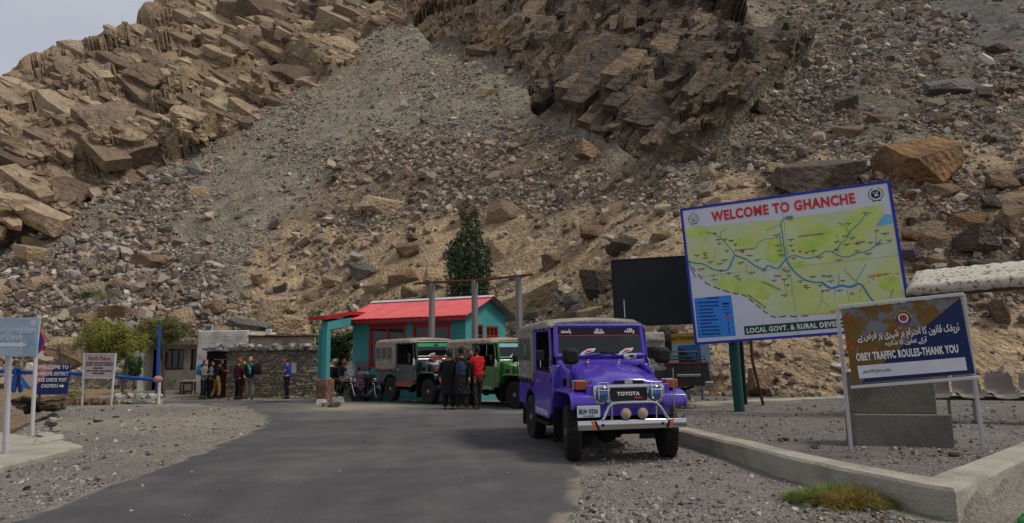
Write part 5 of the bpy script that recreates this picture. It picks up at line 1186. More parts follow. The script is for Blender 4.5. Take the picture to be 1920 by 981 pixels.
mb = MB(); mb.M = Matrix.Translation((0, HD_ / 2, RG_ + .05)); mb.prism([(-.16, -.045), (0, .03), (.16, -.045), (.16, -.03), (0, .048), (-.16, -.03)], 'x', X0 - .02, X1 + .02); mb.build('ridge_cap', mat('ridge_white', '#bfb9bb', rough=.5), hut)
mb = MB(); mb.bb(X0 + .05, X1 - .05, EY + .04, EY + .07, EV + sl * EY - .12, EV + sl * EY + .005); mb.build('fascia', M_REDD, hut)
mb = MB()
for k in range(9): x = X0 + .25 + (X1 - X0 - .5) * k / 8; mb.add([(x - .03, EY + .08, EV + sl * EY - .09), (x + .03, EY + .08, EV + sl * EY - .09), (x + .03, -.005, EV - .1), (x - .03, -.005, EV - .1), (x - .03, EY + .08, EV + sl * EY), (x + .03, EY + .08, EV + sl * EY), (x + .03, -.005, EV - .01), (x - .03, -.005, EV - .01)], [(0, 3, 2, 1), (4, 5, 6, 7), (0, 1, 5, 4), (1, 2, 6, 5), (2, 3, 7, 6), (3, 0, 4, 7)])
mb.build('rafter', M_BROWNW, hut)
# porch on the left
inv = Matrix.Rotation(-hyaw, 4, 'Z') @ Matrix.Translation((-HA.x, -HA.y, -HZ))
ca = G(609, 757); cA = inv @ ca; zA = (P(607, 603, ca.y).z) - HZ
M_PILB = mat('scuffed_brown_paint', '#6b4d3c', rough=.85, var=.2, scale=6, col2='#8b6f5b', fac2=.57, scale2=6)
mb = MB(); mb.bb(cA.x - .10, cA.x + .10, cA.y - .10, cA.y + .10, .9, zA - .3); mb.build('porch_column', M_TURQ, hut)
mb = MB(); mb.bb(cA.x - .23, cA.x + .23, cA.y - .21, cA.y + .21, -.1, .98); mb.build('column_base', M_PILB, hut, bevel=.02)
zC = P(664, 594, 25.4).z - HZ
cB = Vector((-.02, .1, 0)); cD = Vector((-.42, 1.1, 0)); cC = Vector((-1.7, .3, 0))
mb = MB(); mb.bb(cD.x - .13, cD.x + .13, cD.y - .13, cD.y + .13, 0, zC - .2); mb.build('porch_column', M_TURQ2, hut)
mb = MB(); mb.bb(cC.x - .14, cC.x + .14, cC.y - .14, cC.y + .14, 0, zC - .4); mb.build('porch_column', M_TURQ2, hut)
def beam(mb, a, b, za, zb, t, h):
    a, b = Vector((a.x, a.y)), Vector((b.x, b.y)); d = (b - a).normalized(); n = Vector((-d.y, d.x)) * t / 2; vs = []
    for z in (-h, 0):
        for p, zz in ((a, za), (b, zb)):
            for s in (-1, 1): vs.append((p.x + n.x * s, p.y + n.y * s, zz + z))
    mb.add(vs, [(0, 1, 3, 2), (4, 6, 7, 5), (0, 2, 6, 4), (1, 5, 7, 3), (0, 4, 5, 1), (2, 3, 7, 6)])
mb = MB(); beam(mb, cA + Vector((.0, -.10, 0)), cB + Vector((.0, -.1, 0)), zA, zC, .2, .3); mb.build('porch_beam', M_TURQ, hut)
mb = MB(); beam(mb, cA + Vector((-.1, .2, 0)), cC, zA, zC, .2, .3); beam(mb, cC + Vector((.1, .05, 0)), cD + Vector((-.14, .0, 0)), zC, zC, .2, .3); mb.build('porch_beam', M_TURQ2, hut)
rp_ = [Vector((cA.x - .42, cA.y - .45, zA)), Vector((cA.x + .30, cA.y - .40, zA + .02)), Vector((.3, -.45, zC + .04)), Vector((.3, .5, zC + .04)), Vector((-2.1, .75, zC)),]
mb = MB(); vs = [p + Vector((0, 0, .015)) for p in rp_] + [p + Vector((0, 0, .15)) for p in rp_]; mb.add(vs, [(0, 4, 3, 2, 1), (5, 6, 7, 8, 9)] + [(i, (i + 1) % 5, (i + 1) % 5 + 5, i + 5) for i in range(5)]); mb.build('porch_roof', M_REDD, hut)
# notices on the front wall
a, b = lw(669, 677), lw(691, 694); mb = MB(); mb.bb(a[0], b[0], -.02, -.003, b[1], a[1]); nb_ = mb.build('notice_board', mat('notice_grey', '#6d6662', rough=.8, var=.25, scale=10), hut)
a, b = lw(669, 696), lw(691, 729); mb = MB(); mb.bb(a[0], b[0], -.014, -.004, b[1], a[1]); po = mb.build('poster', mat('poster_paper', '#c3a9c4', rough=.7, var=.08, scale=8), hut)
mb = MB(); cx, cz = (a[0] + b[0]) / 2, a[1] - .22
for k in range(3):
    for c in disc((cx + (k - 1) * .1, cz + (k % 2) * .04), .085, 12, .05): mb.add([(x, -.0165, z) for x, z in c], [(0, 1, 2, 3)])
for k, (w, dz) in enumerate(((.28, -.2), (.34, -.3), (.24, -.42))): mb.add([(cx - w / 2, -.0165, cz + dz), (cx + w / 2, -.0165, cz + dz), (cx + w / 2, -.0165, cz + dz + .05), (cx - w / 2, -.0165, cz + dz + .05)], [(0, 1, 2, 3)])
link('poster_print', mb.mesh('poster_print', smooth=False), mat('poster_red', '#b02c4a', rough=.7), po)
# white sack heap in the porch
sk_ = thing('white_sack', 'big pale cloth sack slumped against the porch wall behind the motorbike', 'sack', (P(657, 706, 25.0).x, 25.0, HZ + .05))
mb = MB(); mb.loft([[((r * (1 + .12 * math.sin(3 * a + z * 5))) * math.cos(a), r * .8 * (1 + .1 * math.cos(2 * a - z * 4)) * math.sin(a), z) for a in [2 * math.pi * k / 16 for k in range(16)]] for r, z in ((.30, 0), (.36, .15), (.36, .5), (.33, .8), (.28, 1.05), (.22, 1.25), (.12, 1.38), (.06, 1.42))]); mb.build('sack', mat('sack_cloth', '#a9a6a4', rough=.9, var=.12, scale=5, bump=.4, bscale=7), sk_)

# --- three concrete posts with a bar across
gt = thing('post_frame', 'three tall grey concrete posts joined by a rusty bar before the red roofed hut', 'post frame', (P(890, 640, 22.5).x, 22.5, -.1))
tops = []
for px_a, py_a, dd_ in ((810, 531, 23.35), (890, 526, 22.5), (972, 519.5, 21.65)):
    t_ = P(px_a, py_a, dd_); tops.append(t_); mb = MB(); p = t_ - gt.location; mb.tube([(p.x, p.y, -.3), (p.x, p.y, p.z)], [.125, .105], 4); mb.build('post', mat('post_concrete', '#787673', rough=.9, var=.12, scale=4, bump=.2, bscale=25, col2='#716e6a', fac2=.55, scale2=2), gt)
mb = MB(); e0 = tops[0] + (tops[0] - tops[1]) * .44; e1 = tops[2] + (tops[2] - tops[1]) * .32 + Vector((0, 0, .05)); mb.tube([e0 - gt.location + Vector((0, 0, .01)), tops[0] - gt.location + Vector((0, 0, .03)), tops[1] - gt.location + Vector((0, 0, -.0)), tops[2] - gt.location + Vector((0, 0, .03)), e1 - gt.location], .045, 6); mb.build('crossbar', M_RUST, gt)

# --- dry stone hut
SD = 29.8; sz0 = -.32; sxl, sxr = P(421, 740, SD).x, P(594, 740, SD).x; SL_ = sxr - sxl; SH = P(500, 655, SD).z - sz0
sh = thing('stone_hut', 'low dry stone hut with a flat roof of plastic, sticks and stones', 'hut', (sxl, SD, sz0), -.02)
M_STW = [mat(f'wall_stone_{n_}', c1, rough=.92, var=.25, scale=6, bump=.4, bscale=14, spec=.12) for n_, c1 in (('tan', '#bdb09a'), ('buff', '#cdc1ac'), ('brown', '#a79a86'), ('grey', '#aaa294'), ('pale', '#c4b9a4'))]
mb = MB(); mb.bb(.02, SL_, .075, .5, 0, SH - .05); mb.bb(0, .35, .5, 3.0, 0, SH - .05); mb.bb(SL_ - .36, SL_ - .01, .5, 3.0, 0, SH - .06); mb.bb(.35, SL_ - .36, 2.7, 3.0, 0, SH - .06); mb.build('wall_core', mat('wall_core', '#a3977f', rough=1, var=.3, scale=6), sh)
WST = []
for k in range(8):
    tv, tf = rock_template(500 + k, 6, .8); WST.append(tv / np.abs(tv).max(0)); 
WSTF = [rock_template(500 + k, 6, .8)[1] for k in range(8)]
WM = {}
rg = random.Random(3); z = .0; cnt = 0
while z < SH - .04:
    hh = rg.uniform(.10, .17); x = -.02 + rg.uniform(0, .1)
    while x < SL_ - .05:
        ww = rg.uniform(.14, .34); k = rg.randrange(8); mi = rg.choices(range(5), (4, 3, 2.4, 2, 1))[0]
        if (k, mi) not in WM:
            me = np_mesh('stone', WST[k], WSTF[k], 3); me.materials.append(M_STW[mi]); WM[(k, mi)] = me
        if cnt < 296:
            o = bpy.data.objects.new('stone', WM[(k, mi)]); COL.objects.link(o); o.parent = sh; o.location = (x + ww / 2, .10 + rg.uniform(-.02, .03), z + hh / 2 + rg.uniform(-.01, .01)); o.scale = (ww * .53, .12, hh * .54); o.rotation_euler = (0, rg.uniform(-.12, .12), rg.uniform(-.15, .15)); cnt += 1
        x += ww
    z += hh
mb = MB(); mb.bb(-.9, SL_ + .1, -.12, 3.1, SH - .04, SH + .03); mb.build('roof_deck', M_STICK, sh)
mb = MB()
for k in range(34): x = -.95 + (SL_ + 1.1) * k / 33 + rg.uniform(-.05, .05); mb.tube([(x, -.2 - rg.uniform(0, .12), SH + .05 + rg.uniform(-.02, .03)), (x + rg.uniform(-.2, .2), 1.2, SH + .06)], rg.uniform(.014, .03), 5)
mb.build('roof_stick', M_STICK, sh)
mb = MB(); prev = None
pts = [(-.98 + (SL_ + 1.15) * k / 40, rg.uniform(-.05, .05), rg.uniform(-.03, .05)) for k in range(41)]
mb.loft([[(x, -.26 + a, SH - .05 + b), (x, -.2 + a, SH + .07 + b), (x, .1, SH + .11 + b), (x, .9, SH + .09), (x, .9, SH + .075), (x, .1, SH + .09 + b), (x, -.17 + a, SH + .05 + b), (x, -.23 + a, SH - .04 + b)] for x, a, b in pts]); mb.build('plastic_sheet', mat('torn_plastic', '#4b4a4c', rough=.35, var=.35, scale=3, col2='#9a9894', fac2=.6, scale2=2.2), sh)
for k in range(15):
    x = rg.uniform(-.5, SL_ - .2); tv, tf = rock_template(560 + k % 6, 7, .7); me = np_mesh('roof_stone', tv * np.array((rg.uniform(.1, .24), .12, rg.uniform(.07, .15))), tf, 3); me.materials.append(M_STW[4 if k % 2 else 3]); o = link('roof_stone', me, None, sh); o.location = (x, rg.uniform(-.1, .3), SH + .17); o.rotation_euler = (0, rg.uniform(-.2, .2), rg.uniform(0, 3))
dx0 = P(390, 740, SD).x - sxl; dx1 = -.02
mb = MB(); mb.bb(dx0 - .12, dx0 + .02, .1, .35, 0, SH - .12); mb.bb(dx0 - .15, .1, .02, .3, SH - .42, SH - .05); mb.build('door_frame', mat('blackish_wood', '#1f1b19', rough=.9, var=.3, scale=8), sh)  # near-black wood for the jamb and lintel
mb = MB(); mb.bb(dx0 + .02, dx1, .26, .31, .02, SH - .43)
dr_ = mb.build('door', mat('door_red', '#4a211c', rough=.7, var=.25, scale=7), sh)
mb = MB()
for k in range(5): x = dx0 + .06 + (dx1 - dx0 - .1) * k / 4; mb.bb(x - .012, x + .012, .245, .262, .04, SH - .46)
mb.bb(dx0 + .04, dx1 - .03, .238, .258, .5, .58); mb.bb(dx0 + .04, dx1 - .03, .238, .258, 1.2, 1.28); mb.build('door_batten', M_BROWNW, dr_)
mb = MB(); nx_ = P(548, 690, SD).x - sxl; mb.bb(nx_, nx_ + .22, -.03, -.022, P(548, 700, SD).z - sz0, P(548, 680, SD).z - sz0); mb.build('paper_notice', M_WHITE, sh)

# --- whitewashed building behind
WD = 33.0; wz0 = -.32; Wp = lambda px, py, D_=WD: P(px, py, D_)
wx0, wx1, wx2 = Wp(262, 700).x, Wp(367, 700).x, Wp(462, 700).x
wbld = thing('guest_house', 'flat roofed whitewashed building with brown doors under a shallow veranda behind the stone hut', 'building', (wx0, WD, wz0))
a1, a2 = wx1 - wx0, wx2 - wx0; ztop = Wp(410, 620).z - wz0; zver = Wp(330, 641).z - wz0
hol = []
for p0, p1, y0, y1 in ((307, 343, 655, 694), (356, 366, 655, 694)):
    hol.append((Wp(p0, 700, WD + .9).x - wx0, Wp(p1, 700, WD + .9).x - wx0, Wp(p0, y1, WD + .9).z - wz0, Wp(p0, y0, WD + .9).z - wz0))
hol.append((Wp(282, 700, WD + .9).x - wx0, Wp(299, 700, WD + .9).x - wx0, 0.05, Wp(290, 655, WD + .9).z - wz0))
mb = MB(); wall_grid(mb, a1, 0, zver - .15, .25, hol, y0=.9); mb.build('veranda_wall', M_BEIGE, wbld)
for i, h_ in enumerate(hol): window(wbld, h_[0], h_[1], h_[2], h_[3], .98, 1 if i != 0 else 3, 1 if i else 1, M_BROWNW, .07, .06)
mb = MB(); mb.bb(-.4, a1, -.25, 3.5, zver - .15, zver + .04); mb.build('veranda_roof', mat('mud_roof', '#6f665a', rough=.95, var=.2, scale=4), wbld)
mb = MB(); mb.bb(a1, a2, 0, .3, 0, ztop); mb.bb(a1, a1 + .3, .3, 4, 0, ztop); mb.bb(a2 - .3, a2, .3, 4, 0, ztop); mb.bb(a1 + .3, a2 - .3, 3.7, 4, 0, ztop); mb.bb(a1 + .3, a2 - .3, .3, 3.7, ztop - .5, ztop - .35); mb.build('plastered_wall', M_WPLAST, wbld, bevel=.03)
mb = MB(); mb.bb(-.1, .15, 0, .9, 0, zver - .15); mb.build('side_wall', M_WPLAST, wbld)
mb = MB(); mb.bb(-.4, a1 - .01, -.2, .9, -.05, .16); mb.build('veranda_floor', M_CONC, wbld)
ex0, ex1 = a2 + .02, Wp(586, 660, WD).x - wx0; zt_ = Wp(520, 632).z - wz0
mb = MB(); mb.bb(ex0, ex1, .2, .5, 0, zt_); mb.bb(ex1 - .3, ex1, .5, 4, 0, zt_); mb.build('annexe_wall', M_BEIGE, wbld)
mb = MB()
for k in range(40): x = ex0 + (ex1 - ex0) * k / 39; mb.tube([(x, .05 - rg.uniform(0, .2), zt_ + .04 + rg.uniform(0, .06)), (x + rg.uniform(-.2, .2), 1.6, zt_ + .08)], rg.uniform(.02, .04), 5)
mb.bb(ex0, ex1, .1, 4, zt_ + .001, zt_ + .05); mb.build('annexe_roof', M_STICK, wbld)
mb = MB(); cx_ = Wp(497, 618).x - wx0; mb.bb(cx_ - .12, cx_ + .12, .4, .62, zt_ + .06, zt_ + .42); mb.build('chimney', M_WPLAST, wbld)
sp = thing('solar_panel', 'small solar panel tilted on the roof edge of the whitewashed building', 'solar panel', (Wp(384, 620).x, WD + .4, wz0 + ztop - .02))
mb = MB(); mb.box((0, 0, .16), (.34, .02, .34), (-.5, 0, .12)); mb.build('panel', mat('solar_cell', '#2d3346', rough=.25, spec=.6, var=.2, scale=20), sp)
mb = MB()
for r_, c_ in ((( -.17, 0), (.02, .36)), ((.17, 0), (.02, .36))): mb.box((r_[0], 0, .16), (.025, .026, .36), (-.5, 0, .12))
mb.box((0, .085, .31), (.34, .026, .025), (-.5, 0, .12)); mb.box((0, -.085, .01), (.34, .026, .025), (-.5, 0, .12)); mb.bb(-.02, .02, .05, .09, -.05, .2); mb.build('panel_frame', M_WHITE, sp)
bx = Wp(354, 716, WD - .35); tb = thing('veranda_bench', 'brown wooden bench standing against the veranda of the whitewashed building', 'bench', (bx.x, WD - .42, wz0))
mb = MB(); mb.bb(-.32, .32, -.18, .18, .62, .68); mb.build('seat', mat('bench_top', '#a09890', rough=.8), tb)
mb = MB(); mb.bb(-.3, .3, -.16, -.12, .5, .62); mb.bb(-.3, .3, -.16, -.12, .12, .2); mb.build('apron', M_BROWNW, tb)
for x in (-.28, .28):
    for y in (-.15, .15): mb = MB(); mb.bb(x - .03, x + .03, y - .03, y + .03, 0, .62); mb.build('leg', M_BROWNW, tb)

# ------------------------------------------------------------------ stones set along edges
SMESH = {}
M_WST = mat('whitewashed_stone', '#b9b4ab', rough=.9, var=.14, scale=7, col2='#84796a', fac2=.55, scale2=5, bump=.3, bscale=14)
def stone_thing(name, label, p, s, m, group=None, cat='stone', k=None):
    k = random.randrange(6) if k is None else k
    if (k, m.name) not in SMESH:
        tv, tf = rock_template(620 + k, 8, .8, rough=.06); me = np_mesh('stone', tv, tf, 3); me.materials.append(m); SMESH[(k, m.name)] = me
    o = bpy.data.objects.new(name, SMESH[(k, m.name)]); COL.objects.link(o); o.location = (p[0], p[1], p[2] + s[2] * .62); o.scale = s; o.rotation_euler = (random.uniform(-.2, .2), random.uniform(-.2, .2), random.uniform(0, 6.28)); return tag(o, label, cat, group)
for i in range(34):
    px = 218 + (i % 17) * 4.9 + random.uniform(-1, 1); row = i // 17; Y = 24.9 + random.uniform(-.1, .1) + row * .25; x = P(px, 735, Y).x; s = random.uniform(.11, .2)
    stone_thing('white_stone', 'whitewashed stone in the low heap under the blue barrier', (x, Y, float(gz(x, Y)) + row * .2), (s * 1.3, s, s * .75), M_WST, 'whitewashed stones heaped under the barrier')
for i in range(8):
    px = 135 + i * 11.5; Y = 24.4; x = P(px, 738, Y).x; s = random.uniform(.15, .21)
    stone_thing('edging_stone', 'block of pinkish stone in the edging under the guest house sign', (x, Y, float(gz(x, Y))), (s * 1.2, s * .8, s * 1.0), BM['pink'], 'pinkish edging stones under the guest house sign')
for i, (px, py, w) in enumerate(((101, 748, 14), (104, 756, 10), (99, 765, 11), (103, 772, 12), (97, 781, 15), (101, 790, 17), (112, 788, 10), (97, 800, 20), (104, 808, 18), (90, 822, 26), (102, 828, 22))):
    p = G(px, py); s = w * .5 * p.y / F
    stone_thing('edge_stone', 'whitewashed stone in the row along the left edge of the gravel', p, (s * 1.1, s, s * .6), M_WST if i % 4 != 3 else BM['grey'], 'whitewashed stones along the left edge of the gravel')
for i, (px, py, w, m, lab) in enumerate(((604, 757, 12, M_WST, 'pale stone at the left foot of the brown column base'), (618, 750, 20, BM['grey'], 'big greenish grey stone against the brown column base'), (632, 755, 15, M_WST, 'smooth white stone right of the brown column base'), (612, 760, 10, BM['tan'], 'small tan stone in front of the brown column base'), (626, 761, 11, BM['grey'], 'small grey stone in front of the white one by the column'))):
    p = G(px, py + 5.5); s = w * .95 * p.y / F; stone_thing('column_stone', lab, p, (s, s * .9, s * .8), m, 'stones at the foot of the porch column')
for i, (px, py, w) in enumerate(((752, 748, 7), (758, 747, 9), (766, 748, 8), (771, 747, 9), (742, 750, 8), (777, 749, 6))):
    p = P(px, py, 23.6); s = w * .5 * p.y / F; stone_thing('white_stone', 'whitewashed stone on the ground under the dark jeep', (p.x, 23.6, float(gz(p.x, 23.6))), (s, s, s * .8), M_WST, 'whitewashed stones seen under the dark jeep')
for i, (px, py, w) in enumerate(((515, 745, 6), (523, 745, 6), (545, 746, 5), (556, 746, 6))):
    p = G(px, py); s = w * .5 * p.y / F; stone_thing('white_stone', 'small white stone on the road edge by the man in blue', p, (s, s, s * .7), M_WST, 'small white stones by the stone hut wall')
for px, py, w, k, lab in ((1468, 828, 18, 'dark', 'dark stone lying on the gravel behind the kerb'), (1528, 842, 22, 'grey', 'grey stone half sunk beside the kerb left of the traffic sign'), (1690, 843, 14, 'pale', 'white scrap of stone in front of the plinth'), (1790, 855, 20, 'grey', 'grey stone beside the right post of the traffic sign'), (182, 792, 12, 'dark', 'dark stone on the left gravel below the guest house sign'),
                         (218, 784, 10, 'dark', 'small dark stone on the left gravel near the road bend'), (290, 802, 7, 'dark', 'tiny dark stone in the middle of the left gravel'), (52, 917, 14, 'dark', 'dark stone on the gravel at the lower left'), (1500, 768, 10, 'pale', 'pale stone on the gravel right of the green post'), (1576, 808, 12, 'pale', 'pale flat stone left of the plinth base')):
    p = G(px, py); s = w * .5 * p.y / F; stone_thing('loose_stone', lab, p, (s, s * .8, s * .55), BM[k], 'single stones lying on the gravel')
rs_ = G(52, 748); 
for i in range(16):
    px, py = random.uniform(38, 100), random.uniform(745, 772); Y = random.uniform(17, 19); p = P(px, py, Y); s = random.uniform(.1, .24)
    stone_thing('dark_stone', 'dark flat stone in the tumbled heap under the check post sign', (p.x, Y, p.z - .1), (s * 1.5, s, s * .5), BM['brown'] if i % 3 else BM['dark'], 'dark stones tumbled under the check post sign')
pg = G(1910, 985); gp2 = thing('green_container', 'bright green rounded plastic object on the ground in the lower right corner', 'container', (pg.x + .06, pg.y, -.05))
mb = MB(); mb.lathe([(.03, 0), (.05, .01), (.06, .04), (.06, .08), (.05, .11), (.025, .13), (.023, .15), (.001, .155)], 'z', (0, 0, 0), 18); mb.build('body', mat('green_plastic', '#138a3e', rough=.35, spec=.5), gp2)

# ------------------------------------------------------------------ off-road jeeps
M_CHROME = mat('chrome', '#c9c9cc', rough=.14, metal=1.0, var=.05, scale=6)
M_STEEL = mat('worn_steel', '#8c8a86', rough=.35, metal=.8, var=.15, scale=9)
M_TYRE = mat('tyre', '#1d1c1c', rough=.9, var=.22, scale=14, bump=.2, bscale=60, col2='#3c3833', fac2=.6, scale2=6)
M_RIM = mat('rim_steel', '#3a3a3c', rough=.5, metal=.4, var=.2, scale=9)
M_UNDER = mat('underbody', '#141312', rough=.9, var=.3, scale=8)
M_CANVAS = mat('beige_canvas', '#9a8b78', rough=.92, var=.10, scale=3, bump=.25, bscale=7, col2='#857766', fac2=.56, scale2=2)
M_CANVASG = mat('grey_canvas', '#8f8a80', rough=.92, var=.12, scale=3, bump=.25, bscale=7, col2='#767168', fac2=.56, scale2=2)
M_CLEARP = mat('cloudy_plastic', '#4c4c4a', rough=.3, var=.25, scale=5)
M_AMBER = mat('amber_lens', '#8a3f18', rough=.2, spec=.6, var=.1, scale=30)
M_LENSB = mat('blue_lens', '#1d4f86', rough=.1, spec=.8, coat=.6, var=.2, scale=12)
M_LENSW = mat('clear_lens', '#8f9aa0', rough=.12, spec=.8, coat=.6)
M_COVER = mat('lamp_cover', '#a08d78', rough=.85, var=.15, scale=20)
M_ORANGE = mat('orange_tape', '#d4521f', rough=.5); M_PLATE = mat('plate_white', '#b5bcc0', rough=.4, var=.03)
M_INT = mat('dark_interior', '#0c0c0d', rough=.9)
M_GLW = mat('windscreen_glass', '#0d0f11', rough=.06, spec=.7, var=.1, scale=2, alpha=.82)
def paint(name, col): return mat(name, col, rough=.28, var=.06, scale=3, coat=.35, spec=.45, col2=tuple(x * .78 + y * .10 for x, y in zip(lin(col), lin('#a08f78'))), fac2=.56, scale2=1.8)
def wheel(root, x, y, r, w, side):
    """tyre with tread blocks; rim and hub cap as sub-parts"""
    mb = MB(); hw = w / 2
    mb.lathe([(r * .60, -hw * .86), (r * .72, -hw), (r * .90, -hw), (r * .97, -hw * .86), (r, -hw * .6), (r, hw * .6), (r * .97, hw * .86), (r * .90, hw), (r * .72, hw), (r * .60, hw * .86)], 'y', (0, 0, 0), 36)
    for k in range(30):
        a = 2 * math.pi * k / 30
        for s in (-1, 1):
            M0 = mb.M; mb.M = M0 @ Matrix.Rotation(a + s * .05, 4, 'Y') @ Matrix.Translation((0, s * hw * .5, r + .002)); mb.box((0, 0, 0), (.03, hw * .5, .012)); mb.M = M0
    o = mb.build('wheel', M_TYRE, root); o.location = (x, y, r)
    mb = MB(); s = side
    mb.lathe([(r * .62, -hw * .7 * s), (r * .62, hw * .75 * s), (r * .57, hw * .78 * s), (r * .53, hw * .5 * s), (r * .40, hw * .28 * s), (r * .3, hw * .45 * s), (r * .2, hw * .5 * s), (.001, hw * .5 * s)], 'y', (0, 0, 0), 28); mb.build('rim', M_RIM, o)
    mb = MB(); mb.lathe([(r * .19, hw * .3 * s), (r * .18, hw * .8 * s), (r * .12, hw * .95 * s), (.001, hw * .97 * s)], 'y', (0, 0, 0), 16)
    for k in range(6): a = k * math.pi / 3; mb.lathe([(.012, hw * .42 * s), (.012, hw * .62 * s), (.001, hw * .63 * s)], 'y', (r * .28 * math.cos(a), 0, r * .28 * math.sin(a)), 6)
    mb.build('hub', M_STEEL, o); return o
def arc(cx, cz, r, a0, a1, n): return [(cx + r * math.cos(a0 + (a1 - a0) * k / n), cz + r * math.sin(a0 + (a1 - a0) * k / n)) for k in range(n + 1)]
def jeep(name, label, body, canvas, opts):
    J = thing(name, label, 'jeep', group='jeeps with canvas tops'); O = opts
    HWD, WB, WR = .83, 2.40, .40                      # half width, wheelbase, wheel radius
    for x in (0, -WB):
        for s in (-1, 1):
            wo = wheel(J, x, s * .73, WR, .215, s)
            if x == 0: wo.rotation_euler = (0, 0, R(O.get('steer', 0)))
    # chassis and axles
    mb = MB()
    for s in (-1, 1): mb.bb(-3.2, .45, s * .40 - .05, s * .40 + .05, .5, .62)
    for x in (.3, -.9, -2.0, -3.1): mb.bb(x - .04, x + .04, -.35, .35, .51, .6)
    mb.build('chassis', M_UNDER, J)
    for x in (0, -WB):
        mb = MB(); mb.tube([(x, -.64, WR), (x, .64, WR)], .05, 10); mb.ball((x, -.2 if x == 0 else 0, WR), (.15, .17, .16), 12, 8)
        for s in (-1, 1): mb.tube([(x + .5, s * .45, .52), (x + .25, s * .45, .45), (x, s * .45, .43), (x - .25, s * .45, .45), (x - .5, s * .45, .52)], .035, 4, ry=.8)
        mb.build('axle', M_UNDER, J)
    mb = MB(); mb.tube([(.22, -.6, .5), (.22, .6, .47)], .02, 6); mb.tube([(-.3, .15, .55), (-1.4, .1, .5), (-2.35, .0, .45)], .045, 8); mb.bb(-1.2, -.5, -.2, .2, .45, .75); mb.bb(-3.2, -2.8, -.5, .5, .6, .75); mb.build('drivetrain', M_UNDER, J)
    # rear tub sides with wheel arches
    sill = .50
    for s in (-1, 1):
        ar = arc(-WB, WR, .52, math.pi * .06, math.pi * .94, 10)
        prof = [(-3.4, .62), (-3.4, 1.13), (-2.04, 1.13), (-2.04, sill)] + [(WBx, z) for WBx, z in [(-WB + .52, sill)]] + ar + [(-WB - .53, .62)]
        mb = MB(); mb.prism(prof, 'y', s * HWD, s * (HWD - .05)); mb.build('tub_side', body, J, bevel=.012)
        mb = MB(); aw = arc(-WB, WR, .53, math.pi * .05, math.pi * .95, 10); aw2 = arc(-WB, WR, .47, math.pi * .05, math.pi * .95, 10)
        mb.prism(aw + aw2[::-1], 'y', s * (HWD - .02), s * .5); mb.build('wheel_arch', M_UNDER, J)
        # door
        d = [(-2.02, 1.13 + .12), (-2.02, sill + .0), (-1.0, sill), (-.86, .62), (-.86, 1.22)]
        mb = MB(); mb.prism(d, 'y', s * (HWD + .004), s * (HWD - .05)); dr = mb.build('door', body, J, bevel=.014)
        mb = MB(); y = s * (HWD - .025); t = .035
        fr = [(-2.0, 1.26), (-2.0, 1.93), (-.93, 1.93), (-.84, 1.24)]
        for a, b in ((0, 1), (1, 2), (2, 3)): mb.tube([(fr[a][0], y, fr[a][1]), (fr[b][0], y, fr[b][1])], .026, 4)
        mb.build('window_frame', body, dr)
        mb = MB(); mb.bb(-1.98, -.86, s * (HWD - .03) - .003, s * (HWD - .03) + .003, 1.24, 1.27); mb.build('window_rubber', M_BLACK, dr)
        mb = MB(); mb.bb(-1.9, -1.72, s * (HWD + .004), s * (HWD + .03), 1.06, 1.085); mb.bb(-1.92, -1.86, s * (HWD + .002), s * (HWD + .012), 1.04, 1.1); mb.build('handle', M_CHROME, dr)
        mb = MB()
        for z in (.72, 1.12): mb.bb(-.9, -.80, s * (HWD + .002), s * (HWD + .02), z - .03, z + .03)
        mb.build('hinge', body, dr)
        mb = MB(); mb.bb(-1.95, -1.0, s * (HWD + .003), s * (HWD + .008), .66, .668); mb.bb(-1.95, -1.0, s * (HWD + .003), s * (HWD + .008), 1.0, 1.006); mb.build('door_crease', M_UNDER if O.get('dark') else body, dr)
        txt = O.get('side_text')
        if txt: text_on(dr, txt, M_WINK, (-1.5, s * (HWD + .007), .585), .86, .085, u=(-s * -1.0 if False else (1 if s < 0 else -1), 0, 0), name='lettering', bold=.003)
        if O.get('sill_stripe'): mb = MB(); mb.bb(-2.0, -1.0, s * (HWD + .004), s * (HWD + .008), .52, .68); mb.build('red_stripe', mat('stripe_red', '#8d3a34', rough=.5), dr)
        # side step and mud flaps
        mb = MB(); mb.bb(-1.9, -.95, s * .62, s * .86, .40, .43); mb.bb(-1.7, -1.66, s * .5, s * .62, .41, .55); mb.bb(-1.1, -1.06, s * .5, s * .62, .41, .55); mb.build('side_step', M_UNDER, J)
        mb = MB(); mb.box((-.62, s * .70, .45), (.02, .30, .52), (0, .06, 0)); mb.build('mud_flap', M_BLACK, J)
        mb = MB(); mb.box((-WB - .62, s * .70, .42), (.02, .28, .4), (0, .06, 0)); mb.build('mud_flap', M_BLACK, J)
        # cowl side panel with vents
        mb = MB(); mb.prism([(-.86, .62), (-.86, 1.36), (-.70, 1.37), (-.28, 1.27), (-.28, 1.0), (-.62, .98), (-.70, .8), (-.74, .62)], 'y', s * (.62 if False else .70), s * .64); mb.build('cowl_side', body, J, bevel=.01)
        mb = MB(); mb.prism([(-.87, .60), (-.87, 1.36), (-.76, 1.36), (-.72, 1.0), (-.70, .8), (-.74, .60)], 'y', s * (HWD - .005), s * .66); mb.build('cowl_pillar', body, J, bevel=.012)
        mb = MB()
        for k in range(4): mb.box((-.36 - k * .055, s * .706, 1.10), (.018, .012, .12), (0, .15, 0))
        mb.build('vent', M_UNDER, J)
        # front wing: flat top rolled down at the front
        outer = [(.47, .80), (.475, .86), (.45, .94), (.38, .995), (.26, 1.02), (-.38, 1.02), (-.52, .98), (-.63, .86), (-.72, .66)]
        inner = [(x - (.028 if x > 0 else -.028), z - .03) for x, z in outer]
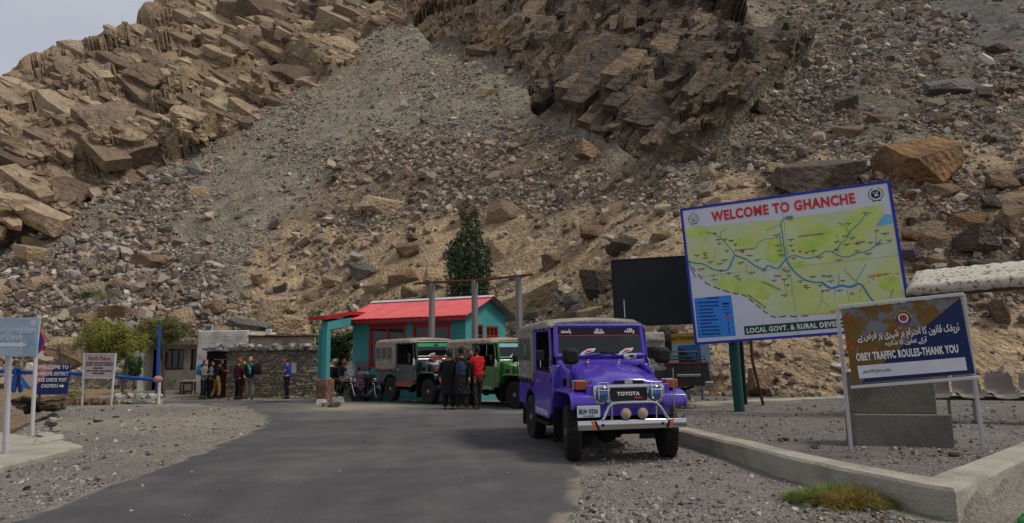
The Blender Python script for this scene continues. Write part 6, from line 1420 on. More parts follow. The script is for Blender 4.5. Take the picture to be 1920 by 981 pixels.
        mb = MB(); mb.prism(outer + inner[::-1], 'y', s * .50, s * (HWD + .025)); mb.build('front_wing', body, J, bevel=.012, seg=2)
        mb = MB(); lip = [(x, s * (HWD + .018), z - .028) for x, z in outer]; mb.tube(lip, .020, 6); mb.build('wing_lip', body, J)
        mb = MB(); mb.bb(-.6, .40, s * .47, s * .53, .62, 1.0); mb.build('inner_wing', M_UNDER, J)
        # turn signal on the wing
        mb = MB(); mb.bb(.28, .40, s * .68 - .095, s * .68 + .095, 1.03, 1.16); sg = mb.build('signal_lamp', M_AMBER, J, bevel=.015)
        mb = MB(); mb.bb(.20, .283, s * .68 - .10, s * .68 + .10, 1.02, 1.165); mb.build('lamp_housing', M_CHROME if not O.get('dark') else M_RIM, sg, bevel=.012)
        # tail lamp
        mb = MB(); mb.bb(-3.43, -3.40, s * .7 - .05, s * .7 + .05, .85, 1.0); mb.build('tail_lamp', mat('red_lens', '#7a1414', rough=.2, spec=.6), J)
        if s < 0: mb = MB(); mb.lathe([(.045, 0), (.04, .02), (.001, .026)], 'y', (-2.22, s * HWD - .022, .99), 14); mb.v = [(x, y, z) for x, y, z in mb.v]; mb.build('side_marker', mat('red_lens', '#7a1414'), J)
    # tub back, floor, bulkhead
    mb = MB(); mb.bb(-3.41, -3.37, -HWD + .05, HWD - .05, .62, 1.12); mb.build('tailgate', body, J)
    mb = MB(); mb.bb(-3.37, -.75, -.76, .76, .60, .64); mb.bb(-.80, -.74, -.64, .64, .64, 1.34); mb.build('floor', M_UNDER, J)
    for y in (-.38, .38): mb = MB(); mb.bb(-1.75, -1.3, y - .22, y + .22, .64, .98); mb.box((-1.78, y, 1.25), (.12, .44, .62), (0, -.15, 0)); mb.build('seat', M_INT, J, bevel=.03)
    mb = MB(); st = [(-1.02 + .07 * math.cos(a) * .6, -.38 + .18 * math.sin(a), 1.27 + .18 * math.cos(a)) for a in [2 * math.pi * k / 20 for k in range(21)]]; mb.tube(st, .014, 6); mb.bb(-.95, -.80, -.68, .68, 1.18, 1.36); mb.build('dashboard', M_INT, J)
    # bonnet: raised centre, rolled edges, dark scoop in front
    rings = []
    for x, zc_, hw, dz in ((.425, 1.13, .53, .0), (.41, 1.165, .535, .0), (.35, 1.195, .54, .02), (.1, 1.25, .555, .035), (-.3, 1.31, .575, .045), (-.60, 1.355, .595, .045), (-.78, 1.375, .61, .03)):
        zs_ = zc_ - .10; rings.append([(x, -hw, zs_ - .22), (x, -hw, zs_), (x, -hw + .03, zs_ + .045), (x, -hw + .13, zc_ - .03), (x, -.29, zc_ - .02 + dz * .2), (x, -.24, zc_ + dz * .8), (x, 0, zc_ + dz), (x, .24, zc_ + dz * .8), (x, .29, zc_ - .02 + dz * .2), (x, hw - .13, zc_ - .03), (x, hw - .03, zs_ + .045), (x, hw, zs_), (x, hw, zs_ - .22)])
    mb = MB(); mb.loft(rings); mb.build('bonnet', body, J, ang=.9)
    mb = MB(); mb.prism([(-.24, 0), (.24, 0), (.20, .04), (-.20, .04)], 'x', .405, .44); mb.v = [(x, y, z + 1.115) for x, y, z in mb.v]; mb.build('scoop', M_UNDER, J)
    mb = MB()
    for s in (-1, 1): mb.bb(-.74, -.66, s * .26 - .025, s * .26 + .025, 1.385, 1.41); mb.tube([(-.70, s * .26, 1.41), (-.68, s * .26, 1.44), (-.62, s * .26, 1.425)], .012, 6)
    mb.bb(.43, .45, -.06, .06, 1.10, 1.15); mb.build('bonnet_latch', M_CHROME, J, bevel=.004)
    # cowl below the windscreen
    mb = MB(); mb.prism([(-.76, 1.30), (-.76, 1.39), (-.83, 1.50), (-.90, 1.50), (-.90, 1.30)], 'y', -.72, .72); mb.build('cowl', body, J, bevel=.012)
    # windscreen frame, glass, banner, wipers
    wx = lambda z: -.80 - (z - 1.48) * .17
    def wpt(y, z, k=0.0): return (wx(z) + k, y, z)
    mb = MB(); w_ = .735
    for a, b in (((-w_, 1.49), (-w_ + .015, 1.97)), ((w_, 1.49), (w_ - .015, 1.97)), ((-w_ - .01, 1.50), (w_ + .01, 1.50)), ((-w_ + .0, 1.985), (w_, 1.985))): mb.tube([wpt(*a), wpt(*b)], .042, 6)
    mb.tube([wpt(0, 1.5), wpt(0, 1.5001)], .02, 4) if False else None
    wf = mb.build('windscreen_frame', body, J)
    mb = MB(); mb.add([wpt(-.71, 1.53), wpt(.71, 1.53), wpt(.70, 1.96), wpt(-.70, 1.96), wpt(-.71, 1.53, -.008), wpt(.71, 1.53, -.008), wpt(.70, 1.96, -.008), wpt(-.70, 1.96, -.008)], [(0, 1, 2, 3), (7, 6, 5, 4), (0, 4, 5, 1), (1, 5, 6, 2), (2, 6, 7, 3), (3, 7, 4, 0)]); mb.build('windscreen', M_GLW, wf)
    mb = MB(); mb.add([wpt(-.69, 1.83, .012), wpt(.69, 1.83, .012), wpt(.685, 1.955, .012), wpt(-.685, 1.955, .012)], [(0, 1, 2, 3)]); mb.build('sun_strip', O['strip'], wf)
    un, vn = (0, 1, 0), (-.17, 0, 1)
    for y, t in O.get('strip_text', ()): text_on(wf, t, O.get('strip_ink', M_WINK), wpt(y, 1.893, .019), .17, .085, u=un, v=vn, bold=.003)
    if O.get('strip_line'): mb = MB(); mb.add([wpt(-.69, 1.82, .012), wpt(.69, 1.82, .012), wpt(.69, 1.829, .012), wpt(-.69, 1.829, .012)], [(0, 1, 2, 3)]); mb.build('strip_edge', M_REDINK, wf)
    mb = MB()
    for y, e in ((-.30, .36), (.28, -.02)): mb.tube([wpt(y, 1.49, .05), wpt((y + e) / 2 + .05, 1.535, .045), wpt(e * 1.0 + .02, 1.56, .03)], .008, 5)
    mb.build('wiper', M_BLACK, wf)
    for y in (-.22, .42):
        mb = MB(); c = wpt(y, 1.55, .045)
        mb.add([(c[0], c[1] - .13, c[2] - .05), (c[0], c[1] + .10, c[2] + .02), (c[0] - .006, c[1] + .14, c[2] + .07), (c[0] - .01, c[1] + .0, c[2] + .06), (c[0], c[1] - .11, c[2] + .0)], [(0, 1, 2, 3, 4)]); lf = mb.build('wiper_badge', M_WINK, wf)
        mb = MB(); mb.add([(c[0] + .003, c[1] - .08, c[2] - .02), (c[0] + .003, c[1] + .09, c[2] + .03), (c[0] - .003, c[1] + .0, c[2] + .04)], [(0, 1, 2)]); mb.build('badge_print', M_REDINK, lf)
    for s in (-1, 1):       # bright triangular brackets at the foot of the screen
        mb = MB(); y = s * (HWD + .006); mb.add([(-.90, y, 1.22), (-.78, y, 1.24), (-.80, y, 1.40), (-.885, y, 1.47)], [(0, 1, 2, 3)]); mb.v += [(x, yy - s * .012, z) for x, yy, z in mb.v]; mb.f += [(4, 5, 6, 7), (0, 1, 5, 4), (1, 2, 6, 5), (2, 3, 7, 6), (3, 0, 4, 7)]; mb.build('screen_bracket', O.get('bracket', M_CHROME), J)
    # grille panel, chrome bezel, mesh, badge lettering, lamps with guards
    mb = MB(); mb.bb(.36, .42, -.62, .62, .66, 1.10); mb.build('grille_panel', body, J, bevel=.01)
    def rrect(y0, y1, z0, z1, r, n=5):
        out = []
        for cy, cz, a in ((y1 - r, z1 - r, 0), (y0 + r, z1 - r, math.pi / 2), (y0 + r, z0 + r, math.pi), (y1 - r, z0 + r, math.pi * 1.5)): out += [(cy + r * math.cos(a + k * math.pi / 2 / n), cz + r * math.sin(a + k * math.pi / 2 / n)) for k in range(n + 1)]
        return out
    gt_ = O.get('grille', M_CHROME); zc_ = .965
    o1, i1 = rrect(-.53, .53, zc_ - .13, zc_ + .135, .05), rrect(-.50, .50, zc_ - .10, zc_ + .105, .04)
    mb = MB(); n = len(o1); vs = [(.422, *p) for p in o1] + [(.455, *p) for p in o1] + [(.462, *p) for p in i1] + [(.425, *p) for p in i1]; mb.add(vs, [(a * n + k, a * n + (k + 1) % n, (a + 1) * n + (k + 1) % n, (a + 1) * n + k) for a in range(3) for k in range(n)]); mb.build('grille_bezel', gt_, J)
    mb = MB(); mb.prism(rrect(-.50, .50, zc_ - .10, zc_ + .105, .04), 'x', .421, .432); mb.build('grille_plate', gt_, J)
    mb = MB(); mb.prism(rrect(-.275, .275, zc_ - .09, zc_ + .09, .02), 'x', .433, .442)
    gm = mb.build('grille_mesh', M_BLACKP, J)
    mb = MB()
    for k in range(9): z = zc_ - .075 + k * .0185; mb.bb(.442, .447, -.26, .26, z - .003, z + .003)
    mb.build('grille_bar', M_RIM, gm)
    if O.get('badge'): text_on(gm, O['badge'], M_WINK, (.450, -.01, zc_ + .005), .34, .055, u=un, bold=.004)
    mb = MB(); mb.bb(.447, .451, .08, .2, zc_ - .065, zc_ - .045); mb.build('badge_strip', M_REDINK, gm)
    for s in (-1, 1):
        c = (.43, s * .395, zc_)
        mb = MB(); mb.lathe([(.105, 0), (.112, .03), (.104, .045), (.092, .03)], 'x', c, 28); hl = mb.build('headlight', M_CHROME, J)
        mb = MB(); mb.lathe([(.095, .02), (.085, .04), (.05, .054), (.001, .06)], 'x', c, 24); mb.build('lens', O.get('lens', M_LENSB), hl)
        if O.get('guards'):
            mb = MB()
            for dy in (-.07, .07): mb.tube([(c[0] + .0, c[1] + dy, zc_ + .175), (c[0] + .05, c[1] + dy, zc_ + .165), (c[0] + .075, c[1] + dy, zc_ + .10), (c[0] + .075, c[1] + dy, zc_ - .06)], .006, 5)
            for dz in (.165, .06): mb.tube([(c[0] + (.05 if dz > .1 else .078), c[1] - .09, zc_ + dz), (c[0] + (.05 if dz > .1 else .078), c[1] + .09, zc_ + dz)], .006, 5)
            mb.build('lamp_guard', M_CHROME, hl)
    # bumper and fittings
    bm_ = O.get('bumper', M_CHROME)
    mb = MB(); mb.prism([(.50, .49), (.56, .49), (.57, .51), (.57, .60), (.56, .62), (.50, .62), (.50, .60), (.545, .60), (.545, .51), (.50, .51)], 'y', -.80, .80); bp_ = mb.build('bumper', bm_, J, bevel=.003)
    mb = MB()
    for s in (-1, 1): mb.bb(.35, .50, s * .40 - .04, s * .40 + .04, .50, .60)
    mb.build('bumper_bracket', M_UNDER, J)
    if O.get('bullbar'):
        mb = MB(); mb.tube([(.55, -.44, .62), (.55, -.41, .66), (.55, -.34, .80), (.55, -.28, .845), (.55, -.2, .855), (.55, .28, .855), (.55, .36, .84), (.55, .42, .78), (.55, .50, .66), (.55, .53, .62)], .024, 8); mb.tube([(.545, -.30, .62), (.545, -.30, .80)], .016, 6); mb.tube([(.545, .36, .62), (.545, .36, .80)], .016, 6); mb.build('bull_bar', M_CHROME, J)
        for y in (-.10, .15):
            mb = MB(); mb.lathe([(.04, -.05), (.07, -.03), (.078, 0), (.07, .025), (.04, .04), (.001, .045)], 'x', (.56, y, .70), 20); fg = mb.build('fog_lamp', M_COVER, J)
            mb = MB(); mb.bb(.53, .55, y - .012, y + .012, .60, .66); mb.build('lamp_bracket', M_UNDER, fg)
        for s in (-1, 1):
            for i, m_ in ((0, M_ORANGE), (1, M_UNDER)):
                y = s * .56 - (.028 if i else 0) * -s * 1.0 - 0; y0 = s * .585 - s * i * .045
                mb = MB(); mb.add([(.574, y0 + s * .03, .615), (.574, y0 - s * .005, .615), (.574, y0 - s * .055, .497), (.574, y0 - s * .02, .497)], [(0, 1, 2, 3)]); mb.build('reflector_tape', m_, bp_)
            mb = MB(); mb.lathe([(.022, 0), (.018, .008), (.001, .009)], 'x', (.572, s * .44, .555), 12); mb.build('bolt', M_UNDER, bp_)
        mb = MB(); mb.tube([(.53, .64, .6), (.53, .645, 1.32)], .009, 6); mb.tube([(.53, .645, 1.31), (.5, .35, 1.33)], .012, 6) if False else None; mb.build('marker_rod', M_STEEL, J)
    if O.get('plate'):
        mb = MB(); mb.bb(.50, .51, -.79, -.455, .66, .82); pl = mb.build('number_plate', M_PLATE, J, bevel=.004)
        a, b = O['plate']; text_on(pl, a, M_INK, (.5125, -.71, .745), .10, .065, u=un, bold=.002); text_on(pl, b, M_INK, (.5125, -.555, .745), .125, .065, u=un, bold=.002); text_on(pl, 'ICT ISLAMABAD', M_INK, (.5125, -.622, .682), .15, .016, u=un)
        mb = MB(); mb.bb(.511, .5125, -.652, -.632, .735, .755); mb.build('plate_mark', M_LENSB, pl)
    # mirrors
    mi = O.get('mirrors', 2)
    for s in (-1, 1):
        if mi == 2:
            mb = MB(); mb.tube([(.1, s * .74, 1.02), (.12, s * .78, 1.15), (.06, s * .74, 1.33), (.0, s * .72, 1.44)], .012, 6); ms = mb.build('mirror_stalk', M_BLACK, J)
            mb = MB(); mb.loft([[(x, s * .72 + .125 * k * math.copysign(abs(math.cos(a)) ** .6, math.cos(a)), 1.50 + .125 * k * math.copysign(abs(math.sin(a)) ** .6, math.sin(a))) for a in [2 * math.pi * q / 18 for q in range(18)]] for x, k in ((-.05, .9), (-.04, 1), (.03, .95), (.07, .6))]); mb.build('mirror', M_BLACK, ms)
        mb = MB(); mb.tube([(-.95, s * HWD, 1.30), (-.88, s * .98, 1.33), (-.88, s * .98, 1.46)], .009, 6); ms = mb.build('door_mirror_arm', M_CHROME, J)
        mb = MB(); mb.bb(-.91, -.87, s * .98 - .065, s * .98 + .065, 1.42, 1.60); mb.build('door_mirror', M_BLACK, ms, bevel=.02)
    if O.get('cowl_mirror'):
        mb = MB(); mb.bb(-.70, -.62, .33, .55, 1.44, 1.53); cm = mb.build('chrome_box', M_CHROME, J, bevel=.03, seg=3)
    if O.get('bonnet_sign'):
        mb = MB(); mb.bb(-.72, -.70, -.28, .15, 1.40, 1.52); mb.build('red_plate', mat('stripe_red', '#8d3a34'), J)
        mb = MB(); mb.lathe([(.06, 0), (.065, .02), (.001, .04)], 'x', (.2, -.55, 1.12), 14); mb.build('red_lamp', mat('red_lens', '#7a1414'), J)
    # canvas top: roof with sagging bows, side curtains with laced lower edge and clouded windows
    rings = []; L0, L1 = -.86, -3.45
    for i in range(27):
        t = i / 26; x = L0 + (L1 - L0) * t; e = 1 - .0; bow = .018 * abs(math.sin(t * math.pi * 5)) if t > .08 else 0
        zt = 2.06 + .07 * math.sin(min(1, t * 4) * math.pi / 2) - .03 * t + bow; hw = HWD - .015 + .02 * math.sin(min(1, t * 5) * math.pi / 2); f_ = .012 * math.sin(i * 2.1)
        low = 1.955 + f_
        rings.append([(x, -hw, low), (x, -hw + .004, low + .03), (x, -hw + .03, zt - .075), (x, -hw + .12, zt - .025), (x, -.35, zt), (x, 0, zt + .012), (x, .35, zt), (x, hw - .12, zt - .025), (x, hw - .03, zt - .075), (x, hw - .004, low + .03), (x, hw, low), (x, hw - .02, low), (x, hw - .05, zt - .1), (x, .35, zt - .03), (x, -.35, zt - .03), (x, -hw + .05, zt - .1), (x, -hw + .02, low)])
    mb = MB(); mb.loft(rings); mb.v = [(x - .06 * max(0, (z - 2.0)) if x < -3.3 else x + (.04 * (z - 1.96) if x > -.9 else 0), y, z) for x, y, z in mb.v]; top = mb.build('canvas_top', canvas, J, ang=1.2)
    for s in (-1, 1):
        mb = MB(); n = 40; rows = []
        for zz in (1.98, 1.6, 1.18, 1.06):
            row = []
            for i in range(n + 1):
                x = -2.05 - (3.45 - 2.05) * i / n; sc_ = (.03 * (math.cos(i * math.pi / 2.0)) if zz < 1.1 else 0); row.append((x, s * (HWD + .012 + .008 * math.sin(i * .9 + zz * 5)), zz + sc_))
            rows.append(row)
        vs = [p for r in rows for p in r] + [(x, y - s * .012, z) for r in rows for x, y, z in r]; W_ = n + 1; fs = []
        for o_ in (0, 4):
            for r in range(3):
                for i in range(n): a = (o_ + r) * W_ + i; fs.append((a, a + 1, a + W_ + 1, a + W_))
        mb.add(vs, fs); cur = mb.build('side_curtain', canvas, J, ang=1.2)
        for k in range(3):
            x = -2.28 - k * .40; mb = MB(); y = s * (HWD + .026); mb.add([(x, y, 1.42), (x - .30, y, 1.42), (x - .30, y, 1.82), (x, y, 1.82)], [(0, 1, 2, 3)]); mb.v += [(a, b - s * .006, c) for a, b, c in mb.v]; mb.f += [(7, 6, 5, 4), (0, 1, 5, 4), (1, 2, 6, 5), (2, 3, 7, 6), (3, 0, 4, 7)]; mb.build('curtain_window', M_CLEARP, cur)
        mb = MB()
        for k in range(11): x = -2.12 - k * .125; mb.tube([(x, s * (HWD + .028), 1.10), (x - .02, s * (HWD + .02), 1.0)], .008, 4)
        mb.build('lace_strap', M_INT if canvas != M_CANVAS else M_BLACK, cur)
        mb = MB(); mb.bb(-2.10, -2.03, s * (HWD - .04), s * (HWD + .02), 1.13, 2.0); mb.build('door_post', canvas, cur)
        if s < 0 and O.get('sticker'):
            mb = MB(); mb.lathe([(.07, 0), (.07, .006)], 'y', (-2.62, s * (HWD + .036), 1.60), 18, sx=1); mb.v = [(x, y, 1.6 + (z - 1.6) * 1.6) for x, y, z in mb.v]; mb.build('green_sticker', mat('sticker_green', '#2c9c62', rough=.5), cur)
    mb = MB(); mb.bb(-3.46, -3.44, -HWD + .02, HWD - .02, 1.06, 2.04); mb.build('rear_curtain', canvas, J)
    return J
STRIPD = mat('dark_strip', '#0d0e18', rough=.3)
PUR = paint('purple_paint', '#4a32a8'); GRN = paint('green_paint', '#2a6a2a'); TEA = paint('dark_teal_paint', '#172a30')
def script(): return arabic('یااللہ')
j1 = jeep('purple_jeep', 'bright purple jeep with chrome bull bar and canvas top at the road edge', PUR, M_CANVASG,
          dict(strip=STRIPD, strip_text=((-.56, arabic('یامحمد')), (.0, arabic('ماشااللہ')), (.52, arabic('یااللہ'))), strip_line=True, badge='TOYOTA', guards=True, bullbar=True, plate=('BLN', '3226'), side_text='TOYOTA', cowl_mirror=True, sticker=True, steer=-11))
a, b = G(1068, 863), G(1258, 858); c = (a + b) / 2; fw = Vector((.185, -.983)); j1.location = (c.x + .0, c.y, .0); j1.rotation_euler = (0, 0, math.atan2(fw.y, fw.x))
j2 = jeep('dark_jeep', 'dark teal jeep with a beige canvas top and green sun strip parked before the hut', TEA, M_CANVAS,
          dict(strip=mat('green_strip', '#2f9c63', rough=.4), strip_text=((0, arabic('ماشااللہ')),), strip_ink=M_INK, grille=M_RIM, bumper=M_RIM, lens=M_LENSW, dark=True, sill_stripe=True, bonnet_sign=True, mirrors=1, bracket=M_WINK, plate=None))
a = G(807, 760.5); fw2 = Vector((.64, -.77)).normalized(); rt = Vector((fw2.y, -fw2.x)); j2.scale = (.95, 1.0, .95); j2.location = (a.x - rt.x * .73, a.y - rt.y * .73, float(gz(a.x, a.y)) + .03); j2.rotation_euler = (0, 0, math.atan2(fw2.y, fw2.x))
j3 = jeep('green_jeep', 'green jeep with a beige canvas top parked behind the group of men', GRN, M_CANVAS,
          dict(strip=mat('pale_blue_strip', '#8fb9c4', rough=.4), grille=M_WHITE, lens=M_LENSW, side_text='TOYOTA', bracket=M_WINK, mirrors=2))
a = G(969, 769); fw3 = Vector((.64, -.77)).normalized(); rt = Vector((fw3.y, -fw3.x)); j3.scale = (.93, .93, .91); j3.location = (a.x - rt.x * .68, a.y - rt.y * .68, .03); j3.rotation_euler = (0, 0, math.atan2(fw3.y, fw3.x))

# --- the half hidden pick-up behind the purple jeep: canvas cab, spare wheel, low black cargo bed with rails
pc = P(1262, 700, 16.0); pk_ = thing('cargo_pickup', 'black railed pick-up with grey canvas cab half hidden behind the purple jeep', 'pick-up', (pc.x, pc.y, .1), R(0))
q = lambda px, py: (P(px, 700, 16.0) - pc).x; zq = lambda py: P(1262, py, 16.0).z - .1
BK = paint('black_body_paint', '#15171d')
x0, x1 = q(1150, 0), q(1249, 0); zt, zm_, zb = zq(622), zq(637), zq(694)
mb = MB(); mb.loft([[(x, 0, zb), (x, -.02, zm_), (x, .02, zt - .05), (x, .12, zt), (x, 1.3, zt), (x, 1.42, zt - .08), (x, 1.45, zb)] for x in np.linspace(x0, x1, 9)]); mb.build('canvas_cab', M_CANVASG, pk_, ang=.9)
mb = MB(); mb.bb(x0, x1 - .02, -.045, -.012, zm_ - .03, zm_ + .01); mb.build('canvas_hem', M_CANVAS, pk_)
mb = MB(); mb.bb(q(1214, 0), q(1232, 0), -.06, -.03, zq(671), zq(650)); mb.build('cab_window', M_BLACK, pk_, bevel=.02)
mb = MB(); mb.lathe([(.16, -.1), (.30, -.11), (.37, -.06), (.37, .06), (.30, .11), (.16, .1)], 'x', (q(1257, 0), .45, zq(643)), 26); sw = mb.build('spare_wheel', M_TYRE, pk_)
mb = MB(); mb.lathe([(.2, -.05), (.19, .05), (.001, .07)], 'x', (q(1257, 0), .45, zq(643)), 20); mb.build('rim', M_RIM, sw)
bx0, bx1 = q(1249, 0), q(1333, 0); bz0, bz1 = zq(727), zq(683)
mb = MB(); mb.prism([(x0, zq(742)), (bx0, bz0), (bx1 - .05, bz0 + .05), (bx1, bz0 + .12), (bx1 - .04, bz1), (x0, bz1)], 'y', 0, 1.4); mb.build('cargo_bed', BK, pk_, bevel=.02)
mb = MB(); mb.bb(q(1246, 0), bx1 - .02, -.02, .05, bz1, zq(680)); mb.build('red_rail', mat('rail_red', '#7d2a26', rough=.5), pk_)
mb = MB(); mb.bb(q(1268, 0), q(1313, 0), -.05, -.003, zq(707), zq(702)); mb.build('chrome_strip', M_STEEL, pk_, bevel=.01)
mb = MB(); mb.prism([(q(1316, 0), bz0 + .06), (bx1 - .07, bz0 + .08), (bx1 - .03, bz0 + .14), (bx1 - .07, bz1 - .06), (q(1318, 0), bz1 - .04)], 'y', -.022, -.002); mb.build('end_panel', M_RIM, pk_)
mb = MB(); mb.bb(q(1320, 0), q(1337, 0), -.06, .2, zq(727), zq(716)); mb.build('tail_step', M_STEEL, pk_, bevel=.02)
mb = MB(); zr = zq(660); zr2 = zq(669)
for y in (.04, 1.3):
    mb.tube([(bx0, y, zr), (q(1309, 0), y, zr), (q(1314, 0), y, zr - .05), (q(1316, 0), y, zq(680))], .016, 6); mb.tube([(bx0, y, zr2), (q(1322, 0), y, zr2), (q(1327, 0), y, zq(680))], .014, 6); mb.tube([(bx0, y, zq(675)), (q(1325, 0), y, zq(675))], .012, 6)
for xx in (1275, 1292, 1309): mb.tube([(q(xx, 0), .04, zr), (q(xx, 0), .04, zq(680))], .013, 6)
mb.tube([(q(1312, 0), .04, zr), (q(1312, 0), 1.3, zr)], .014, 6); mb.build('bed_rail', mat('rail_green', '#233b38', rough=.5), pk_)
mb = MB(); mb.tube([(q(1272, 0), .3, zq(735)), (q(1290, 0), .3, zq(731)), (q(1306, 0), .3, zq(727))], .03, 6); mb.bb(q(1160, 0), q(1290, 0), .25, .35, zq(735), zq(728)); mb.bb(q(1160, 0), q(1290, 0), 1.05, 1.15, zq(735), zq(728)); mb.tube([(q(1240, 0), .05, .36), (q(1240, 0), 1.35, .36)], .05, 8); mb.tube([(q(1165, 0), .05, .36), (q(1165, 0), 1.35, .36)], .05, 8); mb.build('chassis', M_UNDER, pk_)
for xx in (1240, 1165):
    for y, s in ((.15, -1), (1.25, 1)): wheel(pk_, q(xx, 0), y, .36, .2, s)

# ------------------------------------------------------------------ people
def skin_data(nodes, edges, levels=2, root=0):
    """grow one continuous surface round a skeleton: nodes (x, y, z, rx, ry) and edges"""
    me = bpy.data.meshes.new('sk'); me.from_pydata([n[:3] for n in nodes], edges, []); o = bpy.data.objects.new('sk', me); COL.objects.link(o)
    m = o.modifiers.new('s', 'SKIN'); m.use_smooth_shade = True
    for i, n in enumerate(nodes):
        sv = me.skin_vertices[0].data[i]; sv.radius = (n[3], n[4]); sv.use_root = (i == root)
    if levels: u = o.modifiers.new('u', 'SUBSURF'); u.levels = levels; u.render_levels = levels
    dg = bpy.context.evaluated_depsgraph_get(); ev = o.evaluated_get(dg).to_mesh(); vs = [tuple(v_.co) for v_ in ev.vertices]; fs = [tuple(p.vertices) for p in ev.polygons]
    o.evaluated_get(dg).to_mesh_clear(); bpy.data.objects.remove(o); bpy.data.meshes.remove(me); return vs, fs
SKINM = [mat('skin_tan', '#8a5e45', rough=.6, var=.08, scale=30), mat('skin_fair', '#a97a5f', rough=.6, var=.08, scale=30)]
HAIRM = {k: mat('hair_' + k, c, rough=.7, var=.25, scale=40) for k, c in dict(black='#14110f', brown='#3a271b', ginger='#7c3d1c', grey='#8d8780', blond='#8b6a42').items()}
CL = {}
def cloth(c):
    if c not in CL: CL[c] = mat('cloth_' + c.lstrip('#'), c, rough=.9, var=.12, scale=8, bump=.35, bscale=12)
    return CL[c]
def person(label, loc, yaw, H=1.7, shirt='#222222', legs='#1c1c1e', kameez=False, sleeves=None, short=False, hair='black', skin=0, shoes='#221c18', pose=None, vest=None, cap=None, look=0.0, group=None, scarf=None, flare=1.0, girth=1.0):
    s = H / 1.72; po = dict(eL=(.0, .27, 1.10), wL=(.06, .28, .86), eR=(.0, -.27, 1.10), wR=(.06, -.28, .86), kL=(.02, .10, .48), aL=(-.02, .11, .09), kR=(.02, -.10, .48), aR=(-.02, -.11, .09), hip=.92, lean=0.0, fL=0.0, fR=0.0)
    po.update(pose or {}); hz = po['hip']; dz = hz - .92; ln = po['lean']
    T = lambda x, y, z: (x + ln * max(0, z - .92), y, z + dz) if z > .85 else (x, y, z)
    root = thing('person', label, 'person', loc, yaw, group); root.scale = (s, s, s)
    g_ = girth
    N, E = [], []
    def n(p, rx, ry=None): N.append((*p, rx, ry or rx)); return len(N) - 1
    def e(*c): E.extend([(a, b) for a, b in zip(c[:-1], c[1:])])
    pel = n(T(0, 0, .93), .105, .135); bel = n(T(.0, 0, 1.08), .095, .12); che = n(T(.0, 0, 1.27), .105, .14); nkb = n(T(-.01, 0, 1.42), .06, .07); nk = n(T(.0, 0, 1.50), .052)
    e(pel, bel, che, nkb, nk)
    for sg, q in ((1, 'L'), (-1, 'R')):
        sh = n(T(-.01, sg * .165, 1.385), .058); el = n(T(*po['e' + q]), .042); wr = n(T(*po['w' + q]), .029); e(che, sh, el, wr)
        hp = n((0, sg * .085, hz - .06), .088); kn = n(po['k' + q], .058); cf = n(tuple(np.array(po['k' + q]) * .6 + np.array(po['a' + q]) * .4 + np.array((-.02, 0, 0))), .055); an = n(po['a' + q], .038); e(pel, hp, kn, cf, an)
    vs, fs = skin_data(N, E); mb = MB(); mb.add(vs, fs)
    # head: skull, face plane, nose, brow, chin, ears
    hc = Vector(T(.015, 0, 1.61)); LR = Matrix.Rotation(look, 4, 'Z'); rings = []
    for i in range(13):
        t = i / 12; z = -.125 + .245 * t; w = math.sin(math.pi * min(1, max(0, (t * .93 + .05)))) ** .55
        rx = .098 * w * (1.0 if t > .35 else .86 + .4 * t); ry = .078 * w * (1 if t > .4 else .78 + .55 * t); ring = []
        for k in range(18):
            a = 2 * math.pi * k / 18; x, y = rx * math.cos(a) + .006, ry * math.sin(a); fr = max(0, math.cos(a)) ** 6
            x += fr * (.022 * math.exp(-((t - .42) / .09) ** 2) - .010 * math.exp(-((t - .56) / .05) ** 2) + .008 * math.exp(-((t - .12) / .06) ** 2) + .006 * math.exp(-((t - .25) / .03) ** 2)) * (1 if abs(math.sin(a)) < .25 else .4)
            ring.append(LR @ Vector((x, y, z)) + hc)
        rings.append(ring)
    mb.loft(rings)
    for sg in (-1, 1): mb.tube([LR @ Vector((-.005, sg * .075, -.02)) + hc, LR @ Vector((-.02, sg * .092, .01)) + hc, LR @ Vector((-.012, sg * .085, .03)) + hc], [.012, .02, .012], 6, ry=.6)
    for sg, q in ((1, 'L'), (-1, 'R')):     # hands: palm, four bent fingers of unequal length, thumb from the side
        w = Vector(T(*po['w' + q])); el = Vector(T(*po['e' + q])); d = (w - el).normalized(); sd = Vector((0, -sg, 0)); sd = (sd - d * sd.dot(d)); sd = sd.normalized() if sd.length > .1 else Vector((1, 0, 0)); fr = d.cross(sd).normalized()
        if fr.x < 0 and abs(fr.x) > .3: fr = -fr
        mb.tube([w - d * .01, w + d * .04, w + d * .09], [.027, .036, .034], 8, ry=.55)
        for k, L_ in enumerate((.062, .075, .070, .052)):
            b = w + d * .088 + fr * (.026 - k * .0175); mb.tube([b, b + d * L_ * .5 + sd * .006, b + d * L_ * .85 + sd * .022, b + d * L_ * .95 + sd * .032], [.0095, .009, .008, .006], 5)
        b = w + d * .03 + fr * .03; mb.tube([b, b + d * .03 + fr * .022 + sd * .008, b + d * .062 + fr * .026 + sd * .018], [.012, .0105, .008], 5)
    mb.build('body', SKINM[skin], root, ang=1.4)
    for sg in (-1, 1): mb = MB(); mb.ball(LR @ Vector((.092, sg * .031, .012)) + hc, (.006, .012, .007), 8, 5); mb.build('eye', M_INK, root)
    mb = MB(); hr = []
    for i in range(8):
        t = i / 7; z = -.06 + .19 * t; w = math.sqrt(max(0, 1 - ((z - .0) / .134) ** 2)); hr.append([LR @ Vector(((.104 * w * (math.cos(a)) - .012 - (.045 * max(0, math.cos(a)) * (1 - t) * 1.6)), .088 * w * math.sin(a), z + .012 + .05 * max(0, math.cos(a)) * (1 - t))) + hc for a in [2 * math.pi * k / 18 for k in range(18)]])
    mb.loft(hr); mb.build('hair', HAIRM[hair], root, ang=1.4)
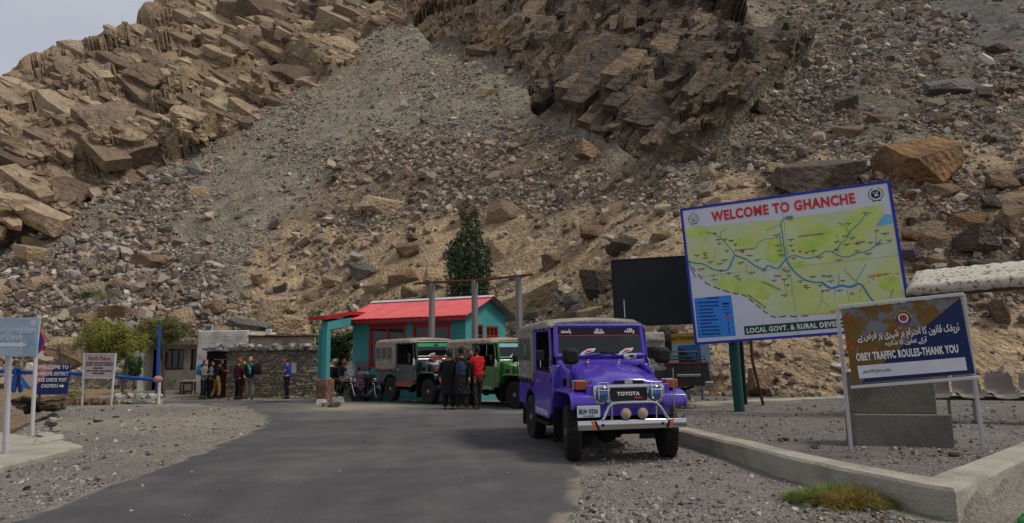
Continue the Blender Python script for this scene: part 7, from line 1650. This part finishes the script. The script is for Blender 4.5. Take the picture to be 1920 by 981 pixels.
    if cap:
        mb = MB(); mb.lathe([(.108, 0), (.112, .04), (.10, .085), (.001, .10)], 'z', hc + Vector((-.01, 0, .045)), 18); mb.tube([hc + Vector((-.01 + .112 * math.cos(a), .104 * math.sin(a), .05)) for a in [2 * math.pi * k / 16 for k in range(17)]], .016, 6); mb.build('cap', cloth(cap), root)
    # shirt, kameez or jacket
    N, E = [], []; k_ = 1.14 * g_
    a0 = n(T(0, 0, .80), .122 * k_, .15 * k_); b0 = n(T(0, 0, 1.08), .108 * k_, .138 * k_); c0 = n(T(-.005, 0, 1.27), .115 * k_, .155 * k_); d0 = n(T(-.012, 0, 1.42), .066, .085); e(a0, b0, c0, d0)
    for sg, q in ((1, 'L'), (-1, 'R')):
        sh = n(T(-.01, sg * .172, 1.385), .074); P_e = np.array(T(*po['e' + q])); P_w = np.array(T(*po['w' + q])); P_s = np.array(T(-.01, sg * .172, 1.385))
        if short or sleeves: h = n(tuple(P_s * .45 + P_e * .55), .066); e(c0, sh, h)
        else: el = n(tuple(P_e), .060); wr = n(tuple(P_e * .1 + P_w * .9), .043); e(c0, sh, el, wr)
    vs, fs = skin_data(N, E); mb = MB(); mb.add(vs, fs)
    mb.build('shirt' if not kameez else 'kameez', cloth(shirt), root, ang=1.4)
    if sleeves:
        for sg, q in ((1, 'L'), (-1, 'R')):
            P_e, P_w, P_s = (np.array(T(*po['e' + q])), np.array(T(*po['w' + q])), np.array(T(-.01, sg * .172, 1.385))); mb = MB(); mb.tube([tuple(P_s * .6 + P_e * .4), tuple(P_e * .98 + P_s * .02), tuple(P_e * .95 + P_w * .05), tuple(P_e * .08 + P_w * .92)], [.058, .054, .052, .038], 12); mb.build('undersleeve', cloth(sleeves), root, ang=1.4)
    if vest:
        N, E = [], []; a0 = n(T(0, 0, .88), .135 * g_, .165 * g_); b0 = n(T(0, 0, 1.08), .132 * g_, .162 * g_); c0 = n(T(-.005, 0, 1.27), .138 * g_, .178 * g_); d0 = n(T(-.012, 0, 1.40), .08, .125); e(a0, b0, c0, d0)
        vs, fs = skin_data(N, E); mb = MB(); mb.add(vs, fs); mb.build('waistcoat', cloth(vest or shirt), root, ang=1.4)
    if kameez:
        mb = MB(); rings = []
        for t in np.linspace(0, 1, 9):
            z = .98 + dz - t * (.52 + .0); f_ = 1 + .16 * t * flare; rings.append([((.135 + .02 * math.sin(a * 5 + 1) * t) * f_ * g_ * math.cos(a) - .01 * t, (.168 + .02 * math.cos(a * 4) * t) * f_ * g_ * math.sin(a), z + .012 * math.sin(a * 3) * t) for a in [2 * math.pi * k / 24 for k in range(24)]])
        mb.loft(rings); mb.build('kameez_skirt', cloth(shirt), root, ang=1.4)
    if scarf: mb = MB(); mb.tube([T(.07, -.09, 1.40), T(.11, -.02, 1.33), T(.12, .02, 1.18), T(.125, .03, 1.05)], [.03, .05, .045, .03], 8); mb.tube([T(.07, .09, 1.41), T(.10, .05, 1.44), T(-.06, .0, 1.47), T(.0, -.09, 1.43)], .03, 8); mb.build('scarf', cloth(scarf), root)
    # trousers and shoes
    N, E = [], []; w = 1.6 if kameez else 1.35; a0 = n(T(0, 0, .95), .118 * g_, .148 * g_)
    for sg, q in ((1, 'L'), (-1, 'R')):
        hp = n((0, sg * .088, hz - .08), .098 * (1.05 if kameez else 1)); kn = n(po['k' + q], .062 * w); an = n(tuple(np.array(po['a' + q]) + np.array((0, 0, .02))), .047 * w); e(a0, hp, kn, an)
    vs, fs = skin_data(N, E); mb = MB(); mb.add(vs, fs); mb.build('trousers', cloth(legs), root, ang=1.4)
    for sg, q in ((1, 'L'), (-1, 'R')):
        x, y, z = po['a' + q]; ft = po['f' + q]; mb = MB(); c, s_ = math.cos(ft), math.sin(ft)
        mb.loft([[(x + c * u - s_ * v_ * wd, y + s_ * u + c * v_ * wd, z - .09 + h_) for v_, h_ in ((-1, .005), (-1, .035), (-.6, hh), (.6, hh), (1, .035), (1, .005), (.6, 0), (-.6, 0))] for u, wd, hh in ((-.075, .028, .07), (-.06, .036, .09), (.0, .040, .095), (.07, .045, .06), (.14, .046, .045), (.175, .036, .035), (.185, .02, .02))]); mb.build('shoe', cloth(shoes), root)
    return root
AW, TO = R(90), R(-90)
def stand(px, py): return G(px, py)
g1 = 'men talking beside the green jeep'
behind = dict(eR=(-.06, -.27, 1.12), wR=(-.15, -.12, .98), eL=(-.06, .27, 1.12), wL=(-.17, .05, .96))
person('man in black shalwar kameez with his back turned, leftmost beside the jeeps', stand(842, 770.5), R(80), 1.62, '#17171a', '#151517', kameez=True, pose=dict(eL=(-.02, .28, 1.12), wL=(-.10, .24, .92), eR=(.02, -.25, 1.12), wR=(.10, -.2, 1.0), fL=.15), group=g1, girth=1.22, look=.1)
person('man in a slate blue waistcoat over dark sleeves standing with his back turned', stand(866, 771), R(88), 1.70, '#1f1f22', '#262320', kameez=True, vest='#37405a', pose=dict(eR=(.02, -.29, 1.12), wR=(-.02, -.34, .88), fL=.1, fR=-.1), group=g1, girth=1.15, look=-.5, shoes='#5a4334')
person('man in dark clothes almost hidden between the blue waistcoat and the red shirt', P(882, 769, 18.6).xy.to_3d(), R(-70), 1.62, '#1b1c24', '#17171a', kameez=True, group=g1)
person('man in a bright red shirt over black sleeves facing the others', stand(895, 770), R(128), 1.72, '#c0161f', '#222225', sleeves='#18181a', girth=1.15, pose=dict(eR=(.06, -.27, 1.10), wR=(.22, -.18, 1.08), eL=(-.02, .27, 1.12), wL=(-.06, .30, .90), kL=(-.02, .1, .48), aL=(-.12, .11, .09), kR=(.06, -.1, .48), aR=(.08, -.11, .09)), group=g1, shoes='#3a3a3c')
g2 = 'visitors standing at the stone hut'
person('visitor with a grey shirt and a blue backpack waiting left of the hut door', P(381, 741, 29.0).xy.to_3d() + Vector((0, 0, -.31)), R(-10), 1.62, '#7a7770', '#191b22', hair='brown', skin=1, group=g2, pose=dict(eL=(.05, .2, 1.1), wL=(.24, .06, 1.14), eR=(.05, -.2, 1.1), wR=(.24, -.05, 1.1)), look=.3)
person('visitor in a grey blue shirt and black trousers at the hut door', P(394.5, 741, 29.2).xy.to_3d() + Vector((0, 0, -.31)), R(15), 1.58, '#5b626e', '#15151a', hair='black', group=g2, pose=dict(eL=(.05, .22, 1.1), wL=(.22, .06, 1.12), eR=(.05, -.22, 1.1), wR=(.22, -.05, 1.1)))
person('visitor in a black jacket and mustard trousers leaning into the hut doorway', P(405, 741, 29.1).xy.to_3d() + Vector((0, 0, -.31)), R(50), 1.66, '#16130f', '#8a6a33', hair='black', group=g2, pose=dict(lean=.22, kL=(.0, .1, .48), aL=(-.16, .12, .09), kR=(.08, -.1, .48), aR=(.06, -.11, .09), eL=(.1, .24, 1.15), wL=(.3, .16, 1.2), eR=(.1, -.24, 1.15), wR=(.3, -.16, 1.2)))
person('ginger haired visitor in a maroon jacket, back half turned, by the stone wall', P(446, 744, 28.3).xy.to_3d() + Vector((0, 0, -.30)), R(60), 1.70, '#451626', '#17161a', hair='ginger', skin=1, group=g2, pose=dict(eR=(.05, -.25, 1.12), wR=(.2, -.2, 1.16)), girth=1.08)
person('visitor in a dark jacket, turquoise scarf and grey trousers holding a bag out', P(467, 744, 28.3).xy.to_3d() + Vector((0, 0, -.30)), R(-80), 1.74, '#1b2330', '#6d6d66', hair='grey', skin=1, scarf='#3f9c8e', group=g2, pose=dict(eL=(.04, .30, 1.2), wL=(.12, .50, 1.24), eR=(.0, -.26, 1.12), wR=(.1, -.2, .96)), girth=1.08)
person('visitor in red trousers mostly hidden behind the maroon jacket and turquoise scarf', P(456.5, 743, 28.9).xy.to_3d() + Vector((0, 0, -.31)), R(-90), 1.6, '#3a1a24', '#8a1d1b', hair='brown', skin=1, group=g2)
person('man in a royal blue shirt looking at a phone by the stone wall', P(537, 746, 28.6).xy.to_3d() + Vector((0, 0, -.31)), R(185), 1.72, '#1f3fae', '#1b2030', hair='brown', skin=1, short=True, group=g2, pose=dict(eL=(.04, .2, 1.12), wL=(.27, .08, 1.14), eR=(.04, -.2, 1.12), wR=(.27, -.08, 1.14), lean=.03))
def backpack(label, p, yaw, c, sc=1.0):
    t = thing('backpack', label, 'backpack', p, yaw); mb = MB(); mb.loft([[(x * sc, y * sc, z * sc) for x, y in [(.0 + .10 * k * math.copysign(abs(math.cos(a)) ** .6, math.cos(a)), .145 * k * math.copysign(abs(math.sin(a)) ** .6, math.sin(a))) for a in [2 * math.pi * q / 16 for q in range(16)]]] for z, k in ((0, .8), (.03, 1), (.25, 1.02), (.4, .9), (.47, .6), (.49, .2))]); mb.build('bag', cloth(c), t)
    mb = MB(); mb.bb(-.13 * sc, -.09 * sc, -.1 * sc, .1 * sc, .04 * sc, .22 * sc); mb.build('pocket', cloth(c), t, bevel=.02)
    for s_ in (-1, 1): mb = MB(); mb.tube([(.09 * sc, s_ * .08 * sc, .05 * sc), (.16 * sc, s_ * .1 * sc, .22 * sc), (.14 * sc, s_ * .09 * sc, .4 * sc), (.06 * sc, s_ * .07 * sc, .45 * sc)], .016 * sc, 6); mb.build('strap', M_BLACK, t)
p = P(375.5, 694, 29.05); backpack('bright blue backpack on the back of the visitor left of the hut door', (p.x, p.y, p.z - .22), R(-10), '#2a78c4')
p = P(484, 693, 28.25); backpack('dark backpack held out at arm length beside the turquoise scarf', (p.x, p.y, p.z - .22), R(-80), '#2a1f2a')

# ------------------------------------------------------------------ motorbikes
M_TANKR = mat('tank_red', '#5a1018', rough=.25, coat=.5, var=.05)
def motorbike(name, label, loc, yaw, steer=0.0, lean=0.0, tank=M_TANKR, load=False):
    B = thing(name, label, 'motorbike', loc, yaw, 'motorbikes by the hut porch'); B.rotation_euler = (lean, 0, yaw)
    def whl(parent, x, z, y=0):
        mb = MB(); r = .29; mb.lathe([(r - .05, -.028), (r - .02, -.040), (r, -.02), (r + .004, 0), (r, .02), (r - .02, .04), (r - .05, .028)], 'y', (0, 0, 0), 32); o = mb.build('wheel', M_TYRE, parent); o.location = (x, y, z)
        mb = MB(); mb.lathe([(r - .052, -.026), (r - .045, -.028), (r - .045, .028), (r - .052, .026), (r - .058, 0), (r - .052, -.026)], 'y', (0, 0, 0), 32); mb.build('rim', M_CHROME, o)
        mb = MB(); mb.tube([(0, -.05, 0), (0, .05, 0)], .06, 14)
        for k in range(18): a = 2 * math.pi * k / 18; b = a + (.35 if k % 2 else -.35); mb.tube([(.05 * math.cos(b), .03 * (-1) ** k, .05 * math.sin(b)), ((r - .05) * math.cos(a), 0, (r - .05) * math.sin(a))], .0035, 3, cap=False)
        mb.build('spokes', M_STEEL, o); return o
    whl(B, -.62, .29)
    fk = bpy.data.objects.new('front_fork', None)
    S = Matrix.Translation((.42, 0, .0)) @ Matrix.Rotation(steer, 4, 'Z')
    mb = MB(); mb.M = S
    for s in (-1, 1): mb.tube([(.20, s * .085, .29), (.05, s * .085, .70), (-.02, s * .085, .90)], [.026, .022, .018], 8)
    mb.bb(-.05, .06, -.1, .1, .68, .71); mb.bb(-.06, .03, -.1, .1, .86, .89); fork = mb.build('front_fork', M_CHROME, B)
    w = whl(B, 0, 0); w.matrix_local = S @ Matrix.Translation((.20, 0, .29))
    mb = MB(); mb.M = S; outer = arc(.20, .29, .335, R(25), R(165), 14); inner = arc(.20, .29, .325, R(25), R(165), 14); mb.prism(outer + inner[::-1], 'y', -.06, .06); mb.build('front_mudguard', M_CHROME, B)
    mb = MB(); mb.M = S; mb.tube([(-.16, .36, .99), (-.08, .28, 1.02), (-.02, .1, .93), (-.02, -.1, .93), (-.08, -.28, 1.02), (-.16, -.36, .99)], .012, 8); hb = mb.build('handlebar', M_CHROME, B)
    mb = MB(); mb.M = S
    for s in (-1, 1): mb.tube([(-.14, s * .33, 1.0), (-.2, s * .42, .98)], .019, 8)
    mb.build('grip', M_BLACK, hb)
    mb = MB(); mb.M = S
    for s in (-1, 1): mb.tube([(-.06, s * .24, 1.02), (-.04, s * .30, 1.16)], .006, 5); mb.lathe([(.001, -.012), (.05, -.01), (.055, .01), (.001, .012)], 'x', (-.04, s * .31, 1.19), 14)
    mb.build('mirror', M_BLACK, hb)
    mb = MB(); mb.M = S; mb.lathe([(.03, -.1), (.075, -.05), (.088, .02), (.08, .035)], 'x', (.09, 0, .80), 18); hl = mb.build('headlight', M_CHROME, B)
    mb = MB(); mb.M = S; mb.lathe([(.079, .03), (.05, .045), (.001, .05)], 'x', (.09, 0, .80), 18); mb.build('lens', M_LENSW, hl)
    mb = MB(); mb.M = S
    for s in (-1, 1): mb.ball((.05, s * .16, .76), (.04, .03, .03), 8, 6)
    mb.build('indicator', M_AMBER, B)
    mb = MB(); mb.loft([[(x, hw * math.cos(a), z + hh * math.sin(a)) for a in [2 * math.pi * k / 14 for k in range(14)]] for x, hw, hh, z in ((.34, .05, .04, .77), (.28, .10, .085, .76), (.1, .125, .11, .76), (-.06, .11, .09, .74), (-.13, .07, .05, .72))]); mb.build('fuel_tank', tank, B, ang=1.2)
    mb = MB(); mb.loft([[(x, -hw, z - .05), (x, -hw, z), (x, -hw * .7, z + .03), (x, hw * .7, z + .03), (x, hw, z), (x, hw, z - .05)] for x, hw, z in ((-.1, .09, .74), (-.25, .12, .73), (-.5, .125, .75), (-.75, .115, .78), (-.84, .07, .79))]); mb.build('seat', M_BLACK, B, ang=1.0)
    mb = MB()
    mb.tube([(.40, 0, .84), (.3, 0, .70), (.22, 0, .42), (-.1, 0, .28), (-.25, 0, .32)], .022, 8); mb.tube([(.38, 0, .80), (0, 0, .70), (-.3, 0, .66), (-.8, 0, .72)], .02, 8)
    for s in (-1, 1): mb.tube([(-.25, s * .05, .34), (-.45, s * .1, .31), (-.62, s * .1, .29)], .018, 6); mb.tube([(-.3, s * .08, .66), (-.25, s * .06, .34)], .014, 6)
    mb.build('frame', M_BLACKP, B)
    mb = MB()
    for s in (-1, 1): mb.tube([(-.62, s * .12, .30), (-.5, s * .12, .66)], [.03, .03], 8)
    mb.build('shock_absorber', M_CHROME, B)
    mb = MB(); mb.bb(-.12, .12, -.11, .11, .27, .45); mb.lathe([(.10, -.14), (.10, .14)], 'y', (-.03, 0, .35), 16); 
    for k in range(6): mb.box((.13 + .0 * k, 0, .46 + k * .03), (.16, .17, .014), (0, -.3, 0))
    mb.bb(.08, .18, -.05, .05, .44, .64); mb.build('engine', M_STEEL, B)
    mb = MB(); mb.tube([(.16, -.06, .5), (.26, -.1, .42), (.2, -.13, .24), (-.1, -.15, .22), (-.4, -.15, .25), (-.9, -.15, .36)], [.018, .018, .018, .02, .04, .035], 10); mb.build('exhaust', M_CHROME, B)
    mb = MB(); o_ = arc(-.62, .29, .345, R(20), R(150), 12); i_ = arc(-.62, .29, .335, R(20), R(150), 12); mb.prism(o_ + i_[::-1], 'y', -.07, .07); mb.build('rear_mudguard', M_BLACKP if not load else M_CHROME, B)
    mb = MB(); mb.bb(-.96, -.90, -.06, .06, .62, .72); mb.build('tail_lamp', mat('red_lens', '#7a1414'), B)
    mb = MB(); mb.prism([(-.16, .40), (-.16, .62), (-.32, .66), (-.40, .52), (-.3, .40)], 'y', -.12, .12); mb.build('side_cover', tank, B, bevel=.02)
    mb = MB(); mb.tube([(-.05, -.22, .27), (-.05, .22, .27)], .014, 6); mb.tube([(.0, .12, .28), (-.05, .28, .02)], .012, 6); mb.build('footrest', M_STEEL, B)
    if load: mb = MB(); mb.tube([(-.55, -.24, .88), (-.55, .24, .88)], .115, 12); mb.build('rolled_blanket', cloth('#4d4630'), B)
    return B
bz = -.21
a, b = P(668, 748, 24.3), P(640, 748, 25.3); yaw = math.atan2(-.75, .66)
bw_ = (a.x - .62 * math.cos(yaw) - .04, a.y - .62 * math.sin(yaw), bz)
motorbike('motorbike', 'dark red motorbike with chrome mudguard ridden by two men in the porch', bw_, yaw, steer=.25)
sit = dict(hip=.80, kL=(.36, .2, .62), aL=(.12, .19, .30), kR=(.36, -.2, .62), aR=(.12, -.19, .30))
c_, s_ = math.cos(yaw), math.sin(yaw)
def on_bike(x): return (bw_[0] + c_ * x, bw_[1] + s_ * x, bz)
g3 = 'men sitting on the dark red motorbike'
person('man in dark clothes and dark glasses sitting in front on the red motorbike', on_bike(-.28), yaw, 1.70, '#17161a', '#1a1a1a', hair='black', group=g3, pose=dict(sit, eL=(.12, .27, 1.12), wL=(.38, .30, 1.05), eR=(.12, -.27, 1.12), wR=(.38, -.30, 1.05)))
person('man in a white cap sitting behind on the red motorbike', (on_bike(-.66)[0] - .14, on_bike(-.66)[1], bz), yaw, 1.66, '#241416', '#1a1a1a', hair='black', cap='#c9c6c2', group=g3, pose=dict(sit, eL=(.1, .24, 1.1), wL=(.28, .12, 1.0), eR=(.1, -.24, 1.1), wR=(.28, -.12, 1.0)))
m2 = P(693, 748, 24.1)
motorbike('motorbike', 'black motorbike with a rolled blanket on its seat leaning beside the dark jeep', (m2.x, m2.y + .1, bz), R(-64), steer=.35, lean=R(-7), tank=M_BLACKP, load=True)

# ------------------------------------------------------------------ plants
def leaf_mat(n_, c, c2): return mat(n_, c, rough=.6, var=.4, scale=3, col2=c2, fac2=.5, scale2=2.2, spec=.25, attr=None)
def leaves(name, pts, size, m, parent, up=.3, aspect=.55, seed=0):
    rg = np.random.default_rng(seed); pts = np.asarray(pts); n = len(pts); d = rg.normal(0, 1, (n, 3)); d[:, 2] = d[:, 2] * .7 + up; d /= np.linalg.norm(d, axis=1)[:, None]
    e = rg.normal(0, 1, (n, 3)); e -= d * (e * d).sum(1)[:, None]; e /= np.linalg.norm(e, axis=1)[:, None]; L_ = (size * rg.uniform(.6, 1.3, n))[:, None]; f = np.cross(d, e)
    q = np.stack([pts, pts + d * L_ * .5 + e * L_ * aspect * .5 + f * L_ * .08, pts + d * L_, pts + d * L_ * .5 - e * L_ * aspect * .5 + f * L_ * .08], 1)
    return link(name, np_mesh(name, q.reshape(-1, 3), np.arange(4 * n), 4, True), m, parent)
M_BARK = mat('bark', '#5a5046', rough=.95, var=.3, scale=10, bump=.4, bscale=20)
def limb_tree(root, limbs, trunk, r0, m_bark, lname, lm, leaf, per, spread, seed, up=.3, skip=.25, tipw=1.0):
    rg = np.random.default_rng(seed); mb = MB(); mb.tube(trunk, [r0 * (1 - .35 * k / (len(trunk) - 1)) for k in range(len(trunk))], 8); mb.build('trunk', m_bark, root)
    mb = MB(); pts = []
    for path in limbs:
        P_ = [Vector(p) for p in path]; m_ = len(P_); mb.tube(P_, [r0 * .42 * (1 - .85 * k / (m_ - 1)) for k in range(m_)], 5)
        for k in range(per):
            t = skip + (1 - skip) * rg.random() ** .8; f_ = t * (m_ - 1); i = min(m_ - 2, int(f_)); c = P_[i].lerp(P_[i + 1], f_ - i); w = spread * (1 - .55 * t) * tipw
            cl = Vector(rg.normal(0, w, 3)); 
            for q in range(4): pts.append(c + cl + Vector(rg.normal(0, w * .28, 3)))
    mb.build('branch', m_bark, root); leaves(lname, pts, leaf, lm, root, up, seed=seed)
# poplar behind the hut
pb = P(880, 600, 29.0); pt = thing('poplar_tree', 'dark green upright poplar growing behind the red roofed hut', 'tree', (pb.x, 29.0, -.4))
rg = np.random.default_rng(4); limbs = []; zt = P(873, 383, 29).z + .4
prof = [(2.2, .12), (3.0, .35), (4.0, .75), (5.0, 1.05), (6.0, 1.12), (6.8, .85), (7.4, .5), (8.0, .36), (8.8, .1)]
for k in range(34):
    a = 2.4 * k; rr = .98 * math.sqrt((k + .5) / 34) * rg.uniform(.85, 1.1); top = (zt - .2) - (zt - 5.9) * (rr / 1.12) ** 1.15 * rg.uniform(.8, 1.12); z0 = 1.8 + rg.uniform(0, 1.0); top = max(top, z0 + 2.2); q_ = lambda f_, r_: (math.cos(a) * rr * r_, math.sin(a) * rr * r_, z0 + (top - z0) * f_)
    limbs.append([(0, 0, z0), q_(.18, .45), q_(.42, .9), q_(.7, 1.05), q_(1, 1.02)])
limbs.append([(0, 0, 2), (.05, 0, 4), (-.1, 0, 6), (-.12, 0, 7.6), (-.15, 0, zt)]); limbs.append([(0, 0, 2), (.3, 0, 4), (.35, .1, 6), (.33, 0, 7.4), (.3, 0, zt - .35)])
limb_tree(pt, limbs, [(0, 0, -.2), (.02, 0, 1.2), (0, 0, 2.4), (0, 0, 4)], .11, M_BARK, 'foliage', leaf_mat('poplar_leaf', '#4b5a3a', '#38472f'), .13, 82, .16, 4, .45, .25)
# feathery yellow-green bushes at the left
def willow(name, label, px0, px1, pyt, pyb, D_, m, n, seed, trunk_px, trunk_py, lean):
    c = P((px0 + px1) / 2, (pyt + pyb) / 2, D_); w = (px1 - px0) / 2 * D_ / F; h = (pyb - pyt) / 2 * D_ / F; base = P(trunk_px, trunk_py, D_); t = thing(name, label, 'bush', (base.x, D_, base.z)); rg = np.random.default_rng(seed)
    o = Vector((c.x - base.x, 0, c.z - base.z)); mb = MB(); mb.tube([(0, 0, -.2), (lean * .3, 0, o.z * .4), (lean, 0, o.z - h * .7)], [.075, .06, .045], 8); mb.build('trunk', M_BARK, t)
    mb = MB(); pts = []
    for k in range(46):
        a = rg.uniform(0, 2 * math.pi); r = rg.uniform(.3, 1); e = o + Vector((w * r * math.cos(a), w * .7 * r * math.sin(a), h * (rg.uniform(-.5, .95) * math.sqrt(max(.05, 1 - r * r * .8))))); s = Vector((lean, 0, o.z - h * .8)); md = s.lerp(e, .5) + Vector((0, 0, h * .35)); tip = e + Vector((.12 * math.cos(a) * w, .1 * math.sin(a), -h * rg.uniform(.15, .45)))
        path = [s, md, e, tip]; mb.tube(path, [.02, .013, .008, .004], 4)
        for q in range(n):
            f_ = rg.uniform(.5, 3); i = min(2, int(f_)); p = path[i].lerp(path[i + 1], f_ - i); pts.append(p + Vector(rg.normal(0, .09, 3)) + Vector((0, 0, -rg.exponential(.06))))
    mb.build('branch', M_BARK, t); leaves('foliage', pts, .095, m, t, -.35, .26, seed)
willow('willow_bush', 'feathery yellow green bush behind the guest house sign', 148, 270, 592, 684, 27.0, leaf_mat('willow_leaf', '#97964a', '#7a7d3c'), 720, 21, 229, 738, .1)
willow('willow_bush', 'olive green bush drooping over the veranda roof of the white building', 256, 356, 588, 652, 28.0, leaf_mat('olive_leaf', '#7a7642', '#5f6036'), 420, 22, 307, 736, -.25)
sb = P(250, 728, 25.6); sh_ = thing('shrub', 'small dark green upright shrub between the guest house sign and the blue mast', 'shrub', (sb.x, 25.6, sb.z)); rg = np.random.default_rng(9)
limb_tree(sh_, [[(0, 0, .35), (math.cos(a) * .14, math.sin(a) * .14, .65), (math.cos(a) * .22, math.sin(a) * .2, .95 + .25 * rg.random())] for a in np.arange(0, 6.2, .5)], [(0, 0, -.1), (0, 0, .4)], .035, M_BARK, 'foliage', leaf_mat('shrub_leaf', '#4c6434', '#31482a'), .08, 40, .07, 9, .5, .0)
tb_ = P(634, 738, 28.3); tr2 = thing('young_tree', 'dark leafy young tree seen through the porch of the turquoise hut', 'tree', (tb_.x, 28.3, tb_.z)); rg = np.random.default_rng(12)
limb_tree(tr2, [[(.02, 0, 1.0), (math.cos(a) * .35, math.sin(a) * .3, 1.7), (math.cos(a) * .55, math.sin(a) * .5, 2.3 + .5 * rg.random())] for a in np.arange(0, 6.2, .42)], [(-.1, 0, -.1), (-.05, 0, .7), (.0, 0, 1.5)], .05, M_BARK, 'foliage', leaf_mat('young_leaf', '#3f5430', '#2a3a22'), .11, 60, .17, 12, .3, .2)
tb3 = P(590, 700, 30.8); tr3 = thing('sapling', 'pale green sprigs of a sapling rising behind the stone hut roof', 'tree', (tb3.x, 31.5, -.3)); rg = np.random.default_rng(14)
limb_tree(tr3, [[(0, 0, .9), (x * .5, 0, 2.0), (x, .1, h_)] for x, h_ in ((-.45, 3.4), (-.2, 4.15), (.1, 3.0), (.25, 3.7), (.5, 3.1), (-.1, 2.6))], [(0, 0, -.1), (0, 0, 1.2)], .04, M_BARK, 'foliage', leaf_mat('sapling_leaf', '#657745', '#4b5f36'), .10, 70, .13, 14, .4, .25)
for px, py, D_, sc_, lab in ((325, 722, 31.5, .5, 'low green weeds at the veranda of the white building'), (1272, 766, 15.6, .42, 'low weed tuft at the kerb behind the purple jeep wheel'), (188, 560, 40, 1.0, 'thin green weeds on the rubble above the willow bushes'), (140, 745, 23, .4, 'small green weeds left of the guest house sign')):
    b = P(px, py, D_); w = thing('weed_tuft', lab, 'weeds', (b.x, b.y, b.z)); rg = np.random.default_rng(int(px)); n = 420
    pts = np.stack([rg.normal(0, .33, n) * sc_, rg.normal(0, .25, n) * sc_, np.abs(rg.normal(0, .32, n)) * sc_], 1); leaves('foliage', pts, .12 * max(.6, sc_), leaf_mat('weed_leaf', '#5f7038', '#7d7a44'), w, .6, .35, int(px))
# dry tussock in the foreground
gb_ = G(1588, 943); gt_o = thing('grass_tussock', 'spreading tussock of green and straw coloured grass at the foot of the kerb', 'grass', gb_)
M_BLADE = {k: mat('blade_' + k, c, rough=.7, var=.3, scale=6, spec=.2) for k, c in dict(green='#59702f', dark='#43602c', straw='#a5813f', rust='#8f6433').items()}
rg = np.random.default_rng(30); hw_ = .60
cen = []
for k in range(230):
    u = rg.uniform(-1, 1); v_ = rg.uniform(-1, 1)
    if u * u + v_ * v_ > 1: continue
    cen.append((u * hw_, v_ * .36))
data = {k: ([], []) for k in M_BLADE}
for (cx, cy) in cen:
    u = cx / hw_; dn_ = vnoise(np.array([[cx * 4, cy * 5, 1.0]]), 5)[0]
    for b in range(62):
        if rg.random() < (.66 if -.5 < u < .32 and dn_ > -.4 else .14): key = 'straw' if rg.random() < .6 else 'rust'
        else: key = 'green' if rg.random() < .55 else 'dark'
        V, Fq = data[key]; x, y = cx + rg.normal(0, .035), cy + rg.normal(0, .03); a = rg.uniform(0, 2 * math.pi); L_ = rg.uniform(.12, .36) * (1 - .45 * abs(u)) * (1 - .3 * abs(cy) / .36); bend = rg.uniform(.5, 1.7); wd = rg.uniform(.0014, .003)
        z0 = .0; o = len(V); dx, dy = math.cos(a), math.sin(a); nx_, ny_ = -dy * wd, dx * wd
        for t, wk in ((0, 1), (.5, .8), (1, .15)):
            r = L_ * (t * .35 * bend + t * t * bend * .55); z = L_ * max(.02 * t, t * (1.0 - .5 * bend * t)); V += [(x + dx * r + nx_ * wk, y + dy * r + ny_ * wk, z), (x + dx * r - nx_ * wk, y + dy * r - ny_ * wk, z)]
        Fq += [(o, o + 1, o + 3, o + 2), (o + 2, o + 3, o + 5, o + 4)]
for key, (V, Fq) in data.items(): link(key + '_blades', np_mesh('blades', np.array(V), np.array(Fq), 4, True), M_BLADE[key], gt_o)
